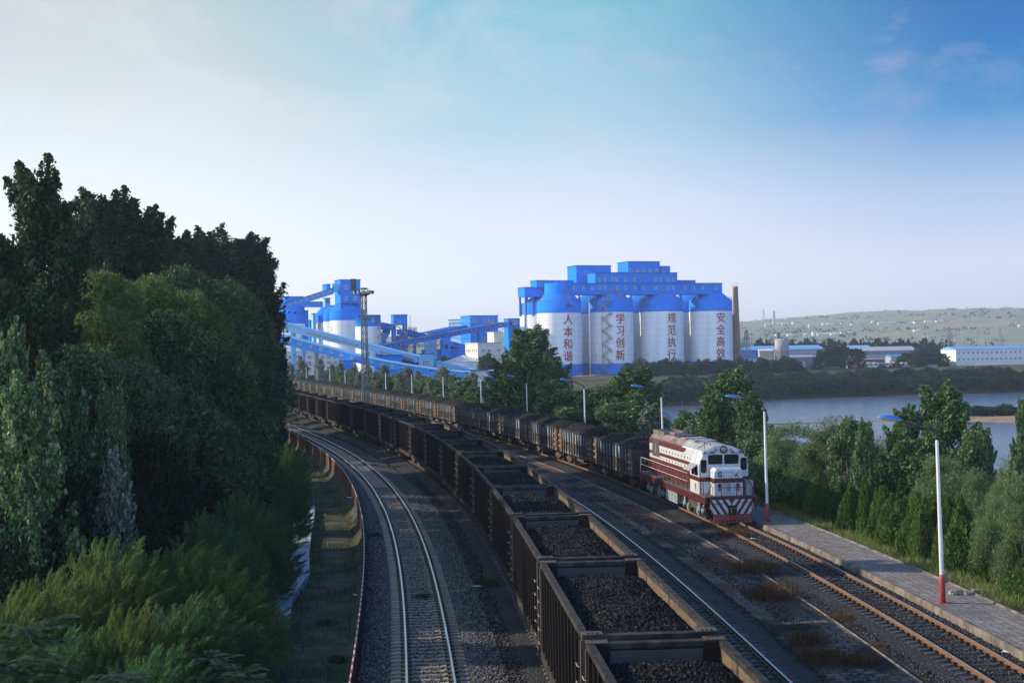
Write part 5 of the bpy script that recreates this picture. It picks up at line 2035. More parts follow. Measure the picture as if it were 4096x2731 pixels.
# silvery pale gallery, nearer
jz = [q1(-60, 690), q1(90, 722), q1(1410, 1052), q2(1115, 985)]
gallery('long pale grey blue gallery with ribbon windows sloping down to the right', jz, 452, 440, (118 * .2551, 130 * .19773), 5, M_bluepale,
        wspec=[(*q1(435, 863), 1.1, .5), (*q2(178, 840), 1.1, .55)], ribbon_=[(*q1(100, 785), *q1(285, 830), 14, .17, .6), (*q1(575, 905), *q1(1405, 1112), 44, .26, .6), (*q2(355, 890), *q2(1035, 1058), 38, .19, .6)],
        legs=((*q1(345, 880), .8), (*q1(493, 920), .8), (*q2(85, 900), .8), (*q2(245, 920), .8)), legm=M_bluepale, roofm=M_bluepale)
root, B_, x1, z0, z1 = block('transfer_house', 'small pale blue transfer house in the middle of the pale gallery', 'industrial building', q2, 438, 1150, 1440, 945, 1225, 7, m=M_bluepale, yaw=R(6), wins=((1290, 1118, 2.1, 1.4, 4, 2),), to_ground=True)
gallery('lower pale blue gallery leaving the small transfer house to the right', [q2(1440, 1085), q2(1760, 1165), q2(2030, 1230), q3(600, 1345)], 440, 436, (145 * .19773, 20 * .185), 5, M_bluepale,
        wspec=[(*q2(1465, 1170), .8, .6), (*q2(1605, 1205), .85, .6), (*q2(1790, 1248), .85, .6)], roofm=M_bluepale)
# nearest blue gallery
kz = [q1(-60, 890), q1(110, 928), q1(1410, 1270), q2(400, 1075), q2(950, 1170), q2(1400, 1235), q2(2000, 1298), q3(540, 1392)]
gallery('nearest deep blue gallery flattening out to the right above the young trees', kz, 410, 396, (138 * .2551, 26 * .19773 * 4.6), 5, M_blue2,
        wspec=[(*q1(x_, y_), .86, .66) for x_, y_ in ((150, 990), (317, 1034), (477, 1076), (640, 1118), (802, 1162), (963, 1205), (1122, 1248), (1283, 1292))] +
        [(*q2(x_, y_), .8, .62) for x_, y_ in ((195, 1105), (403, 1148), (610, 1192), (815, 1228), (1425, 1305), (1830, 1355))],
        legs=((*q1(708, 1190), .5), (*q2(470, 1250), .8), (*q2(1050, 1300), .7)), legm=M_galv, lattice=False, roofm=M_bluepale)
# tower 2 on a frame
root, B_, x1, z0, z1 = block('transfer_tower', 'square blue transfer tower on an open steel frame, left of the antenna mast', 'industrial building', q2, 590, 632, 905, 152, 350, 9, wins=((742, 292, .95, .95, 2, 1),), yaw=R(12))
fr_ = MB()
zb_ = z0 - GZ - .01
for x_ in (.5, x1 - .5):
    for y_ in (.5, 8.5):
        fr_.box(x_ - .45, x_ + .45, y_ - .45, y_ + .45, -1, zb_)
for z_ in (zb_ * .28, zb_ * .55, zb_ * .8):
    for y_ in (.55, 8.45):
        fr_.bar((1, y_, z_), (x1 - 1, y_, z_), .5)
for (za, zb2) in ((0, .28), (.28, .55), (.55, .8)):
    fr_.bar((.6, .3, zb_ * za), (x1 - .6, .3, zb_ * zb2), .3)
    fr_.bar((x1 - .6, .35, zb_ * za), (.6, .35, zb_ * zb2), .3)
fr_.box(1.2, x1 - 1.2, 5, 8, 0, zb_ * .82)
fr_.build('frame', M_frame, root)
sg = MB()
for k in range(6):
    a_, b_ = (.5, x1 * .95) if k % 2 == 0 else (x1 * .95, .5)
    sg.bar((a_, -1.2, zb_ * (k / 6) + .2), (b_, -1.2, zb_ * ((k + 1) / 6)), .8, .35)
    sg.bar((a_, -1.6, zb_ * (k / 6) + 1.2), (b_, -1.6, zb_ * ((k + 1) / 6) + 1), .1)
sg.build('stair', M_stair, root)
gallery('blue gallery dropping from the slim silo to the framed tower', [q2(368, 300), q2(640, 352)], 566, 586, (95 * .19773, 100 * .19773), 4.5, M_blue, wspec=[(*q2(590, 398), 1.1, .9)])
gallery('blue gallery dropping right from the framed tower', [q2(905, 445), q2(1320, 556)], 592, 640, (100 * .19773, 60 * .19773), 4.5, M_blue, wspec=[(*q2(998, 508), 1.1, .9), (*q2(1200, 562), 1.1, .9)])
gallery('steep blue chute brace in front of the slim silo', [q2(560, 455), q2(420, 690)], 572, 566, 62 * .19773, 3, M_blue)
stz = MB()
o_ = at(*q2(360, 790), 553)
prev = None
for k, (x_, y_) in enumerate(((380, 310), (300, 410), (400, 520), (300, 600), (400, 700), (320, 770))):
    w_ = at(*q2(x_, y_), 553) - o_
    if prev is not None:
        for dz in (0, 1.0):
            stz.bar(prev + Vector((0, 0, dz)), w_ + Vector((0, 0, dz)), .5 if dz == 0 else .1, .25 if dz == 0 else .1)
    stz.box(w_.x - 1, w_.x + 1, -.6, .9, w_.z - .1, w_.z + .05)
    prev = w_
stz = stz.build('zigzag_stair', M_stair)
stz.location = o_
tag(stz, 'rusty zigzag stair on the right side of the slim flat-roofed silo', 'staircase')
# the long gallery climbing right to the transfer tower by the silos
n_ = 24
pw = [(*q2(x_, y_), .8, .6) for x_, y_ in ((482, 808), (572, 790), (672, 768), (778, 748), (876, 730), (970, 710), (1077, 688), (1168, 670), (1262, 653), (1365, 632), (1468, 612), (1556, 596), (1697, 568), (1820, 540), (1908, 524), (2000, 503))]
pw += [(*q3(x_, y_), .8, .62) for x_, y_ in ((362, 540), (466, 518), (577, 496), (673, 476), (785, 456), (878, 438), (980, 418), (1090, 396), (1192, 376), (1292, 354))]
gallery('longest blue gallery climbing right towards the lettered silos', [q2(300, 790), q2(440, 765), q2(2010, 462), q3(1356, 316)], 520, 690, (78 * .19773, 95 * .18498), 4.5, M_blue, wspec=pw,
        legs=((*q2(1600, 640), 1.2), (*q2(1050, 720), .8), (*q3(715, 520), 1.1)), lattice=True)
root, B_, x1, z0, z1 = block('transfer_tower', 'blue transfer tower at the top of the longest gallery, beside the tall tree', 'industrial building', q3, 690, 1372, 1620, 245, 560, 9, wins=((1515, 320, 2.2, 1.5, 3, 1),), yaw=R(14), to_ground=True)
lx, lz = B_.loc(*q3(1425, 345))
MB().box(lx - .8, lx + .8, -.06, -.003, lz - GZ - 1.0, lz - GZ + 1.0).build('doorway', M_void, root)
lx, lz = B_.loc(*q3(1540, 540))
MB().box(lx - 1.0, lx + 1.0, -.06, -.003, lz - GZ - 1.5, lz - GZ + 1.5).build('doorway', M_void, root)
bl = MB()
bl.box(.5, x1 - .4, -1.6, -.01, at(*q3(1400, 402), 690).z - GZ, at(*q3(1400, 390), 690).z - GZ)
bl.build('balcony', M_frame, root)
# big blue building
root, B_, x1, z0, z1 = block('plant_building', 'large deep blue plant building with wide windows behind the cream block', 'industrial building', q3, 712, 557, 1145, 178, 800, 16, to_ground=True,
                             wins=((660, 292, 2.5, 1.6, 4, 1), (870, 290, 2.4, 1.6, 4, 1), (1015, 292, 2.3, 1.6, 4, 1), (670, 425, 2.6, 1.5, 4, 1), (865, 672, 2.4, 1.8, 4, 2)))
for q_ in (585, 940, 1128):
    lx, _ = B_.loc(*q3(q_, 270))
    MB().bar((lx, -.15, at(*q3(q_, 335), 712).z - GZ), (lx, -.15, z1 - GZ - .6), .3, .2).build('drain_pipe', M_bluepale, root)
B2 = Block(at(*q3(80, 700), 770), R(-62))
for dy in (3.5, 9.5, 13):
    win(root, -.02, z1 - GZ - 2.4, dy, 1.0, 1.3, 2, 1, -math.pi / 2)
    win(root, -.02, z1 - GZ - 6.0, dy, 1.0, 1.5, 2, 1, -math.pi / 2)
root, B_, x1, z0, z1 = block('plant_building', 'lower pale blue sunlit wing stepping back left of the large blue building', 'industrial building', q3, 770, 82, 492, 268, 700, 14, to_ground=True, yaw=R(-38), m=M_bluepale,
                             wins=tuple((q_, 350 - (q_ - 100) * .09, .8, 1.5, 1, 1) for q_ in (107, 155, 195, 240, 297, 342)))
# fat round tube gallery
ta, tb_ = at(*q2(1240, 560), 640), at(*q3(455, 425), 690)
tg = MB().tube([Vector((0, 0, 0)), tb_ - ta], (at(*q3(455, 380), 690).z - at(*q3(455, 470), 690).z) / 2, 20)
o = tg.build('tube_gallery', M_blue)
o.location = ta
tag(o, 'fat round blue tube gallery climbing to the large blue building', 'conveyor gallery')
gallery('thin flat blue gallery roof behind the round tube', [q2(1270, 520), q2(1960, 378)], 660, 705, 40 * .19773, 4, M_blue)
block('hut', 'small pale blue house where the round tube starts', 'industrial building', q2, 636, 1310, 1500, 515, 640, 6, m=M_bluepale, to_ground=True)
# cream block
root, B_, x1, z0, z1 = block('cream_building', 'square cream building with rows of narrow windows, beside the tall tree', 'building', q3, 560, 718, 1245, 768, 1340, 16, m=M_cream, roof=M_greyw, to_ground=True,
                             wins=((825, 930, 1.35, 1.1, 2, 1), (952, 930, 1.35, 1.1, 2, 1), (1155, 920, 1.2, .95, 2, 1), (830, 1110, 1.3, 1.1, 2, 2), (832, 1270, 1.25, 1.1, 2, 2)))
for zr in (930, 1110, 1265):
    zz = at(*q3(718, zr), 560).z
    for dy in (1.8, 4.4, 6.6, 9.6, 11.6, 13.6):
        win(root, -.02, zz - GZ, dy, .6, 1.15, 1, 1, -math.pi / 2)
for yr in (768 + 195, 768 + 2):
    zz = at(*q3(718, yr), 560).z - GZ
    MB().box(-.05, x1 + .05, -.05, -.004, zz - .15, zz + .02).build('cornice', M_greyw, root)
B3 = Block(B_.P0 + Vector((-SY_, CY_, 0)) * 5, YAW)
xa, xb = B3.w_to(*q3(1057, 600)), B3.w_to(*q3(1240, 600))
zt_ = B3.z_of(xa, *q3(1057, 535))
wall_box(root, 'roof_house', B3, xa, xb, z1 + .25, zt_, 5, 13, M_cream, M_greyw, .2, .2)
lx, lz = B3.loc(*q3(1150, 755))
for dy in (7, 10):
    win(root, xa - .02, z1 - GZ + .9, dy, .6, .8, 1, 1, -math.pi / 2)
# support tower and hall below the longest gallery
root, B_, x1, z0, z1 = block('support_tower', 'plain blue support tower under the longest gallery', 'industrial building', q2, 585, 1632, 1782, 602, 1040, 6, to_ground=True, yaw=R(8))
lx, lz = B_.loc(*q2(1705, 785))
MB().box(lx - .6, lx + .6, -.06, -.004, lz - GZ - .95, lz - GZ + .95).build('louvre', M_void, root)
block('plant_hall', 'low blue hall right of the plain support tower', 'industrial building', q2, 590, 1785, 2110, 850, 1060, 14, to_ground=True, roof=M_bluepale, yaw=R(8))
gallery('blue gallery dropping right behind the support tower', [q2(1785, 685), q3(445, 815)], 588, 600, (95 * .19773, 110 * .185), 5, M_blue, wspec=[(*q2(1810, 730), 1.1, .9), (*q3(360, 838), 1.1, .9)])
block('plant_hall', 'low blue hall with a bright roof left of the support tower', 'industrial building', q2, 640, 1190, 1610, 860, 960, 14, to_ground=True, roof=M_bluepale, yaw=R(4))
block('plant_shed', 'blue shed below the pale gallery, with two windows', 'industrial building', q2, 430, 290, 800, 975, 1200, 10, to_ground=True, yaw=R(6), wins=((570, 1095, .85, .6, 2, 1), (705, 1098, .85, .65, 2, 1)))
block('plant_shed', 'tiny blue and white hut under the nearest gallery by the mast', 'industrial building', q1, 398, 1080, 1310, 1335, 1480, 6, to_ground=True, yaw=R(6), roof=M_bluepale, wins=((1120, 1352, .5, .9, 1, 1), (1140, 1354, .5, .9, 1, 1), (1160, 1356, .5, .9, 1, 1)))
# white round store with conical roof
p_ = at(*q3(395, 1230), 566)
rw = empty('round_store', (p_.x, p_.y, GZ), 0, 'white round store with a shallow cone roof left of the cream building', 'storage building')
zr_ = at(*q3(330, 1180), 545).z - GZ
MB().lathe([(8, -1), (8, zr_)], 40, [0], cap=False).build('wall', M_silow, rw, fix=False)
MB().lathe([(8.4, zr_), (0.3, zr_ + 2.6)], 40, [0]).build('roof', M_greyw, rw, fix=False)
root, B_, x1, z0, z1 = block('pump_house', 'low grey house with a blue roof strip where the nearest gallery ends', 'building', q3, 392, 540, 920, 1370, 1500, 8, m=M_greyw, yaw=R(4), to_ground=True, wins=((815, 1475, .75, .35, 2, 1),))
block('pump_house', 'small white and blue box house right of the low grey house', 'building', q3, 400, 925, 1060, 1372, 1500, 6, m=M_bluepale, roof=M_silow, yaw=R(4), to_ground=True)
# office block
root, B_, x1, z0, z1 = block('office_block', 'long pale office block with three rows of windows below the galleries', 'building', q1, 505, -60, 1078, 1212, 1470, 14, m=M_greyw, yaw=R(-4), to_ground=True, roof=M_cream)
for yr in (1288, 1378, 1475):
    for x_ in (-30, 20, 110, 212, 318, 412, 520, 618, 820, 922, 1020):
        lx, lz = B_.loc(*q1(x_, yr - (x_) * .006))
        win(root, lx, lz - GZ, -.02, 1.25, 1.3, 2, 1)
# antenna mast
pa = at(*q2(968, 520), 760)
am = MB()
ztop = at(*q2(968, 150), 760).z - GZ
w0 = 2.4
for k in range(14):
    za, zb2 = 8 + k * (ztop - 14) / 14, 8 + (k + 1) * (ztop - 14) / 14
    wa, wb = w0 * (1 - .6 * k / 14), w0 * (1 - .6 * (k + 1) / 14)
    for sx, sy in ((-1, -1), (1, -1), (1, 1), (-1, 1)):
        am.bar((sx * wa, sy * wa, za), (sx * wb, sy * wb, zb2), .22)
    am.bar((-wa, -wa, za), (wb, -wb, zb2), .14)
    am.bar((wa, -wa, za), (-wb, -wb, zb2), .14)
for z_ in (ztop - 15, ztop - 8):
    am.lathe([(3.2, z_), (3.2, z_ + .3)], 12, [0])
    for k in range(8):
        a_ = k * math.pi / 4
        am.box(3.2 * math.cos(a_) - .2, 3.2 * math.cos(a_) + .2, 3.2 * math.sin(a_) - .2, 3.2 * math.sin(a_) + .2, z_ - 1, z_ + 1.4)
am.bar((0, 0, ztop - 6), (0, 0, ztop), .25)
o = am.build('antenna_mast', M_galv)
o.location = (pa.x, pa.y, GZ)
tag(o, 'slim lattice antenna mast behind the framed transfer tower', 'mast')

# ---------------------------------------------------------------- floodlight mast between the trains
Ym = 232
pm_ = at(1462, 1600, Ym)
u_m = pm_.x - float(tX(3, Ym))
M_mastp = mat('grey mast steel', (0.055, 0.065, 0.085), 0.55, (0.10, 0.11, 0.13), 1.2, 0.7)
mast = empty('floodlight_mast', (pm_.x, Ym, -.5), R(25), 'tall lattice floodlight mast with a ring of lamps standing between the trains', 'floodlight mast')
zt_ = at(1441, 1168, Ym).z + .5
hw = lambda z: .42 - .06 * z / zt_
b = MB()
n_ = 17
for k in range(n_):
    za, zb2 = k * zt_ / n_, (k + 1) * zt_ / n_
    for sx, sy in ((-1, -1), (1, -1), (1, 1), (-1, 1)):
        b.bar((sx * hw(za), sy * hw(za), za), (sx * hw(zb2), sy * hw(zb2), zb2), .12)
    for (ax, ay), (bx_, by_) in (((-1, -1), (1, -1)), ((1, -1), (1, 1)), ((1, 1), (-1, 1)), ((-1, 1), (-1, -1))):
        b.bar((ax * hw(za), ay * hw(za), za), (bx_ * hw(zb2), by_ * hw(zb2), zb2), .05)
        b.bar((bx_ * hw(za), by_ * hw(za), za), (ax * hw(zb2), ay * hw(zb2), zb2), .05)
        b.bar((ax * hw(zb2), ay * hw(zb2), zb2), (bx_ * hw(zb2), by_ * hw(zb2), zb2), .05)
b.build('lattice', M_mastp, mast)
b = MB()
zp = at(1441, 1176, Ym).z + .5
b.lathe([(.3, zp - .3), (.6, zp - .3), (.95, zp - .05), (.95, zp + .03), (.3, zp + .03)], 16, [0] * 4)
for k in range(12):
    a_ = k / 12 * 2 * math.pi
    b.bar((.9 * math.cos(a_), .9 * math.sin(a_), zp), (.94 * math.cos(a_), .94 * math.sin(a_), zp + .9), .04)
b.box(-.5, .5, -.5, .5, at(1441, 1158, Ym).z + .5, at(1441, 1153, Ym).z + .55)
for sx, sy in ((-1, -1), (1, -1), (1, 1), (-1, 1)):
    b.bar((sx * .45, sy * .45, zt_), (sx * .45, sy * .45, at(1441, 1153, Ym).z + .5), .08)
b.build('lamp_platform', M_mastp, mast)
M_lampw = mat('lamp reflector', (0.6, 0.6, 0.6), 0.3, metal=0.4)
for k in range(10):
    a_ = k / 10 * 2 * math.pi
    d_ = Vector((math.cos(a_), math.sin(a_), -.45)).normalized()
    p0 = Vector((1.15 * math.cos(a_), 1.15 * math.sin(a_), zp + .45))
    b = MB().tube([p0, p0 + d_ * .25, p0 + d_ * .6], [.1, .2, .33], 10, 0)
    b.tube([p0 + d_ * .602, p0 + d_ * .61], [.31, .3], 10, 1)
    b.build('floodlight', [M_mastp, M_lampw], mast)
MB().box(-1.2, 1.2, -1.2, 1.2, -.6, .25).build('base', M_conc, mast)

# ================================================================== far bank works, trucks, pylons, hills
r1 = lambda x, y: (2980 + x * .22109, 1340 + y * .22109)
r2 = lambda x, y: (3400 + x * .22109, 1340 + y * .22109)
r0 = lambda x, y: (2900 + x * .5085, 1150 + y * .5085)
M_steelgr = mat('grey shed cladding', (0.34, 0.36, 0.40), 0.7, (0.30, 0.32, 0.36), 0.2, 0.8)
M_steeldk = mat('darker grey band', (0.20, 0.21, 0.23), 0.7)
M_skyroof = mat('light blue sheet roof', (0.13, 0.33, 0.62), 0.5, (0.17, 0.37, 0.64), 0.2, 0.8)
M_shedblue = mat('bright blue shed wall', (0.06, 0.23, 0.55), 0.6)
M_white = mat('white painted wall', (0.70, 0.69, 0.67), 0.8, (0.6, 0.59, 0.57), 0.3, 0.8)
M_yellowish = mat('cream plaster', (0.58, 0.50, 0.36), 0.85, (0.5, 0.42, 0.3), 0.3, 0.8)
M_redbrick = mat('dull red brick', (0.20, 0.085, 0.06), 0.9, (0.13, 0.06, 0.05), 0.4, 0.8)
M_silogrey = mat('old concrete silo skin', (0.40, 0.39, 0.38), 0.85, (0.31, 0.30, 0.29), 0.35, 0.9)
M_tarp = mat('dark tarpaulin', (0.03, 0.035, 0.06), 0.7)
M_tarpg = mat('dull green sheeting', (0.05, 0.10, 0.085), 0.8)
GZ_OLD, GZ = GZ, -3.4
YF = 760


def fblock(label, cat, zoom, Y, xa, xb, yt, yb, depth, m, roof=None, yaw=R(5), wins=(), name='building', gable=False, lwins=(), group=None):
    B_ = frame_at(*zoom(xa, yb), Y, yaw)
    root = thing_at(B_, name, label, cat, group)
    x1 = B_.w_to(*zoom(xb, yt))
    z1 = at(*zoom(xa, yt), Y).z
    if gable:
        b = MB()
        zz = z1 - GZ
        b.prism([(0, -1), (depth, -1), (depth, zz - 1.6), (depth / 2, zz), (0, zz - 1.6)], 0, x1)
        b.build('walls', m, root)
    elif roof is not None:
        wall_box(root, 'walls', B_, 0, x1, GZ - 1, z1, 0, depth, m)
        rb = MB()
        zz = z1 - GZ
        rb.prism([(-.4, zz + .004), (depth + .4, zz + .004), (depth / 2, zz + min(2.2, depth * .1))], -.4, x1 + .4)
        rb.build('roof', roof, root)
    else:
        wall_box(root, 'walls', B_, 0, x1, GZ - 1, z1, 0, depth, m)
    for (x_, y_, w_, h_, nx_, ny_) in wins:
        lx, lz = B_.loc(*zoom(x_, y_))
        win(root, lx, lz - GZ, -.02, w_, h_, nx_, ny_)
    return root, B_, x1, z1


# shed with bright blue end, long grey shed
fblock('bright blue shed wall end right beside the brick chimney', 'factory shed', r1, YF + 40, -180, 225, 275, 480, 16, M_shedblue, M_skyroof, name='factory_shed')
root, B_, x1, z1 = fblock('very long grey factory shed with a light blue roof behind the hopper silo', 'factory shed', r1, YF + 44, 228, 1440, 268, 480, 30, M_steelgr, M_skyroof, name='factory_shed', yaw=R(3))
root, B_, x1, z1 = fblock('long grey shed with a darker band, between the two big tree clumps', 'factory shed', r2, YF + 46, -10, 1230, 290, 470, 26, M_steelgr, M_steelgr, name='factory_shed', yaw=R(3))
zz0 = at(*r2(220, 360), YF + 46).z - GZ
MB().box(0, x1, -.12, -.004, zz0, zz0 + 2.0).build('wall_band', M_steeldk, root)
fblock('pale shed with a blue roof line left of the right tree clump', 'factory shed', r2, YF + 25, 745, 1000, 385, 545, 10, M_steelgr, M_shedblue, name='factory_shed', yaw=R(3))
fblock('flat light blue roof shed far behind the left tree clump', 'factory shed', r2, YF + 70, -120, 430, 256, 300, 25, M_shedblue, M_skyroof, name='factory_shed', yaw=R(3))
fblock('cream gabled store with its end wall beside the hopper silo', 'store building', r1, YF + 12, 262, 505, 285, 440, 8, M_yellowish, M_white, yaw=R(-6), name='store')
fblock('white hut with three narrow windows near the chimney foot', 'hut', r1, YF - 6, 118, 278, 452, 545, 6, M_white, M_steelgr, name='hut', wins=((138, 490, .45, 1.1, 1, 1), (196, 490, .45, 1.1, 1, 1), (242, 488, .45, 1.1, 1, 1)))
fblock('low blue grey lean-to right of the white hut', 'hut', r1, YF - 3, 283, 500, 448, 560, 8, M_steeldk, M_steeldk, name='hut')
root, B_, x1, z1 = fblock('long white single-storey house with red wall lettering in front of the hopper silo', 'house', r1, YF - 14, 490, 1088, 503, 610, 6, M_white, M_steelgr, name='house', yaw=R(2),
                          wins=tuple((q_, 532, .9, .7, 2, 1) for q_ in (532, 615, 700, 865, 945, 1053)))
sg = MB()
for q_ in (552, 587, 620, 652, 1015, 1045):
    lx, lz = B_.loc(*r1(q_, 573))
    sg.box(lx - .55, lx - .2, -.03, -.004, lz - GZ - .45, lz - GZ + .45)
    sg.box(lx + .15, lx + .5, -.03, -.004, lz - GZ - .6, lz - GZ + .6)
    sg.box(lx - .19, lx + .14, -.03, -.004, lz - GZ - .1, lz - GZ + .15)
sg.build('wall_lettering', M_redpaint, root)
fblock('blue grey workshop front behind the long white house', 'workshop', r1, YF + 10, 830, 1330, 400, 480, 10, M_steeldk, M_steelgr, name='workshop', wins=tuple((q_, 440, 1.9, 1.2, 3, 1) for q_ in (930, 1035, 1150, 1250)))
fblock('small white garage under the left tree clump', 'garage', r1, YF - 18, 1625, 1745, 590, 650, 5, M_white, M_steelgr, name='garage')
fblock('dull red brick hut with a dark roof right of the small white garage', 'hut', r1, YF - 12, 1720, 1850, 570, 655, 8, M_redbrick, M_tarp, name='hut')
fblock('cream gatepost hut next to the orange excavator', 'hut', r1, YF - 14, 1850, 1890, 560, 655, 3, M_yellowish, name='hut')
fblock('brown brick store behind the parked trucks', 'store building', r2, YF + 6, 255, 620, 445, 540, 8, M_redbrick, M_steeldk, name='store')
fblock('white pillared canopy building with a red roof', 'gate building', r2, YF + 6, 785, 985, 470, 545, 5, M_yellowish, M_redbrick, name='gate_building', wins=tuple((q_, 508, .6, 1.6, 1, 1) for q_ in (842, 887, 930)))
fblock('long low grey shed with dark openings left of the white workshop', 'storage shed', r2, YF - 8, 940, 1890, 503, 640, 7, M_steelgr, M_steelgr, name='storage_shed', yaw=R(2), wins=((1135, 545, 2.2, 1.0, 3, 1), (1270, 538, 4.4, .7, 4, 1), (1430, 538, 3.4, .7, 3, 1), (1600, 535, 4, .7, 3, 1)))
fblock('tan brick wall shed with broken red lettering along the trees', 'storage shed', r2, YF - 22, 1255, 1575, 560, 615, 4, M_yellowish, M_steelgr, name='storage_shed')
# white two-storey workshop
root, B_, x1, z1 = fblock('white two-storey workshop with a blue roof at the right edge', 'workshop', r2, YF - 4, 1920, 3330, 262, 560, 16, M_white, M_skyroof, name='workshop', yaw=R(12),
                          wins=tuple((1970 + 85.2 * k, 325 - 1.8 * k, 1.1, 1.15, 2, 1) for k in range(14)) + tuple((1970 + 85.2 * k, 438 - 1.4 * k, 1.1, 1.1, 2, 1) for k in range(14)))
fblock('cream flat annex with a dark door left of the white two-storey workshop', 'annex', r2, YF + 12, 1625, 1800, 372, 490, 8, M_yellowish, M_steelgr, name='annex', wins=((1770, 455, .7, 1.7, 1, 1),))

# hopper silo on legs
ps = at(*r1(670, 480), YF - 2)
hs = empty('hopper_silo', (ps.x, ps.y, GZ), 0, 'grey twin hopper silo standing on lattice legs, far bank', 'hopper silo')
zt_, zm_, zb_ = (at(*r1(670, q_), YF - 2).z - GZ for q_ in (92, 272, 470))
rad = (at(*r1(795, 200), YF).x - at(*r1(545, 200), YF).x) / 2
MB().lathe([(.8, zb_), (rad, zm_), (rad, zt_), (rad * .6, zt_ + .8)], 32, [0] * 3).build('vessel', M_silogrey, hs, fix=False)
lg = MB()
for k in range(6):
    a_, b_ = k * math.pi / 3 + .2, (k + 1) * math.pi / 3 + .2
    lg.bar((rad * math.cos(a_), rad * math.sin(a_), -1), (rad * math.cos(a_), rad * math.sin(a_), zm_ + .5), .45)
    lg.bar((rad * math.cos(a_), rad * math.sin(a_), 1), (rad * math.cos(b_), rad * math.sin(b_), zm_ * .9), .18)
    lg.bar((rad * math.cos(b_), rad * math.sin(b_), 1), (rad * math.cos(a_), rad * math.sin(a_), zm_ * .9), .18)
    lg.bar((rad * math.cos(a_), rad * math.sin(a_), zm_ * .5), (rad * math.cos(b_), rad * math.sin(b_), zm_ * .5), .18)
lg.bar((-rad, -rad * .4, zm_), (-rad - 2, -rad, -1), .5)
lg.build('leg_frame', M_stair, hs)
tp = MB()
tp.box(-2.6, -.8, -1, 1, zt_, zt_ + 4.2)
tp.bar((-1, -1.2, zt_ - 5.5), (rad * .95, -rad * .5, zt_ + .3), .35)
tp.build('top_box', M_steeldk, hs)


def lattice_tower(p, h, w, arms, label, group='power pylons', name='pylon', m=None, cat='pylon'):
    b = MB()
    n_ = 10
    for k in range(n_):
        za, zb2 = h * k / n_, h * (k + 1) / n_
        wa, wb = w * (1 - .88 * k / n_), w * (1 - .88 * (k + 1) / n_)
        for sx, sy in ((-1, -1), (1, -1), (1, 1), (-1, 1)):
            b.bar((sx * wa, sy * wa, za), (sx * wb, sy * wb, zb2), .28)
        b.bar((-wa, -wa, za), (wb, -wb, zb2), .16)
        b.bar((wa, -wa, za), (-wb, -wb, zb2), .16)
        b.bar((-wa, wa, za), (wb, wb, zb2), .16)
        b.bar((-wb, -wb, zb2), (wb, -wb, zb2), .16)
    o = empty(name, p, R(25), label, cat, group)
    b.build('lattice', m or M_galv, o)
    for zf, aw_ in arms:
        a_ = MB()
        z_ = h * zf
        for sx in (-1, 1):
            a_.bar((0, 0, z_ + .9), (sx * aw_, 0, z_), .2)
            a_.bar((0, -.5, z_), (sx * aw_, 0, z_), .2)
            a_.bar((0, .5, z_), (sx * aw_, 0, z_), .2)
            a_.bar((sx * aw_, 0, z_), (sx * aw_, 0, z_ - 1.5), .16)
        a_.build('cross_arm', m or M_galv, o)
    return o


r4 = lambda x, y: (3500 + x * .2534, 1220 + y * .2534)
for (xt, yt, xb, Yp, lab) in ((1158, 335, 1130, 800, 'tall grey lattice pylon just left of the white two-storey workshop'), (1960, 352, 1965, 900, 'dark lattice pylon rising behind the roof of the white two-storey workshop')):
    top = at(*r4(xt, yt), Yp)
    lattice_tower((top.x, top.y, GZ), top.z - GZ, 3.2, ((.55, 5), (.75, 5.5), (.92, 4)) if Yp < 850 else ((.62, 5),), lab)
top = at(2985, 1320, 725)
lattice_tower((top.x, top.y, GZ), top.z - GZ, 2.8, ((.62, 5), (.8, 3)), 'dark lattice pylon between the chimney and the blue shed')
wr = MB()
pa_, pb_ = at(*r4(1190, 452), 800), at(*r4(2352, 600), 800)
for dz in (0, -4.5, -9):
    A_, B_2 = pa_ + Vector((0, 0, dz)), pb_ + Vector((40, 0, dz * 1.1))
    pts_ = [A_.lerp(B_2, t_) - Vector((0, 0, 2.5 * math.sin(math.pi * t_))) for t_ in np.linspace(0, 1, 9)]
    wr.tube([p_ - pa_ for p_ in pts_], .07, 4)
o = wr.build('power_line', M_galv)
o.location = pa_
tag(o, 'pale power cables hanging from the tall grey pylon to the right', 'power line')

# trucks
M_tw = mat('white truck cab', (0.62, 0.62, 0.62), 0.4)
M_trd = mat('red truck body', (0.28, 0.05, 0.045), 0.6)
M_tyre = mat('black tyre', (0.02, 0.02, 0.02), 0.9)


def make_truck(body, tanker=False):
    root = empty('truck')
    c = MB()
    c.prism([(-1.2, .8), (1.2, .8), (1.2, 2.9), (1.0, 3.1), (-1.0, 3.1), (-1.2, 2.9)], 2.2, 4.2)
    c.build('cab', M_tw, root)
    MB().box(4.205, 4.24, -1.0, 1.0, 1.9, 2.7).build('windscreen', M_wglass, root)
    b = MB()
    if tanker:
        b.tube([(-3.6, 0, 2.2), (-2.6, 0, 2.2), (0.6, 0, 2.1), (1.8, 0, 2.0)], [.6, 1.25, 1.15, .5], 14)
    else:
        b.box(-4, 2.0, -1.25, 1.25, 1.1, 2.7)
    b.box(-4, 4, -.5, .5, .7, 1.0)
    b.build('load_body', body, root)
    for x_ in (-2.9, -1.7, 3.1):
        for y_ in (-1.05, 1.05):
            MB().tube([(x_, y_ - .15, .5), (x_, y_ + .15, .5)], .5, 12).build('wheel', M_tyre, root)
    return root


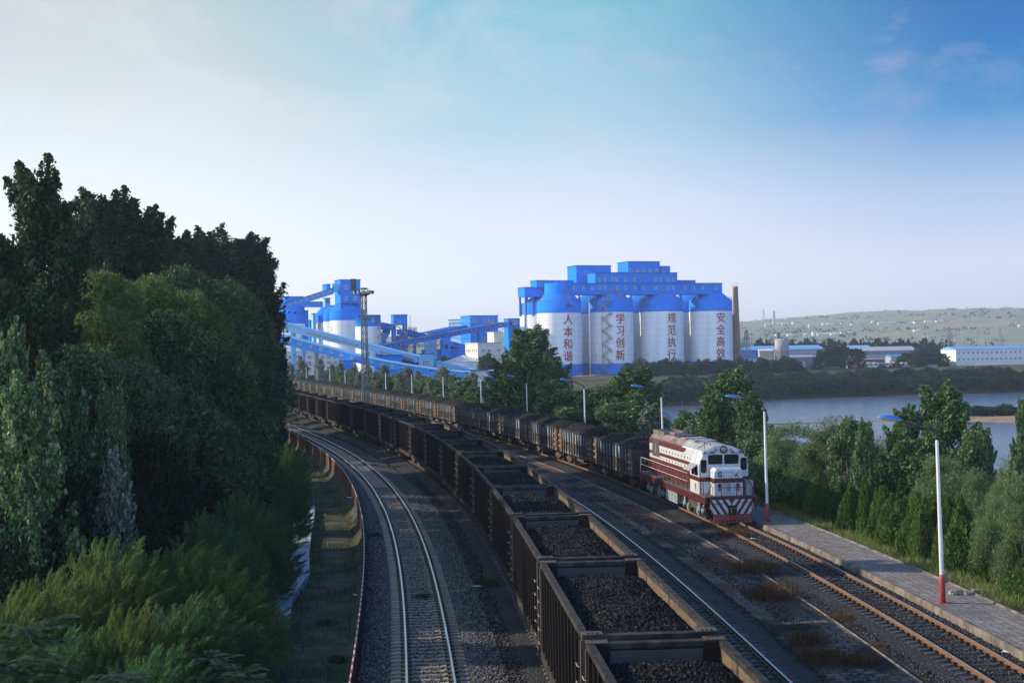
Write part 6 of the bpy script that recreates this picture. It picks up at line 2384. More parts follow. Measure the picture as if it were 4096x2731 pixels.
tks = [make_truck(M_tw, True), make_truck(M_steelgr), make_truck(M_trd)]
spots = [(300, 545, 0, 'white mixer truck at the left end of the back truck row'), (355, 545, 0, 'second white mixer truck of the back row'), (415, 545, 0, 'third white mixer truck of the back row'), (515, 545, 1, 'grey-bodied white truck at the right end of the back row'),
         (310, 630, 1, 'white truck parked just right of the orange excavator'), (405, 645, 0, 'white mixer truck in the front row behind the bank trees'), (690, 605, 2, 'red-bodied truck left of the dark tarpaulin heap'), (780, 640, 1, 'grey-bodied truck below the red-bodied truck'),
         (855, 630, 1, 'small pale truck in front of the dark tarpaulin heap'), (985, 620, 0, 'large white mixer truck right of the dark tarpaulin heap'), (1150, 605, 1, 'white truck beside the tan brick shed')]
used = set()
for (x_, y_, k, lab) in spots:
    t_ = tks[k] if k not in used else copy_tree(tks[k])
    used.add(k)
    Y_ = YF - 14 - (y_ - 545) * .12
    p_ = at(*r2(x_, y_), Y_)
    t_.location = (p_.x, p_.y, GZ + .15)
    t_.rotation_euler = (0, 0, R(-90 + random.uniform(-35, 35)))
    tag(t_, lab, 'truck', 'trucks parked in the far works yard')
# excavator
pe = at(*r2(110, 665), YF - 24)
ex = empty('excavator', (pe.x, pe.y, GZ), R(20), 'orange excavator with a folded arm in the far yard', 'excavator')
M_exc = mat('orange excavator paint', (0.45, 0.16, 0.03), 0.6, (0.3, 0.11, 0.03), 1, 0.7)
for y_ in (-1.3, 1.3):
    MB().box(-2.2, 2.2, y_ - .35, y_ + .35, 0, .9).build('track', M_tyre, ex)
b = MB().box(-2.4, 1.2, -1.4, 1.4, 1.0, 2.4)
b.build('body', M_exc, ex)
MB().box(.2, 1.9, -1.4, -.2, 1.3, 3.1).build('cab', M_wglass, ex)
b = MB()
b.bar((1, .4, 1.8), (-3.4, .4, 6.2), .5, .7)
b.bar((-3.4, .4, 6.2), (-6.4, .4, 2.6), .4, .6)
b.box(-7.1, -5.8, -.2, 1.0, 1.3, 2.7)
b.build('arm', M_exc, ex)
# sign board, tarpaulin heaps
pb_ = at(*r2(140, 515), YF - 10)
sb = empty('sign_board', (pb_.x, pb_.y, GZ), 0, 'small blue sign board with white writing in front of the left tree clump', 'sign')
zc = pb_.z - GZ
MB().box(-2.0, 2.0, -.1, .1, zc - 1.6, zc + 1.4).build('panel', M_shedblue, sb)
MB().box(-1.2, 1.2, -.14, -.104, zc + .3, zc + .8).box(-.7, .7, -.14, -.104, zc - .5, zc - .1).build('lettering', M_white, sb)
MB().bar((-1.6, 0, 0), (-1.6, 0, zc - 1.6), .2).bar((1.6, 0, 0), (1.6, 0, zc - 1.6), .2).build('posts', M_galv, sb)


def heap(label, zoom, xa, xb, yt, yb, Y, depth, m, name='stock_heap', cat='heap', rough=.25):
    a_, b_ = at(*zoom(xa, yb), Y), at(*zoom(xb, yb), Y)
    zt = at(*zoom((xa + xb) / 2, yt), Y).z
    n_, k_ = 40, 12
    X = np.linspace(a_.x, b_.x, n_)[None, :].repeat(k_, 0)
    Yg = np.linspace(Y, Y + depth, k_)[:, None].repeat(n_, 1)
    fx = np.sin(np.linspace(0, math.pi, n_))[None, :] ** .6
    fy = np.sin(np.linspace(0.02, math.pi - .02, k_))[:, None] ** .8
    rs = np.random.RandomState(int(xa) + 1)
    bumps = 1 + .22 * np.sin(np.linspace(0, 11 + xa % 5, n_))[None, :]
    Z = GZ - .8 + (zt - GZ + .8) * fx * fy * bumps / 1.15 + rs.rand(k_, n_) * rough
    o = grid_mesh(X, Yg, Z, name, m)
    return tag(o, label, cat)


heap('dark tarpaulin covered heap beside the white trucks', r2, 735, 1020, 535, 650, YF - 16, 8, M_tarp, cat='covered heap')
heap('dull green sheeted heap in front of the white workshop wall', r2, 1650, 1890, 500, 560, YF - 16, 8, M_tarpg, cat='covered heap')
heap('red and dark sheeted heap below the white workshop windows', r2, 2290, 2800, 545, 585, YF - 22, 8, M_redbrick, cat='covered heap')
M_soil = mat('tan spoil earth', (0.34, 0.22, 0.135), 0.95, (0.24, 0.155, 0.10), 0.4, 0.8, bump=.3)
heap('mound of tan earth at the foot of the lettered silos', zq, 660, 1060, 1172, 1230, 660, 12, M_soil, 'earth_mound', 'earth mound')
heap('smaller mound of tan earth right of the bigger one by the silos', zq, 1120, 1390, 1168, 1225, 664, 12, M_soil, 'earth_mound', 'earth mound')
heap('brown earth bank behind the trees of the far shore', r1, 820, 1830, 640, 740, YF - 45, 16, M_soil, 'earth_mound', 'earth mound')
GZ = GZ_OLD

# hill buildings: walls facing the light, each its own house
rh = lambda x, y: (2950 + x * .2551, 1220 + y * .2551)


def gz1(x, y):
    return float(ground_z(np.array([x]), np.array([y]))[0])


def on_hill(px_, py_, y0=1250, y1=6000):
    """where the sight line meets the hillside"""
    r_ = ray(px_, py_)
    ys_ = np.linspace(y0, y1, 400)
    xs_ = ys_ * r_.x / r_.y
    zs_ = CAM_H + ys_ * r_.z / r_.y
    g_ = ground_z(xs_, ys_)
    hit = np.where(g_ >= zs_)[0]
    k = hit[0] if len(hit) else len(ys_) - 1
    return Vector((xs_[k], ys_[k], g_[k]))


hb = [(rh, 435, 515, 300, 345), (rh, 560, 1030, 322, 344), (rh, 595, 670, 290, 318), (rh, 700, 790, 288, 318), (rh, 862, 888, 262, 314), (rh, 930, 1010, 285, 320), (rh, 1120, 1145, 308, 355), (rh, 1335, 1420, 296, 320), (rh, 1420, 1515, 298, 326), (rh, 1515, 1580, 290, 316),
      (rh, 1625, 1645, 262, 296), (rh, 1785, 1810, 308, 322), (rh, 2110, 2150, 262, 300), (rh, 2220, 2352, 280, 300), (rh, 755, 830, 198, 216), (rh, 1055, 1095, 460, 485), (rh, 785, 860, 465, 485), (rh, 1180, 1250, 425, 480), (rh, 1260, 1340, 455, 480), (rh, 1345, 1440, 455, 480),
      (rh, 1465, 1580, 452, 478), (rh, 1625, 1700, 420, 470), (rh, 1730, 1810, 435, 465), (rh, 600, 700, 472, 490), (r4, 60, 330, 280, 300), (r4, 620, 668, 262, 296), (r4, 790, 890, 258, 270), (r4, 970, 1080, 255, 272), (r4, 620, 710, 405, 418), (r4, 1190, 1380, 140, 152), (r4, 2280, 2330, 320, 340), (rh, 1070, 1300, 600, 612)]
wh_ = ['cream', 'white', 'pale', 'bright']
for k, (zm, xa, xb, ya, yb) in enumerate(hb):
    g_ = on_hill(*zm((xa + xb) / 2, yb))
    a_, b_ = at(*zm(xa, yb), g_.y), at(*zm(xb, yb), g_.y)
    h_ = (at(*zm(xa, ya), g_.y).z - a_.z) * .9 + .5
    o = MB()
    w_ = b_.x - a_.x
    o.box(-w_ / 2, w_ / 2, 0, 9, -3, h_, 0)
    o.prism([(-.3, h_ + .01), (9.3, h_ + .01), (4.5, h_ + 1.2)], -w_ / 2 - .3, w_ / 2 + .3, 1)
    n_ = max(1, int(w_ / 5))
    for j in range(n_):
        x_ = -w_ / 2 + (j + .5) * w_ / n_
        o.box(x_ - .6, x_ + .6, -.06, -.004, h_ * .3, h_ * .3 + 1.2, 2)
    hm = o.build('hillside_house', [M_yellowish if k % 3 == 0 else M_white, M_redbrick if k % 4 == 1 else M_greyw, M_wglass])
    hm.location = ((a_.x + b_.x) / 2, g_.y, g_.z)
    shape = 'long low' if w_ > 40 else 'tall narrow' if h_ > w_ else 'small'
    tag(hm, f'{shape} pale house, {ordinal(k)} counted along the distant hillside from the left', 'house', 'pale houses on the distant hills')
# hill chimney, mast, field poles
g_ = on_hill(*rh(570, 335))
t_ = at(*rh(571, 88), g_.y)
o = MB().lathe([(4.0, -4), (2.4, t_.z - g_.z), (1.8, t_.z - g_.z)], 16, [0, 0]).build('hill_chimney', M_silogrey, fix=False)
o.location = g_
tag(o, 'slender pale chimney standing among trees on the distant hill', 'chimney')
g_ = on_hill(*rh(413, 340))
t_ = at(*rh(414, 62), g_.y)
lattice_tower(g_, t_.z - g_.z, 4.5, ((.93, 2), (.7, 1.5)), 'thin pale relay tower left of the hill chimney', group=None, name='relay_tower', cat='mast')
pole = None
fp = [(rh, 1030, 590), (rh, 1140, 592), (rh, 1227, 592), (rh, 1277, 592), (rh, 1328, 592), (rh, 1433, 592), (rh, 1567, 585), (rh, 1880, 575), (rh, 1995, 590), (rh, 2213, 580), (r4, 57, 585), (r4, 295, 585), (r4, 382, 588), (r4, 492, 582), (r4, 738, 582), (r4, 842, 590), (r4, 1258, 580), (r4, 1385, 590), (r4, 1585, 585), (r4, 1697, 580), (r4, 1830, 620), (r4, 2002, 590)]
for k, (zm, x_, y_) in enumerate(fp):
    g_ = on_hill(*zm(x_, y_), 1000)
    if pole is None:
        b = MB()
        b.bar((0, 0, -2), (0, 0, 17), .75)
        b.bar((-1.6, 0, 15.5), (1.6, 0, 15.5), .45)
        pole = b.build('field_pole', M_silogrey)
        o = pole
    else:
        o = pole.copy()
        COL.objects.link(o)
    o.location = g_
    tag(o, f'pale power pole in the distant fields, {ordinal(k)} from the left', 'power pole', 'poles across the distant fields')

# ================================================================== lamp posts along the platform
M_polew = mat('white lamp pole', (0.62, 0.63, 0.64), 0.5, (0.42, 0.4, 0.38), 2, 0.6, stretch=(1, 1, .3))
M_poler = mat('faded red pole foot', (0.42, 0.075, 0.06), 0.6, (0.33, 0.06, 0.05), 3, 0.7)
M_arm = mat('dark lamp arm', (0.045, 0.04, 0.038), 0.7)
M_lampb = mat('blue lamp hood', (0.03, 0.17, 0.50), 0.4)
M_lampb2 = mat('grey lamp underside', (0.35, 0.36, 0.38), 0.4)
lamp = empty('lamp_post')
b = MB()
b.tube([(0, 0, 1.1), (0, 0, 1.12), (0, 0, 6.35), (0, 0, 6.42)], [.092, .09, .062, .04], 12)
b.build('pole', M_polew, lamp)
b = MB()
b.tube([(0, 0, -.1), (0, 0, 1.0), (0, 0, 1.12)], [.115, .112, .095], 12)
b.box(-.122, -.10, -.05, .05, .45, .8)
b.box(-.2, .2, -.2, .2, -.08, .025)
for sx_ in (-.14, .14):
    for sy_ in (-.14, .14):
        b.tube([(sx_, sy_, .02), (sx_, sy_, .07)], .025, 6)
b.build('pole_foot', M_poler, lamp)
b = MB()
b.tube([(0, 0, 6.38), (-.01, 0, 6.62), (-.08, 0, 6.74), (-.7, -.12, 7.0), (-1.42, -.25, 7.22)], .045, 8)
b.build('arm', M_arm, lamp)
b = MB()
sec = [(-1.35, .07, .05), (-1.5, .17, .12), (-1.8, .22, .15), (-2.1, .2, .12), (-2.32, .08, .05)]
n_ = 10
for x_, w_, h_ in sec:
    for k in range(n_):
        t_ = 2 * math.pi * k / n_
        zz = 7.24 + (-x_ - 1.35) * .16
        b.v.append((x_, -.25 + (x_ + 1.35) * .18 + w_ * math.cos(t_), zz + h_ * (math.sin(t_) if math.sin(t_) > 0 else .55 * math.sin(t_))))
for i in range(len(sec) - 1):
    for k in range(n_):
        k2 = (k + 1) % n_
        b.f.append((i * n_ + k, i * n_ + k2, (i + 1) * n_ + k2, (i + 1) * n_ + k))
        b.mi.append(0 if k < 5 else 1)
        b.sm.append(True)
b.f += [tuple(range(n_)), tuple(range(4 * n_, 5 * n_))]
b.mi += [0, 0]
b.sm += [False, False]
b.build('lamp_head', [M_lampb, M_lampb2], lamp)
s_l = P3.s_of(55.6)
for i in range(18):
    o = lamp if i == 0 else copy_tree(lamp)
    p, d = P3.p(s_l + 26.2 * i, 2.12 + (.25 if i == 2 else 0))
    o.location = (p.x, p.y, .05)
    o.rotation_euler = (random.uniform(-.006, .006), -.012 + random.uniform(-.008, .006), math.atan2(d.y, d.x) - math.pi / 2 + random.uniform(-.06, .06) - R(6))
    w_ = 'nearest' if i == 0 else ordinal(i) + ' nearest'
    ex_ = ', with a red foot' if i == 0 else ', beside the locomotive front' if i == 1 else ''
    tag(o, f'{w_} white lamp post with a blue head along the platform{ex_}', 'lamp post', 'lamp posts along the platform')
# small stone post on the platform edge
p, d = P3.p(P3.s_of(60.2), 3.85)
o = MB().hexa([(-.14, -.1, 0), (.14, -.1, 0), (.14, .1, 0), (-.14, .1, 0), (-.12, -.08, .42), (.12, -.08, .42), (.1, .08, .46), (-.12, .08, .45)]).build('marker_stone', M_conc)
o.location = (p.x, p.y, .05)
o.rotation_euler = (0, 0, .1)
tag(o, 'short grey concrete marker stone at the back edge of the platform', 'marker stone')
rb = MB()
rnd = random.Random(3)
for k in range(9):
    x_, y_, s_ = rnd.uniform(-.7, .7), rnd.uniform(-.5, .5), rnd.uniform(.07, .2)
    rb.hexa([(x_ + a_ * s_ * rnd.uniform(.6, 1), y_ + b_ * s_ * rnd.uniform(.6, 1), c_ * s_ * rnd.uniform(.5, .8)) for c_ in (0, 1) for a_, b_ in ((-1, -1), (1, -1), (1, 1), (-1, 1))])
o = rb.build('rubble', M_conc)
p, d = P3.p(P3.s_of(57.6), 3.6)
o.location = (p.x, p.y, .05)
tag(o, 'small pile of broken kerb stones lying on the platform by the marker stone', 'rubble')

# ================================================================== vegetation
NPR = np.random.RandomState(11)


def quads_mesh(name, C, A, Bv, m):
    """one leaf per row: centre C, half-length vector A, half-width vector B (rhomb)"""
    n = len(C)
    v = np.empty((n, 4, 3), np.float32)
    v[:, 0], v[:, 1], v[:, 2], v[:, 3] = C - A, C - Bv + A * .15, C + A, C + Bv + A * .15
    me = bpy.data.meshes.new(name)
    me.vertices.add(n * 4)
    me.vertices.foreach_set('co', v.ravel())
    me.loops.add(n * 4)
    me.loops.foreach_set('vertex_index', np.arange(n * 4, dtype=np.int32))
    me.polygons.add(n)
    me.polygons.foreach_set('loop_start', np.arange(n, dtype=np.int32) * 4)
    me.polygons.foreach_set('loop_total', np.full(n, 4, np.int32))
    me.materials.append(m)
    me.update(calc_edges=True)
    return me


def unit(n):
    v = NPR.randn(n, 3)
    return v / np.linalg.norm(v, axis=1)[:, None]


def leaves(C, size, aspect, m, name, bias=(0, 0, 0), bw=0.0):
    n = len(C)
    a = unit(n) + np.array(bias)[None] * bw
    a /= np.linalg.norm(a, axis=1)[:, None]
    q = unit(n)
    b = np.cross(a, q)
    b /= np.linalg.norm(b, axis=1)[:, None] + 1e-9
    s = size * np.clip(NPR.lognormal(-.08, .36, (n, 1)), .35, 2.0)
    return quads_mesh(name, C, a * s, b * s * aspect, m)


def trunk_mesh(h, r, limbs, m, name='trunk'):
    b = MB()
    k = 7
    xs = [(.012 * h * math.sin(2.1 * t_ + h), .010 * h * math.cos(1.7 * t_), h * t_) for t_ in np.linspace(0, 1, k)]
    xs[0] = (xs[0][0], xs[0][1], -.6)
    b.tube(xs, [r * (1 - .85 * i / (k - 1)) for i in range(k)], 7)
    for p0, p1 in limbs:
        p0, p1 = Vector(p0), Vector(p1)
        md = p0.lerp(p1, .5) + Vector((0, 0, -.06 * (p1 - p0).length))
        b.tube([p0, md, p1], [r * .4, r * .25, r * .08], 5)
    return b.mesh(name, [m])


def poplar(h, rad, nleaf, size, m, mb, seed, npl=150, base=.06):
    """flame-shaped crown of upswept leafy plumes, jagged at the top, with gaps between plumes"""
    rs = np.random.RandomState(seed)
    pts, limbs = [], []
    per = nleaf // npl

    def env(t):
        if t < .22:
            return .5 + .5 * t / .22
        return 1.0 if t < .42 else max(.04, (1 - ((t - .42) / .58) ** 1.15) * .97 + .03)
    for i in range(npl):
        t = base + (.90 - base) * ((i + rs.rand()) / npl) ** .92
        a_ = i * 2.399 + rs.uniform(-.5, .5)
        k = rad * env(t) * (rs.uniform(.25, 1.0) ** .6) * (1 + .18 * math.sin(3 * a_ + 5 * t + seed))
        p0 = np.array([k * math.cos(a_), k * math.sin(a_), h * t])
        L = h * rs.uniform(.07, .16) * (1.05 - .1 * t)
        d = np.array([.42 * math.cos(a_), .42 * math.sin(a_), rs.uniform(.75, 1.2)]) + rs.randn(3) * .16
        d /= np.linalg.norm(d)
        if i >= npl - 3:
            p0[:2] *= .5
        f = rs.beta(1.05, 1.2, per)
        w = L * .2 * (1.02 - f) ** .7 + .03
        c = p0[None] + d[None] * (L * f)[:, None] + rs.randn(per, 3) * w[:, None] * np.array([.85, .85, .6])
        pts.append(c)
        if i % 6 == 0:
            limbs.append((np.array([0, 0, max(.3, p0[2] - 1.3 * k - .4)]), p0))
    C = np.concatenate(pts)
    C[:, 2] *= h / np.percentile(C[:, 2], 99.93)
    C = C[C[:, 2] > .1]
    return leaves(C, size, .62, m, 'crown'), trunk_mesh(h * .9, .012 * h + .03, limbs, mb)


def rounded(h, rad, nleaf, size, aspect, m, mb, seed, nclump=46, droop=0.0, base=.18, flat=.85, crk=1.0):
    """crown of leaf clumps spread over and inside an uneven dome"""
    rs = np.random.RandomState(seed)
    pts, limbs = [], []
    per = nleaf // nclump
    zc = h * (.5 + base / 2)
    for i in range(nclump):
        u = rs.randn(3)
        u /= np.linalg.norm(u)
        if u[2] < -.45:
            u[2] *= -.6
        k = rs.uniform(.62, 1.0)
        cc = np.array([u[0] * rad * k, u[1] * rad * k, zc + u[2] * (h - zc) * k * (1 if u[2] > 0 else .9)])
        rr = rad * rs.uniform(.24, .46) * crk
        g = rs.randn(per, 3)
        g /= np.linalg.norm(g, axis=1)[:, None]
        c = cc[None] + g * (rr * rs.rand(per, 1) ** .45) * np.array([1, 1, flat])
        if droop:
            out = np.clip(np.hypot(c[:, 0], c[:, 1]) / rad, 0, 1.3)
            c[:, 2] -= droop * h * out ** 2 * rs.rand(per)
        pts.append(c)
        limbs.append((np.array([0, 0, h * rs.uniform(.2, .45)]), cc))
    C = np.concatenate(pts)
    C = C[C[:, 2] > .12]
    return leaves(C, size, aspect, m, 'crown', (0, 0, -1), .9 if droop else 0), trunk_mesh(h * .6, .02 * h + .03, limbs[::4], mb)


def domes(h, rad, nleaf, size, aspect, m, mb, seed, nd=13):
    """willow crown built of leafy domes, full on top, thin and drooping below, with dark gaps between"""
    rs = np.random.RandomState(seed)
    pts, limbs = [], []
    for i in range(nd):
        t = (i + .5) / nd
        z = h * (.12 + .78 * t)
        k = rad * (.98 - .7 * t ** 3) * rs.uniform(.62, 1.0)
        a_ = i * 2.4 + rs.uniform(-.4, .4)
        if i == nd - 1:
            k = 0
        rr = rad * rs.uniform(.42, .6)
        cc = np.array([k * math.cos(a_), k * math.sin(a_), min(z, h - rr * .85)])
        per = nleaf // nd
        g = rs.randn(per, 3)
        g /= np.linalg.norm(g, axis=1)[:, None]
        lo = g[:, 2] < -.1
        g[lo, 2] *= rs.rand(lo.sum()) * .8
        rv = rr * (.62 + .38 * rs.rand(per, 1) ** .5) * (1 + .16 * np.sin(7 * g[:, :1] + seed) * np.sin(6 * g[:, 1:2]))
        c = cc[None] + g * rv * np.array([1, 1, .85])
        dr = rs.rand(per) < .25
        c[dr, 2] -= rr * rs.rand(dr.sum()) * .9
        pts.append(c)
        limbs.append((np.array([0, 0, max(.3, z - h * .25)]), cc))
    C = np.concatenate(pts)
    return leaves(C, size, aspect, m, 'crown', (0, 0, -1), .5), trunk_mesh(h * .8, .018 * h + .03, limbs[::2], mb)


def wispy(h, rad, nplume, per, ln, wd, m, mb, seed, lean=(.24, -.06)):
    """feathery plumes blown to one side"""
    rs = np.random.RandomState(seed)
    Cs, As = [], []
    lv = np.array([lean[0], lean[1], .6])
    for i in range(nplume):
        u = rs.randn(3)
        u[2] = abs(u[2])
        u /= np.linalg.norm(u)
        k = rs.uniform(.55, 1)
        root_ = np.array([u[0] * rad * k, u[1] * rad * k, h * (.18 + .66 * u[2] * k)])
        L = h * rs.uniform(.07, .15)
        d0 = u * .9 + lv * rs.uniform(.6, 1.1) + rs.randn(3) * .18
        d0 /= np.linalg.norm(d0)
        f = rs.rand(per)
        bend = np.array([lean[0], lean[1], -.25])
        c = root_[None] + d0[None] * (L * f)[:, None] + bend[None] * (L * .35 * f ** 2)[:, None]
        c += rs.randn(per, 3) * (L * .17 * (1.05 - f))[:, None]
        ax = d0[None] + bend[None] * (.7 * f)[:, None] + rs.randn(per, 3) * .33
        Cs.append(c)
        As.append(ax)
    C, A = np.concatenate(Cs), np.concatenate(As)
    keep = C[:, 2] > .1
    C, A = C[keep], A[keep]
    A /= np.linalg.norm(A, axis=1)[:, None]
    n = len(C)
    s = NPR.uniform(.6, 1.2, (n, 1))
    b = np.cross(A, unit(n))
    b /= np.linalg.norm(b, axis=1)[:, None] + 1e-9
    limbs = [((0, 0, .1), (rad * .5 * math.cos(t_), rad * .5 * math.sin(t_), h * .6)) for t_ in np.linspace(0, 6, 9)]
    return quads_mesh('crown', C, A * ln * s, b * wd * s, m), trunk_mesh(h * .5, .06, limbs, mb)


def juniper(h, rad, n, m, mb, seed):
    """bushy conifer of several upright leaders"""
    rs = np.random.RandomState(seed)
    Cs, As = [], []
    nl = 6
    for i in range(nl):
        a0 = rs.rand() * 6.283
        k = 0 if i == 0 else rad * rs.uniform(.3, .62)
        hh = h * (1 if i == 0 else rs.uniform(.55, .92))
        m_ = n // nl
        t = rs.rand(m_) ** .85
        a_ = rs.rand(m_) * 6.283
        r_ = rad * .55 * (1 + .25 * np.sin(a_ * 3 + i)) * np.clip(1.2 * (1 - t) ** .6, .05, 1) * rs.rand(m_) ** .35
        Cs.append(np.stack([k * math.cos(a0) * (1 - .3 * t) + r_ * np.cos(a_), k * math.sin(a0) * (1 - .3 * t) + r_ * np.sin(a_), hh * (.03 + .97 * t)], 1))
        As.append(np.stack([.55 * np.cos(a_), .55 * np.sin(a_), np.ones(m_)], 1) + rs.randn(m_, 3) * .38)
    C, A = np.concatenate(Cs), np.concatenate(As)
    A /= np.linalg.norm(A, axis=1)[:, None]
    b = np.cross(A, unit(len(A)))
    b /= np.linalg.norm(b, axis=1)[:, None] + 1e-9
    s = rs.uniform(.6, 1.4, (len(A), 1))
    return quads_mesh('crown', C, A * .14 * s, b * .03 * s, m), trunk_mesh(h * .8, .05, [], mb)


M_bark = mat('grey brown bark', (0.10, 0.085, 0.065), 0.9, (0.05, 0.042, 0.034), 3, 0.8)
M_barkp = mat('pale poplar bark', (0.30, 0.29, 0.25), 0.9, (0.14, 0.13, 0.11), 2, 0.8)
L_pop = leafmat('dark poplar leaves', [(0.0096, 0.024, 0.0096), (0.0176, 0.04, 0.0144), (0.0256, 0.0528, 0.0192), (0.044, 0.068, 0.032)], .55, .28, spec=.16)
L_pops = leafmat('silver backed poplar leaves', [(0.03, 0.075, 0.022), (0.062, 0.135, 0.04), (0.10, 0.185, 0.06), (0.23, 0.29, 0.18)], .55, .28, spec=.16)
L_silv = leafmat('white poplar leaves', [(0.05, 0.09, 0.035), (0.10, 0.14, 0.075), (0.24, 0.28, 0.2), (0.36, 0.39, 0.31)], .5, .25)
L_wil = leafmat('yellow green willow leaves', [(0.038, 0.08, 0.02), (0.072, 0.128, 0.03), (0.11, 0.168, 0.042), (0.15, 0.195, 0.06)], .55, .35, spec=.1)
L_wild = leafmat('grey green willow leaves', [(0.0144, 0.0384, 0.0144), (0.0336, 0.072, 0.0272), (0.06, 0.108, 0.0416), (0.104, 0.16, 0.076)], .6, .14, spec=.1)
L_weep = leafmat('soft grey green willow leaves', [(0.0517, 0.0978, 0.0345), (0.0978, 0.161, 0.0575), (0.1495, 0.2185, 0.0862), (0.2185, 0.2875, 0.138)], .55, .35, spec=.1)
L_wisp = leafmat('straw green tamarisk sprays', [(0.0403, 0.084, 0.0179), (0.084, 0.1434, 0.0302), (0.1344, 0.1926, 0.0448), (0.2128, 0.252, 0.084)], .6, .4, objvar=.1, spec=.1)
L_wispg = leafmat('green tamarisk sprays', [(0.0223, 0.0711, 0.0264), (0.0487, 0.1319, 0.0457), (0.0812, 0.1928, 0.0609), (0.1421, 0.2537, 0.0812)], .6, .35, objvar=.15, spec=.1)
L_jun = leafmat('juniper sprays', [(0.026, 0.08, 0.018), (0.055, 0.14, 0.03), (0.09, 0.185, 0.04), (0.17, 0.13, 0.04)], .6, .3, objvar=.22, spec=.1)
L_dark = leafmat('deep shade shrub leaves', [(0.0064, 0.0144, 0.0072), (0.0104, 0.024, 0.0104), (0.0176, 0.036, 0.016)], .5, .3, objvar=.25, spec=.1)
L_far = leafmat('far bank willow leaves', [(0.0063, 0.0288, 0.018), (0.0108, 0.045, 0.027), (0.0216, 0.063, 0.036)], .6, .3, objvar=.2, spec=.1)
L_ail = leafmat('bright compound leaves', [(0.0104, 0.0358, 0.0104), (0.0169, 0.0553, 0.0143), (0.0292, 0.078, 0.0195)], .42, .35)
L_grass = leafmat('verge grass', [(0.05, 0.10, 0.016), (0.10, 0.16, 0.03), (0.18, 0.22, 0.06), (0.30, 0.26, 0.12)], .6, .4)
L_dry = leafmat('dry brown weeds', [(0.05, 0.022, 0.010), (0.10, 0.046, 0.018), (0.15, 0.085, 0.035)], .7, .3)

MAS = {
    'poplar': [poplar(20, 2.5, 64000, .125, L_pop, M_barkp, s_, 125) for s_ in (1, 2, 3)],
    'poplar_right': [poplar(11, 2.2, 36000, .10, L_pops, M_barkp, s_, 90) for s_ in (4, 5, 6)],
    'poplar_silver': [poplar(8, 1.3, 9000, .10, L_silv, M_barkp, s_, 60) for s_ in (7, 8)],
    'willow': [domes(7, 2.6, 44000, .10, .34, L_wil, M_bark, s_) for s_ in (21, 22)],
    'willow_grey': [domes(7, 2.6, 44000, .10, .34, L_wild, M_bark, s_) for s_ in (23, 24)],
    'young': [rounded(7, 1.9, 11000, .13, .5, L_pops, M_bark, s_, 40, base=.0) for s_ in (31, 32, 33)],
    'weeping': [rounded(8, 2.5, 30000, .10, .2, L_weep, M_bark, s_, 50, droop=.14, base=.0) for s_ in (34, 35)],
    'far': [rounded(9, 4.8, 5200, .36, .5, L_far, M_bark, s_, 40, droop=.1, base=.0) for s_ in (41, 42, 43)],
    'farpop': [poplar(12, 2.2, 2800, .30, L_far, M_bark, s_, 60) for s_ in (44, 45)],
    'wisp': [wispy(6, 2.4, 520, 190, .105, .009, L_wisp, M_bark, s_) for s_ in (51, 52)],
    'wispg': [wispy(6, 2.4, 480, 180, .105, .010, L_wispg, M_bark, s_) for s_ in (53, 54)],
    'juniper': [juniper(2.6, 1.0, 9000, L_jun, M_bark, s_) for s_ in (61, 62, 63)],
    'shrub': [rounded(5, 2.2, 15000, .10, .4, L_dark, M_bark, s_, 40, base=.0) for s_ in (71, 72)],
}
HGT = {'poplar': 20, 'poplar_right': 11, 'poplar_silver': 8, 'willow': 7, 'willow_grey': 7, 'young': 7, 'weeping': 8, 'far': 9, 'farpop': 12, 'wisp': 6, 'wispg': 6, 'juniper': 2.6, 'shrub': 5}
RADS = {'poplar': 2.5, 'poplar_right': 2.2, 'poplar_silver': 1.3, 'willow': 2.6, 'willow_grey': 2.6, 'young': 1.9, 'weeping': 2.5, 'far': 4.8, 'farpop': 2.2, 'wisp': 2.4, 'wispg': 2.4, 'juniper': 1.0, 'shrub': 2.2}
TCOUNT = [0]
GROW = {'willow': 1.6, 'willow_grey': 1.6, 'poplar': 1.15, 'poplar_right': 1.3, 'young': 1.4, 'weeping': 1.35, 'wisp': 1.35, 'wispg': 1.25, 'shrub': 1.2}


def plant(kind, x, y, top, label, group, name, cat='tree', rad=None, z=None, rz=None):
    """a plant whose tip reaches height top above the rails"""
    z = gz1(x, y) - .05 if z is None else z
    k = TCOUNT[0]
    TCOUNT[0] += 1
    cr, tr = MAS[kind][k % len(MAS[kind])]
    root = empty(name, (x, y, z), random.uniform(0, 6.28) if rz is None else rz, label, cat, group)
    sz = (top - z) / HGT[kind]
    sx = (rad / RADS[kind]) if rad else sz
    if kind.startswith('willow'):       # round crown carried on a taller trunk
        link('trunk', tr, root).scale = (sx, sx, sz * .95)
        c = link('crown', cr, root)
        c.scale = (sx, sx, sx * 1.1)
        c.location = (0, 0, max(0, top - z - HGT[kind] * sx * 1.1))
        return root
    root.scale = (sx, sx, sz)
    link('trunk', tr, root)
    link('crown', cr, root)
    return root


def dplant(kind, dx, dtop, Y, *a, rad=None, drad=None, **k):
    """survey note (2352 px copy): column and top row of the plant at distance Y; drad = half width in px"""
    p_ = at(dx * DK, dtop * DK, Y)
    if drad:
        rad = drad * DK / FOC * Y * GROW.get(kind, 1.0)
    return plant(kind, p_.x, p_.y, p_.z, *a, rad=rad, **k)


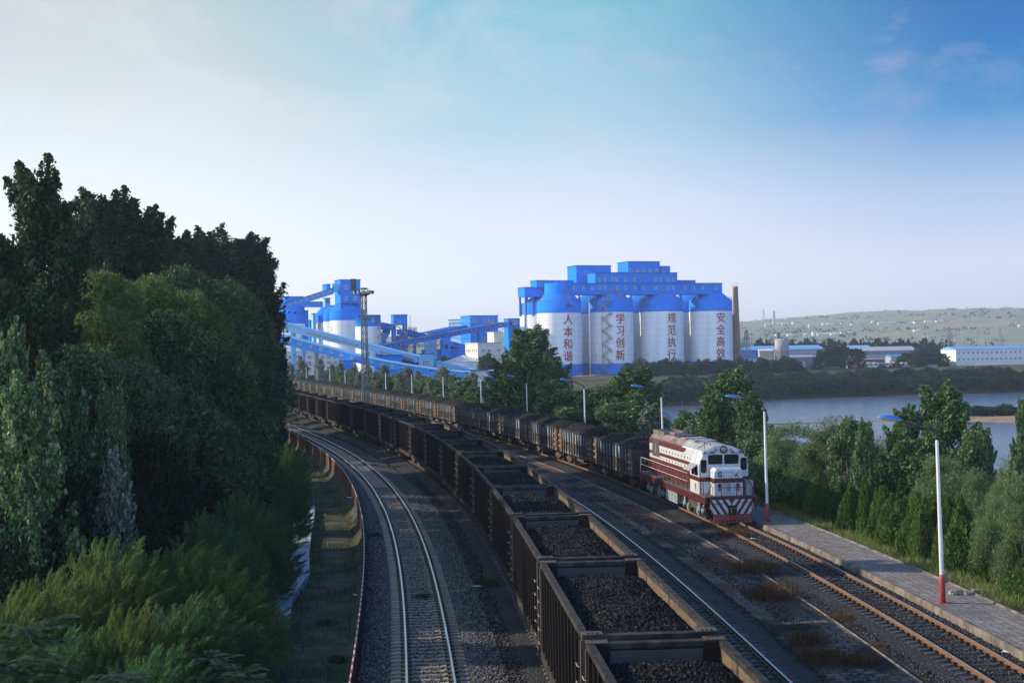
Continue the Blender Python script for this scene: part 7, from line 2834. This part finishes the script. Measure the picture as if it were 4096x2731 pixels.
# ---- left bank: tall poplars at the back, willows before them, shrubs and feathery bushes along the path
for i, (dx, dt, Y, dr) in enumerate([(92, 368, 74, 88), (-20, 540, 66, 80), (208, 438, 88, 62), (278, 436, 92, 78), (335, 470, 98, 66), (168, 520, 96, 66), (378, 520, 112, 44), (418, 530, 118, 58), (470, 520, 124, 58), (508, 545, 130, 44), (562, 534, 136, 60), (592, 566, 142, 42), (600, 660, 146, 34), (30, 640, 60, 80), (130, 690, 68, 60)]):
    dplant('poplar', dx, dt, Y * (1.0 if i in (0, 1, 13, 14) else 1.28), f'tall dark poplar, {ordinal(i)} in the row on the left bank', 'tall poplars on the left bank', 'poplar_tree', drad=dr)
for i, (kd, dx, dt, Y, dr) in enumerate([('willow', 245, 622, 80, 52), ('willow', 345, 632, 86, 62), ('willow', 432, 668, 90, 66), ('willow_grey', 420, 608, 100, 58), ('willow_grey', 520, 640, 104, 68), ('willow_grey', 545, 690, 108, 44), ('willow', 255, 705, 72, 60), ('willow_grey', 372, 712, 76, 74), ('willow_grey', 470, 760, 82, 70),
                                         ('willow_grey', 565, 770, 100, 40), ('willow_grey', 535, 860, 94, 50), ('willow_grey', 170, 790, 62, 80), ('willow_grey', 300, 820, 68, 80), ('willow_grey', 410, 890, 72, 80), ('willow_grey', 500, 960, 78, 70), ('willow_grey', 590, 880, 122, 26)]):
    c_ = 'yellow green' if kd == 'willow' else 'dusky grey green'
    dplant(kd, dx, dt, Y, f'{c_} round-crowned willow, {ordinal(i)} among the willows on the left bank', 'round willows on the left bank', 'willow_tree', drad=dr)
for i, (kd, dx, dt, Y, dr) in enumerate([('poplar_right', 60, 860, 52, 75), ('poplar_right', 120, 815, 58, 70), ('poplar_right', 250, 880, 60, 40), ('poplar_silver', 262, 1032, 57, 45), ('poplar_right', 10, 740, 54, 60), ('poplar_right', 175, 830, 63, 40)]):
    dplant(kd, dx, dt, Y, f'young wind-blown poplar, {ordinal(i)} before the dark trees on the left', 'young poplars on the left', 'poplar_tree', drad=dr)
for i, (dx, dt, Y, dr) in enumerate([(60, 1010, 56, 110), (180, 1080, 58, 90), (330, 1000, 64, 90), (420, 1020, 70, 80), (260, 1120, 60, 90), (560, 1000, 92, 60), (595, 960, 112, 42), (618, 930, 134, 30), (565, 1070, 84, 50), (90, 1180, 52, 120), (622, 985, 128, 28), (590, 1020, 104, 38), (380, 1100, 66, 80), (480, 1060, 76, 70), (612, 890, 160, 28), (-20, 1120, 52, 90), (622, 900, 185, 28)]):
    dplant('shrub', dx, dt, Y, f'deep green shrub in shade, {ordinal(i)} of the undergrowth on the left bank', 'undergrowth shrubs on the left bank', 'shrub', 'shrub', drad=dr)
for i, (Y, off) in enumerate([(150, -13), (163, -15), (176, -13), (190, -16), (204, -13), (218, -15), (232, -12), (247, -14), (262, -12), (278, -14)]):
    plant('willow_grey', float(tX(1, Y)) + off, Y, 10.5 + (i % 3) * 1.6, f'dusky willow at the bend, {ordinal(i)} beside the far end of the boundary fence', 'willows at the bend of the empty track', 'willow_tree', rad=3.2)
for i, (kd, dx, dt, Y, dr) in enumerate([('wisp', 110, 1250, 46, 125), ('wisp', 250, 1185, 49, 130), ('wisp', 410, 1200, 51, 120), ('wisp', 510, 1268, 50, 105), ('wisp', 20, 1300, 44, 110), ('wisp', 290, 1345, 42, 105), ('wispg', 430, 1330, 45, 120), ('wispg', 510, 1370, 46, 85), ('wispg', 150, 1400, 41, 130),
                                         ('wispg', 560, 1105, 66, 95), ('wispg', 590, 1160, 64, 60), ('wispg', 480, 1150, 60, 90), ('wispg', 555, 1215, 58, 62), ('wispg', 640, 1040, 82, 55), ('wispg', 668, 1045, 92, 28), ('wispg', 665, 1000, 106, 36), ('wispg', 60, 1190, 52, 95), ('wispg', 525, 1300, 52, 75), ('wispg', 350, 1450, 40, 120), ('wispg', 560, 1410, 46, 50), ('wispg', 628, 1105, 78, 36)]):
    c_ = 'straw yellow' if kd == 'wisp' else 'dark green'
    dplant(kd, dx, dt, Y, f'{c_} feathery tamarisk bush blown to the right, {ordinal(i)} in the foreground thicket', 'feathery bushes in the left foreground', 'tamarisk_bush', 'bush', drad=dr, rz=random.uniform(-.35, .35))


# ---- compound-leaved saplings at the bottom left
def ailanthus(h, rad, nf, seed):
    rs = np.random.RandomState(seed)
    C, A, Bv = [], [], []
    for i in range(nf):
        a_ = rs.rand() * 6.28
        z0 = h * (.45 + .5 * rs.rand())
        r0 = rad * .35 * rs.rand()
        d = np.array([math.cos(a_), math.sin(a_), rs.uniform(.1, .6)])
        d /= np.linalg.norm(d)
        L = rs.uniform(.6, 1.0)
        p0 = np.array([r0 * math.cos(a_), r0 * math.sin(a_), z0])
        side = np.cross(d, [0, 0, 1.0])
        side /= np.linalg.norm(side)
        for k in range(11):
            f = (k + 1) / 12
            p_ = p0 + d * L * f + np.array([0, 0, -.32 * L * f * f])
            for s_ in (-1, 1):
                ax = side * s_ * .9 + d * .45 + np.array([0, 0, -.3])
                ax /= np.linalg.norm(ax)
                ll = .105 * (1.1 - .5 * abs(f - .45))
                C.append(p_ + ax * ll)
                A.append(ax * ll)
                bb = np.cross(ax, [0, 0, 1.0]) + rs.randn(3) * .15
                Bv.append(bb / np.linalg.norm(bb) * .032)
    return quads_mesh('crown', np.array(C), np.array(A), np.array(Bv), L_ail)


am_ = [ailanthus(3.4, 1.3, 110, s_) for s_ in (1, 2)]
at_ = trunk_mesh(3.0, .05, [((0, 0, 1.4), (.4, .1, 2.8)), ((0, 0, 1.2), (-.4, -.1, 2.6))], M_bark)
for i, (dx, dt, Y, sc_, lab) in enumerate([(55, 1425, 38, 1.25, 'bright green compound-leaved sapling at the lower left corner'), (270, 1535, 36, .9, 'compound-leaved sapling at the bottom edge, left of the middle of the thicket'), (480, 1500, 41, .8, 'compound-leaved sapling with big fronds at the bottom edge of the thicket'), (560, 1530, 40, .7, 'compound-leaved sapling nearest the dirt path at the bottom edge'), (20, 1500, 36, 1.0, 'low compound-leaved sapling under the bigger corner sapling')]):
    p_ = at(dx * DK, dt * DK, Y)
    root = empty('tree_of_heaven', (p_.x, p_.y, p_.z - 3.3 * sc_), i * 1.3, lab, 'sapling', 'compound-leaved saplings')
    root.scale = (sc_,) * 3
    link('trunk', at_, root)
    link('crown', am_[i % 2], root)

# ---- right side trees beyond the platform
right_trees = [('poplar_right', 1215, 748, 172, 62), ('poplar_right', 1178, 800, 176, 44), ('poplar_right', 1262, 815, 168, 40), ('young', 1292, 868, 160, 46), ('poplar_right', 1452, 840, 152, 54), ('young', 1385, 885, 150, 46), ('young', 1425, 900, 146, 44), ('poplar_silver', 1492, 925, 118, 34), ('young', 1520, 955, 128, 30),
               ('young', 1330, 900, 156, 44), ('poplar_right', 1682, 843, 112, 56), ('poplar_right', 1640, 905, 110, 40), ('poplar_right', 1722, 900, 106, 34), ('young', 1575, 940, 124, 24), ('poplar_silver', 1590, 960, 112, 20), ('weeping', 1822, 965, 92, 66), ('weeping', 1905, 965, 88, 60), ('young', 1945, 955, 84, 34), ('poplar_right', 1985, 962, 80, 24),
               ('poplar_right', 2075, 928, 84, 40), ('poplar_right', 2165, 878, 84, 62), ('young', 2110, 960, 80, 44), ('young', 2225, 985, 78, 30), ('poplar_right', 2255, 975, 80, 28), ('poplar_right', 2352, 905, 74, 22), ('poplar_right', 2385, 880, 70, 26), ('weeping', 2310, 1060, 66, 40), ('poplar_right', 2345, 1010, 62, 30), ('weeping', 2030, 1010, 86, 48), ('weeping', 2160, 1040, 74, 50), ('weeping', 2240, 1080, 70, 44),
               ('young', 1740, 990, 100, 36), ('young', 1780, 1000, 96, 34), ('weeping', 2290, 1130, 62, 44), ('weeping', 2350, 1090, 58, 46)]
nm_ = {'poplar_right': ('poplar_tree', 'green poplar with upswept branches'), 'young': ('young_tree', 'bushy young green tree'), 'poplar_silver': ('white_poplar', 'small silvery white poplar'), 'weeping': ('willow_tree', 'soft yellow green willow')}
for i, (kd, dx, dt, Y, dr) in enumerate(right_trees):
    n_, l_ = nm_[kd]
    dplant(kd, dx, dt, Y, f'{l_}, {ordinal(i)} listed along the shore behind the platform', 'trees along the near shore', n_, drad=dr)
# junipers along the platform back edge
k = 0
for q in np.arange(P3.s_of(43), P3.s_of(108), 1.75):
    for u0 in (6.2, 7.6):
        p, d = P3.p(q + random.uniform(-.5, .5), u0 + random.uniform(-.35, .35))
        if random.random() < .1:
            continue
        plant('juniper', p.x, p.y, random.uniform(1.5, 2.7) + (.3 if u0 > 6 else -.2), f'bushy juniper, {ordinal(k)} of the double hedge behind the platform' if k < 69 else 'bushy juniper in the double hedge behind the platform', 'junipers behind the platform', 'juniper_bush', 'bush', rad=random.uniform(.75, 1.1), z=-.35)
        k += 1
# young trees behind the far half of the heaped train
rt = random.Random(9)
k = 0
for q in np.arange(P3.s_of(176), P3.s_of(430), 4.6):
    for u0 in (7.5, 12.5):
        if rt.random() < .18:
            continue
        p, d = P3.p(q + rt.uniform(-1.5, 1.5), u0 + rt.uniform(-1.5, 1.5))
        kd = rt.choice(['young', 'young', 'young', 'poplar_silver'])
        tp = rt.uniform(3.4, 6.2) + (1.6 if kd == 'poplar_silver' else 0)
        plant(kd, p.x, p.y, tp, f'young roadside tree, {ordinal(k)} behind the far part of the heaped train' if k < 69 else 'young roadside tree at the far end of the heaped train', 'young trees behind the heaped train', 'young_tree', rad=rt.uniform(1.7, 2.6) if kd == 'young' else 1.2)
        k += 1
for i, (dx, dt, Y) in enumerate([(690, 815, 380), (700, 830, 390), (735, 822, 370), (655, 850, 400), (845, 838, 340), (875, 842, 335), (960, 850, 330), (1010, 845, 330), (668, 835, 400), (800, 845, 350)]):
    dplant('poplar_silver', dx, dt, Y, f'pale silvery poplar standing taller, {ordinal(i)} before the conveyor galleries', 'pale poplars before the galleries', 'white_poplar', drad=11)
for i, (dx, dt, Y, dr) in enumerate([(1120, 815, 540, 26), (860, 795, 560, 22), (880, 788, 565, 20), (920, 820, 560, 26), (1000, 838, 520, 30), (1020, 820, 575, 22), (950, 815, 570, 26)]):
    dplant('far', dx, dt, Y, f'hazy rounded tree among the plant buildings, {ordinal(i)} of the plant trees', 'trees among the plant buildings', 'plant_tree', drad=dr, z=-3)
# far shore willows
i = 0
for row, (ybase, hh) in enumerate([(6, 7.8), (17, 8.2), (36, 7.2)]):
    for x_ in np.arange(52 + row * 4, 262, 7.6):
        xx = x_ + rt.uniform(-2, 2)
        yy = float(yf_river(xx)) + ybase + rt.uniform(-2, 3)
        hh_ = hh * rt.uniform(.8, 1.05) * (1.0 if xx < 210 else .8)
        plant('far', xx, yy, -10 + hh_ + row * 1.2, f'dark drooping willow, {ordinal(i)} in the broad belt along the far shore' if i < 69 else 'dark drooping willow in the rear of the broad belt along the far shore', 'willows on the far shore', 'far_willow', rad=rt.uniform(4.6, 6.4), z=-10.3 + row * 2.0)
        i += 1
for j in range(16):
    xx = 52 + j * 5.2
    yy = 628 + j * 1.6 + rt.uniform(-3, 3)
    plant('far', xx, yy, 3.6 + rt.uniform(-.8, 1.2), f'grey green willow before the silo feet, {ordinal(j)} from the left', 'willows before the silo feet', 'far_willow', rad=rt.uniform(4, 5.5), z=-4.5)
for j in range(9):
    plant('far', 16 + j * 4.6, 596 + (j % 3) * 9, -4.6 + rt.uniform(-.6, .8) - (j < 4) * .8, f'low green bush below the tan earth mound, {ordinal(j)} from the left', 'low bushes below the earth mounds', 'bank_bush', 'bush', rad=4.2)
# trees of the far works
for i, (dx, dt, Y, dr, kd) in enumerate([(1900, 800, 735, 26, 'far'), (1930, 790, 738, 28, 'far'), (1960, 800, 740, 20, 'farpop'), (1974, 800, 735, 14, 'farpop'), (1915, 815, 730, 26, 'far'), (2085, 812, 740, 24, 'far'), (2115, 800, 745, 28, 'far'), (2140, 802, 748, 26, 'far'), (2100, 825, 736, 26, 'far'), (2060, 832, 728, 14, 'farpop'),
                                         (1876, 832, 722, 16, 'farpop'), (1812, 830, 726, 12, 'farpop'), (1822, 845, 720, 20, 'far'), (2025, 838, 722, 11, 'farpop'), (2165, 812, 745, 16, 'farpop')] +
                                        [(1745 + 18 * q, 776 + 6 * ((q * 7) % 3), 930, 14, 'far' if q % 3 else 'farpop') for q in range(25)]):
    dplant(kd, dx, dt, Y, f'leafy tree of the far works, {ordinal(i)} counted around the sheds', 'trees around the far sheds', 'works_tree', drad=dr, z=-3.5)
# bushes on the sandbank
for i, dx in enumerate((2180, 2205, 2230, 2260, 2290, 2320, 2345)):
    p_ = atz(dx * DK, (958 - (i % 3)) * DK, -9.6)
    plant('far', p_.x, p_.y + 3, -9.6 + 2.2 + (i % 2) * .6, f'low green scrub clump, {ordinal(i)} along the sandbank', 'scrub on the sandbank', 'scrub_bush', 'bush', rad=4.5, z=-9.9)
# scrub on the far hills and slopes: uncountable
n = 5600
ang = NPR.uniform(-.25, .40, n)
yy = 1000 * np.exp(NPR.uniform(0, 1.5, n))
xx = ang * yy
keep = (NPR.rand(n) < .10 + .85 * (np.sin(xx / 130 + 1) * np.sin(yy / 210) + .5 * np.sin(xx / 47 + yy / 90) > .3))
xx, yy = xx[keep], yy[keep]
zz = ground_z(xx, yy)
Cs, Ss = [], []
for x_, y_, z_ in zip(xx, yy, zz):
    s_ = NPR.uniform(1.5, 4.2)
    m_ = 7
    c = np.array([x_, y_, z_ + s_ * .55])[None] + NPR.randn(m_, 3) * s_ * np.array([.75, .6, .42])
    Cs.append(c)
    Ss.append(np.full(m_, s_))
C, S_ = np.concatenate(Cs), np.concatenate(Ss)
a_ = unit(len(C))
b_ = np.cross(a_, unit(len(C)))
o = link('hill_scrub', quads_mesh('hill_scrub', C, a_ * S_[:, None] * .6, b_ * S_[:, None] * .5, L_far))
tag(o, 'scattered dark scrub and trees over the distant hills', 'scrub', None, 'stuff')


# ---- grass and weeds
def blades(pos, h, w, m, name, lean=.35):
    n = len(pos)
    ax = np.stack([NPR.randn(n) * lean, NPR.randn(n) * lean, np.ones(n)], 1)
    ax /= np.linalg.norm(ax, axis=1)[:, None]
    L = h * NPR.uniform(.45, 1.2, (n, 1)) / 2
    b = np.cross(ax, unit(n))
    b /= np.linalg.norm(b, axis=1)[:, None] + 1e-9
    return quads_mesh(name, pos + ax * L, ax * L, b * w, m)


pos = []
for q in np.arange(P3.s_of(40), P3.s_of(130), .05):
    for k in range(10):
        u = 4.2 + abs(NPR.randn()) * .75
        p, d = P3.p(q, u)
        pos.append((p.x, p.y, -.17 - .1 * max(0, u - 5.2)))
pos = np.array(pos)
pos = pos[np.sin(pos[:, 1] * .9) * np.sin(pos[:, 1] * .37 + 1) > -.55]
o = link('verge_grass', blades(pos, .5, .012, L_grass, 'verge_grass'))
tag(o, 'bright grass growing along the back edge of the platform', 'grass', None, 'stuff')
pos = []
for q in np.arange(T[1].s_of(36), T[1].s_of(160), .05):
    for k in range(9):
        u = NPR.choice([-3.0, -5.6, -7.2, -8.0]) + NPR.randn() * .8
        if u > -2.7:
            continue
        p, d = T[1].p(q, u)
        pos.append((p.x, p.y, np.interp(u, [-9, -6.5, -4, -2.6], [-1.95, -1.4, -1.32, -1.3])))
pos = np.array(pos)
pos = pos[np.sin(pos[:, 1] * .5 + pos[:, 0]) * np.sin(pos[:, 0] * 1.3 - pos[:, 1] * .21) > -.25]
o = link('path_grass', blades(pos, .42, .013, L_ail, 'path_grass'))
tag(o, 'rough green grass and weeds along the dirt path by the fence', 'grass', None, 'stuff')
weeds = [(2930, 2150, 1.1, 1), (2870, 2075, .8, 1), (3020, 2290, 1.3, 1), (2770, 1995, .8, 1), (2660, 1950, .6, 1), (3230, 2570, .9, 1), (3280, 2640, .9, 1), (3080, 2390, 1.3, 1), (3000, 2180, .7, 1), (2560, 1850, .6, 1), (2480, 1870, .5, 1), (3370, 2480, .6, 1), (3420, 2655, .8, 1), (3510, 2590, .4, 1)]
for i, (px_, py_, s_, dry) in enumerate(weeds):
    p_ = atz(px_, py_, -.33)
    n = int(900 * s_)
    pp = np.stack([np.clip(NPR.randn(n) * .42, -.8, .8) * s_, np.clip(NPR.randn(n) * .42, -.8, .8) * s_, np.zeros(n)], 1)
    o = link('weed_tuft', blades(pp, .55 * s_, .010, L_dry if dry else L_grass, 'weed_tuft', .5))
    o.location = (p_.x, p_.y, -.36)
    tag(o, f'{"rusty brown dry" if dry else "pale straw"} weed tuft, {ordinal(i)} on the worn brick paving', 'weeds', 'weeds on the brick paving')
for i, (px_, py_) in enumerate([(1930, 2335), (1690, 2400), (1500, 2150), (1960, 2345), (1350, 2650), (1310, 2500)]):
    p_ = atz(px_, py_, -.3 if px_ > 1450 else -1.3)
    pp = np.stack([np.clip(NPR.randn(260) * .2, -.4, .4), np.clip(NPR.randn(260) * .2, -.4, .4), np.zeros(260)], 1)
    o = link('grass_tuft', blades(pp, .34, .011, L_ail, 'grass_tuft', .5))
    o.location = p_
    tag(o, ['green tuft beside the wheels in the ballast right of the empty track', 'small green tuft between the rails of the empty track', 'green tuft in the ballast left of the empty track', 'second green tuft in the ballast right of the empty track', 'bright grass tuft on the dirt path near the bottom', 'grass tuft on the dirt path farther along'][i], 'grass tuft', 'grass tufts in ballast and path')
# loose stones on the near ballast: uncountable
def stones(k, y0, y1, bands, n, size, m, label):
    P_ = T[k]
    qs = NPR.uniform(P_.s_of(y0), P_.s_of(y1), n) 
    ub = NPR.choice(len(bands), n)
    us = np.array([NPR.uniform(bands[i][0], bands[i][1]) for i in ub])
    zs = np.array([bands[i][2] for i in ub])
    x = np.interp(qs, P_.S, P_.X)
    y = np.interp(qs, P_.S, P_.Y)
    dx = np.interp(qs + .5, P_.S, P_.X) - x
    dy = np.interp(qs + .5, P_.S, P_.Y) - y
    L = np.hypot(dx, dy)
    C = np.stack([x + dy / L * us, y - dx / L * us, zs + NPR.uniform(-.01, .02, n)], 1)
    o6 = np.array([(1, 0, 0), (0, 1, 0), (-1, 0, 0), (0, -1, 0), (0, 0, .8), (0, 0, -.8)])
    fc = np.array([(0, 1, 4), (1, 2, 4), (2, 3, 4), (3, 0, 4), (1, 0, 5), (2, 1, 5), (3, 2, 5), (0, 3, 5)])
    s_ = size * NPR.uniform(.5, 1.3, (n, 1, 1)) * NPR.uniform(.55, 1.25, (n, 6, 1))
    a_ = NPR.uniform(0, 6.28, n)
    ca, sa = np.cos(a_)[:, None], np.sin(a_)[:, None]
    ox = o6[None, :, 0] * ca - o6[None, :, 1] * sa
    oy = o6[None, :, 0] * sa + o6[None, :, 1] * ca
    v = C[:, None, :] + np.stack([ox, oy, np.repeat(o6[None, :, 2], n, 0)], -1) * s_
    f = (fc[None] + 6 * np.arange(n)[:, None, None]).reshape(-1, 3)
    me = bpy.data.meshes.new('loose_stones')
    me.vertices.add(n * 6)
    me.vertices.foreach_set('co', v.ravel())
    me.loops.add(f.size)
    me.loops.foreach_set('vertex_index', f.ravel().astype(np.int32))
    me.polygons.add(len(f))
    me.polygons.foreach_set('loop_start', np.arange(len(f), dtype=np.int32) * 3)
    me.polygons.foreach_set('loop_total', np.full(len(f), 3, np.int32))
    me.materials.append(m)
    me.update(calc_edges=True)
    return tag(link('loose_stones', me), label, 'gravel', None, 'stuff')


def stonemat(name, cols):
    m = leafmat(name, cols, .85, 0.0, 0.0, .3)
    return m


S_grey = stonemat('loose grey stones', [(0.0238, 0.0238, 0.0238), (0.0723, 0.0697, 0.0654), (0.1275, 0.1215, 0.1122), (0.2125, 0.1997, 0.1827)])
S_dark = stonemat('coal dusted stones', [(.008, .008, .009), (.016, .016, .016), (.032, .030, .029), (.11, .10, .09)])
stones(1, 38, 110, [(-2.3, -1.3, -.22), (1.3, 2.5, -.24), (2.4, 2.95, -.36), (-.6, .6, -.21)], 34000, .048, S_grey, 'loose grey ballast stones beside the empty track')
stones(2, 30, 120, [(-2.6, -1.4, -.32), (-2.7, -1.6, -.30), (1.4, 3.1, -.36)], 18000, .05, S_dark, 'dark dusty ballast stones along the middle track')
stones(3, 38, 110, [(-2.4, -1.2, -.25), (-.6, .6, -.2), (1.0, 1.48, -.2)], 22000, .045, S_dark, 'coal dusted ballast stones along the orange rusty track')
stones(3, 40, 115, [(-8.6, -4.4, -.45), (-6.4, -4.4, -.43), (-4.6, -2.7, -.33)], 15000, .05, S_dark, 'scattered coal lumps and stones over the dirty yard')
stones(4, 38, 115, [(1.4, 2.5, -.38), (-.6, .6, -.21)], 9000, .045, S_dark, 'dusty stones along the empty track beside the dark train')
# litter
M_lit = mat('pale litter', (0.5, 0.5, 0.52), 0.7)
rl_ = random.Random(4)
for i, (px_, py_, lab) in enumerate([(1420, 2380, 'pale scrap of litter by the near fence foot'), (1905, 2345, 'crumpled pale bag lying in the ballast beside the middle track'), (3010, 2155, 'white scrap lying between the orange rails'), (4030, 2610, 'white litter beside the orange track at the right edge'), (1332, 1820, 'white scrap beside the empty track at the bend'), (1290, 1860, 'pale scrap on the dirt path near the bend'), (1395, 1990, 'white bag caught at the fence')]):
    z_ = -.2 if px_ > 1300 else -1.28
    p_ = atz(px_, py_, z_)
    b = MB()
    n_ = 7
    pv = [(rl_.uniform(.07, .30) * math.cos(t_), rl_.uniform(.05, .20) * math.sin(t_), rl_.uniform(0, .07)) for t_ in np.linspace(0, 6.28, n_ + 1)[:-1]]
    b.add(pv + [(rl_.uniform(-.05, .05), rl_.uniform(-.05, .05), .06)], [(k_, (k_ + 1) % n_, n_) for k_ in range(n_)])
    o = b.build('litter', M_lit)
    o.location = p_
    tag(o, lab, 'litter', 'scraps of litter')

# ================================================================== air
HZ = bpy.data.materials.new('haze')
HZ.use_nodes = True
HZ.node_tree.nodes.clear()
_o = HZ.node_tree.nodes.new('ShaderNodeOutputMaterial')
_v = HZ.node_tree.nodes.new('ShaderNodeVolumePrincipled')
_v.inputs['Color'].default_value = (0.72, 0.86, 1.0, 1)
_v.inputs['Density'].default_value = 0.00014
_v.inputs['Anisotropy'].default_value = 0.2
HZ.node_tree.links.new(_v.outputs[0], _o.inputs['Volume'])
tag(MB().box(-4200, 4200, -60, 6400, -16, 128).build('haze', HZ), kind='stuff')
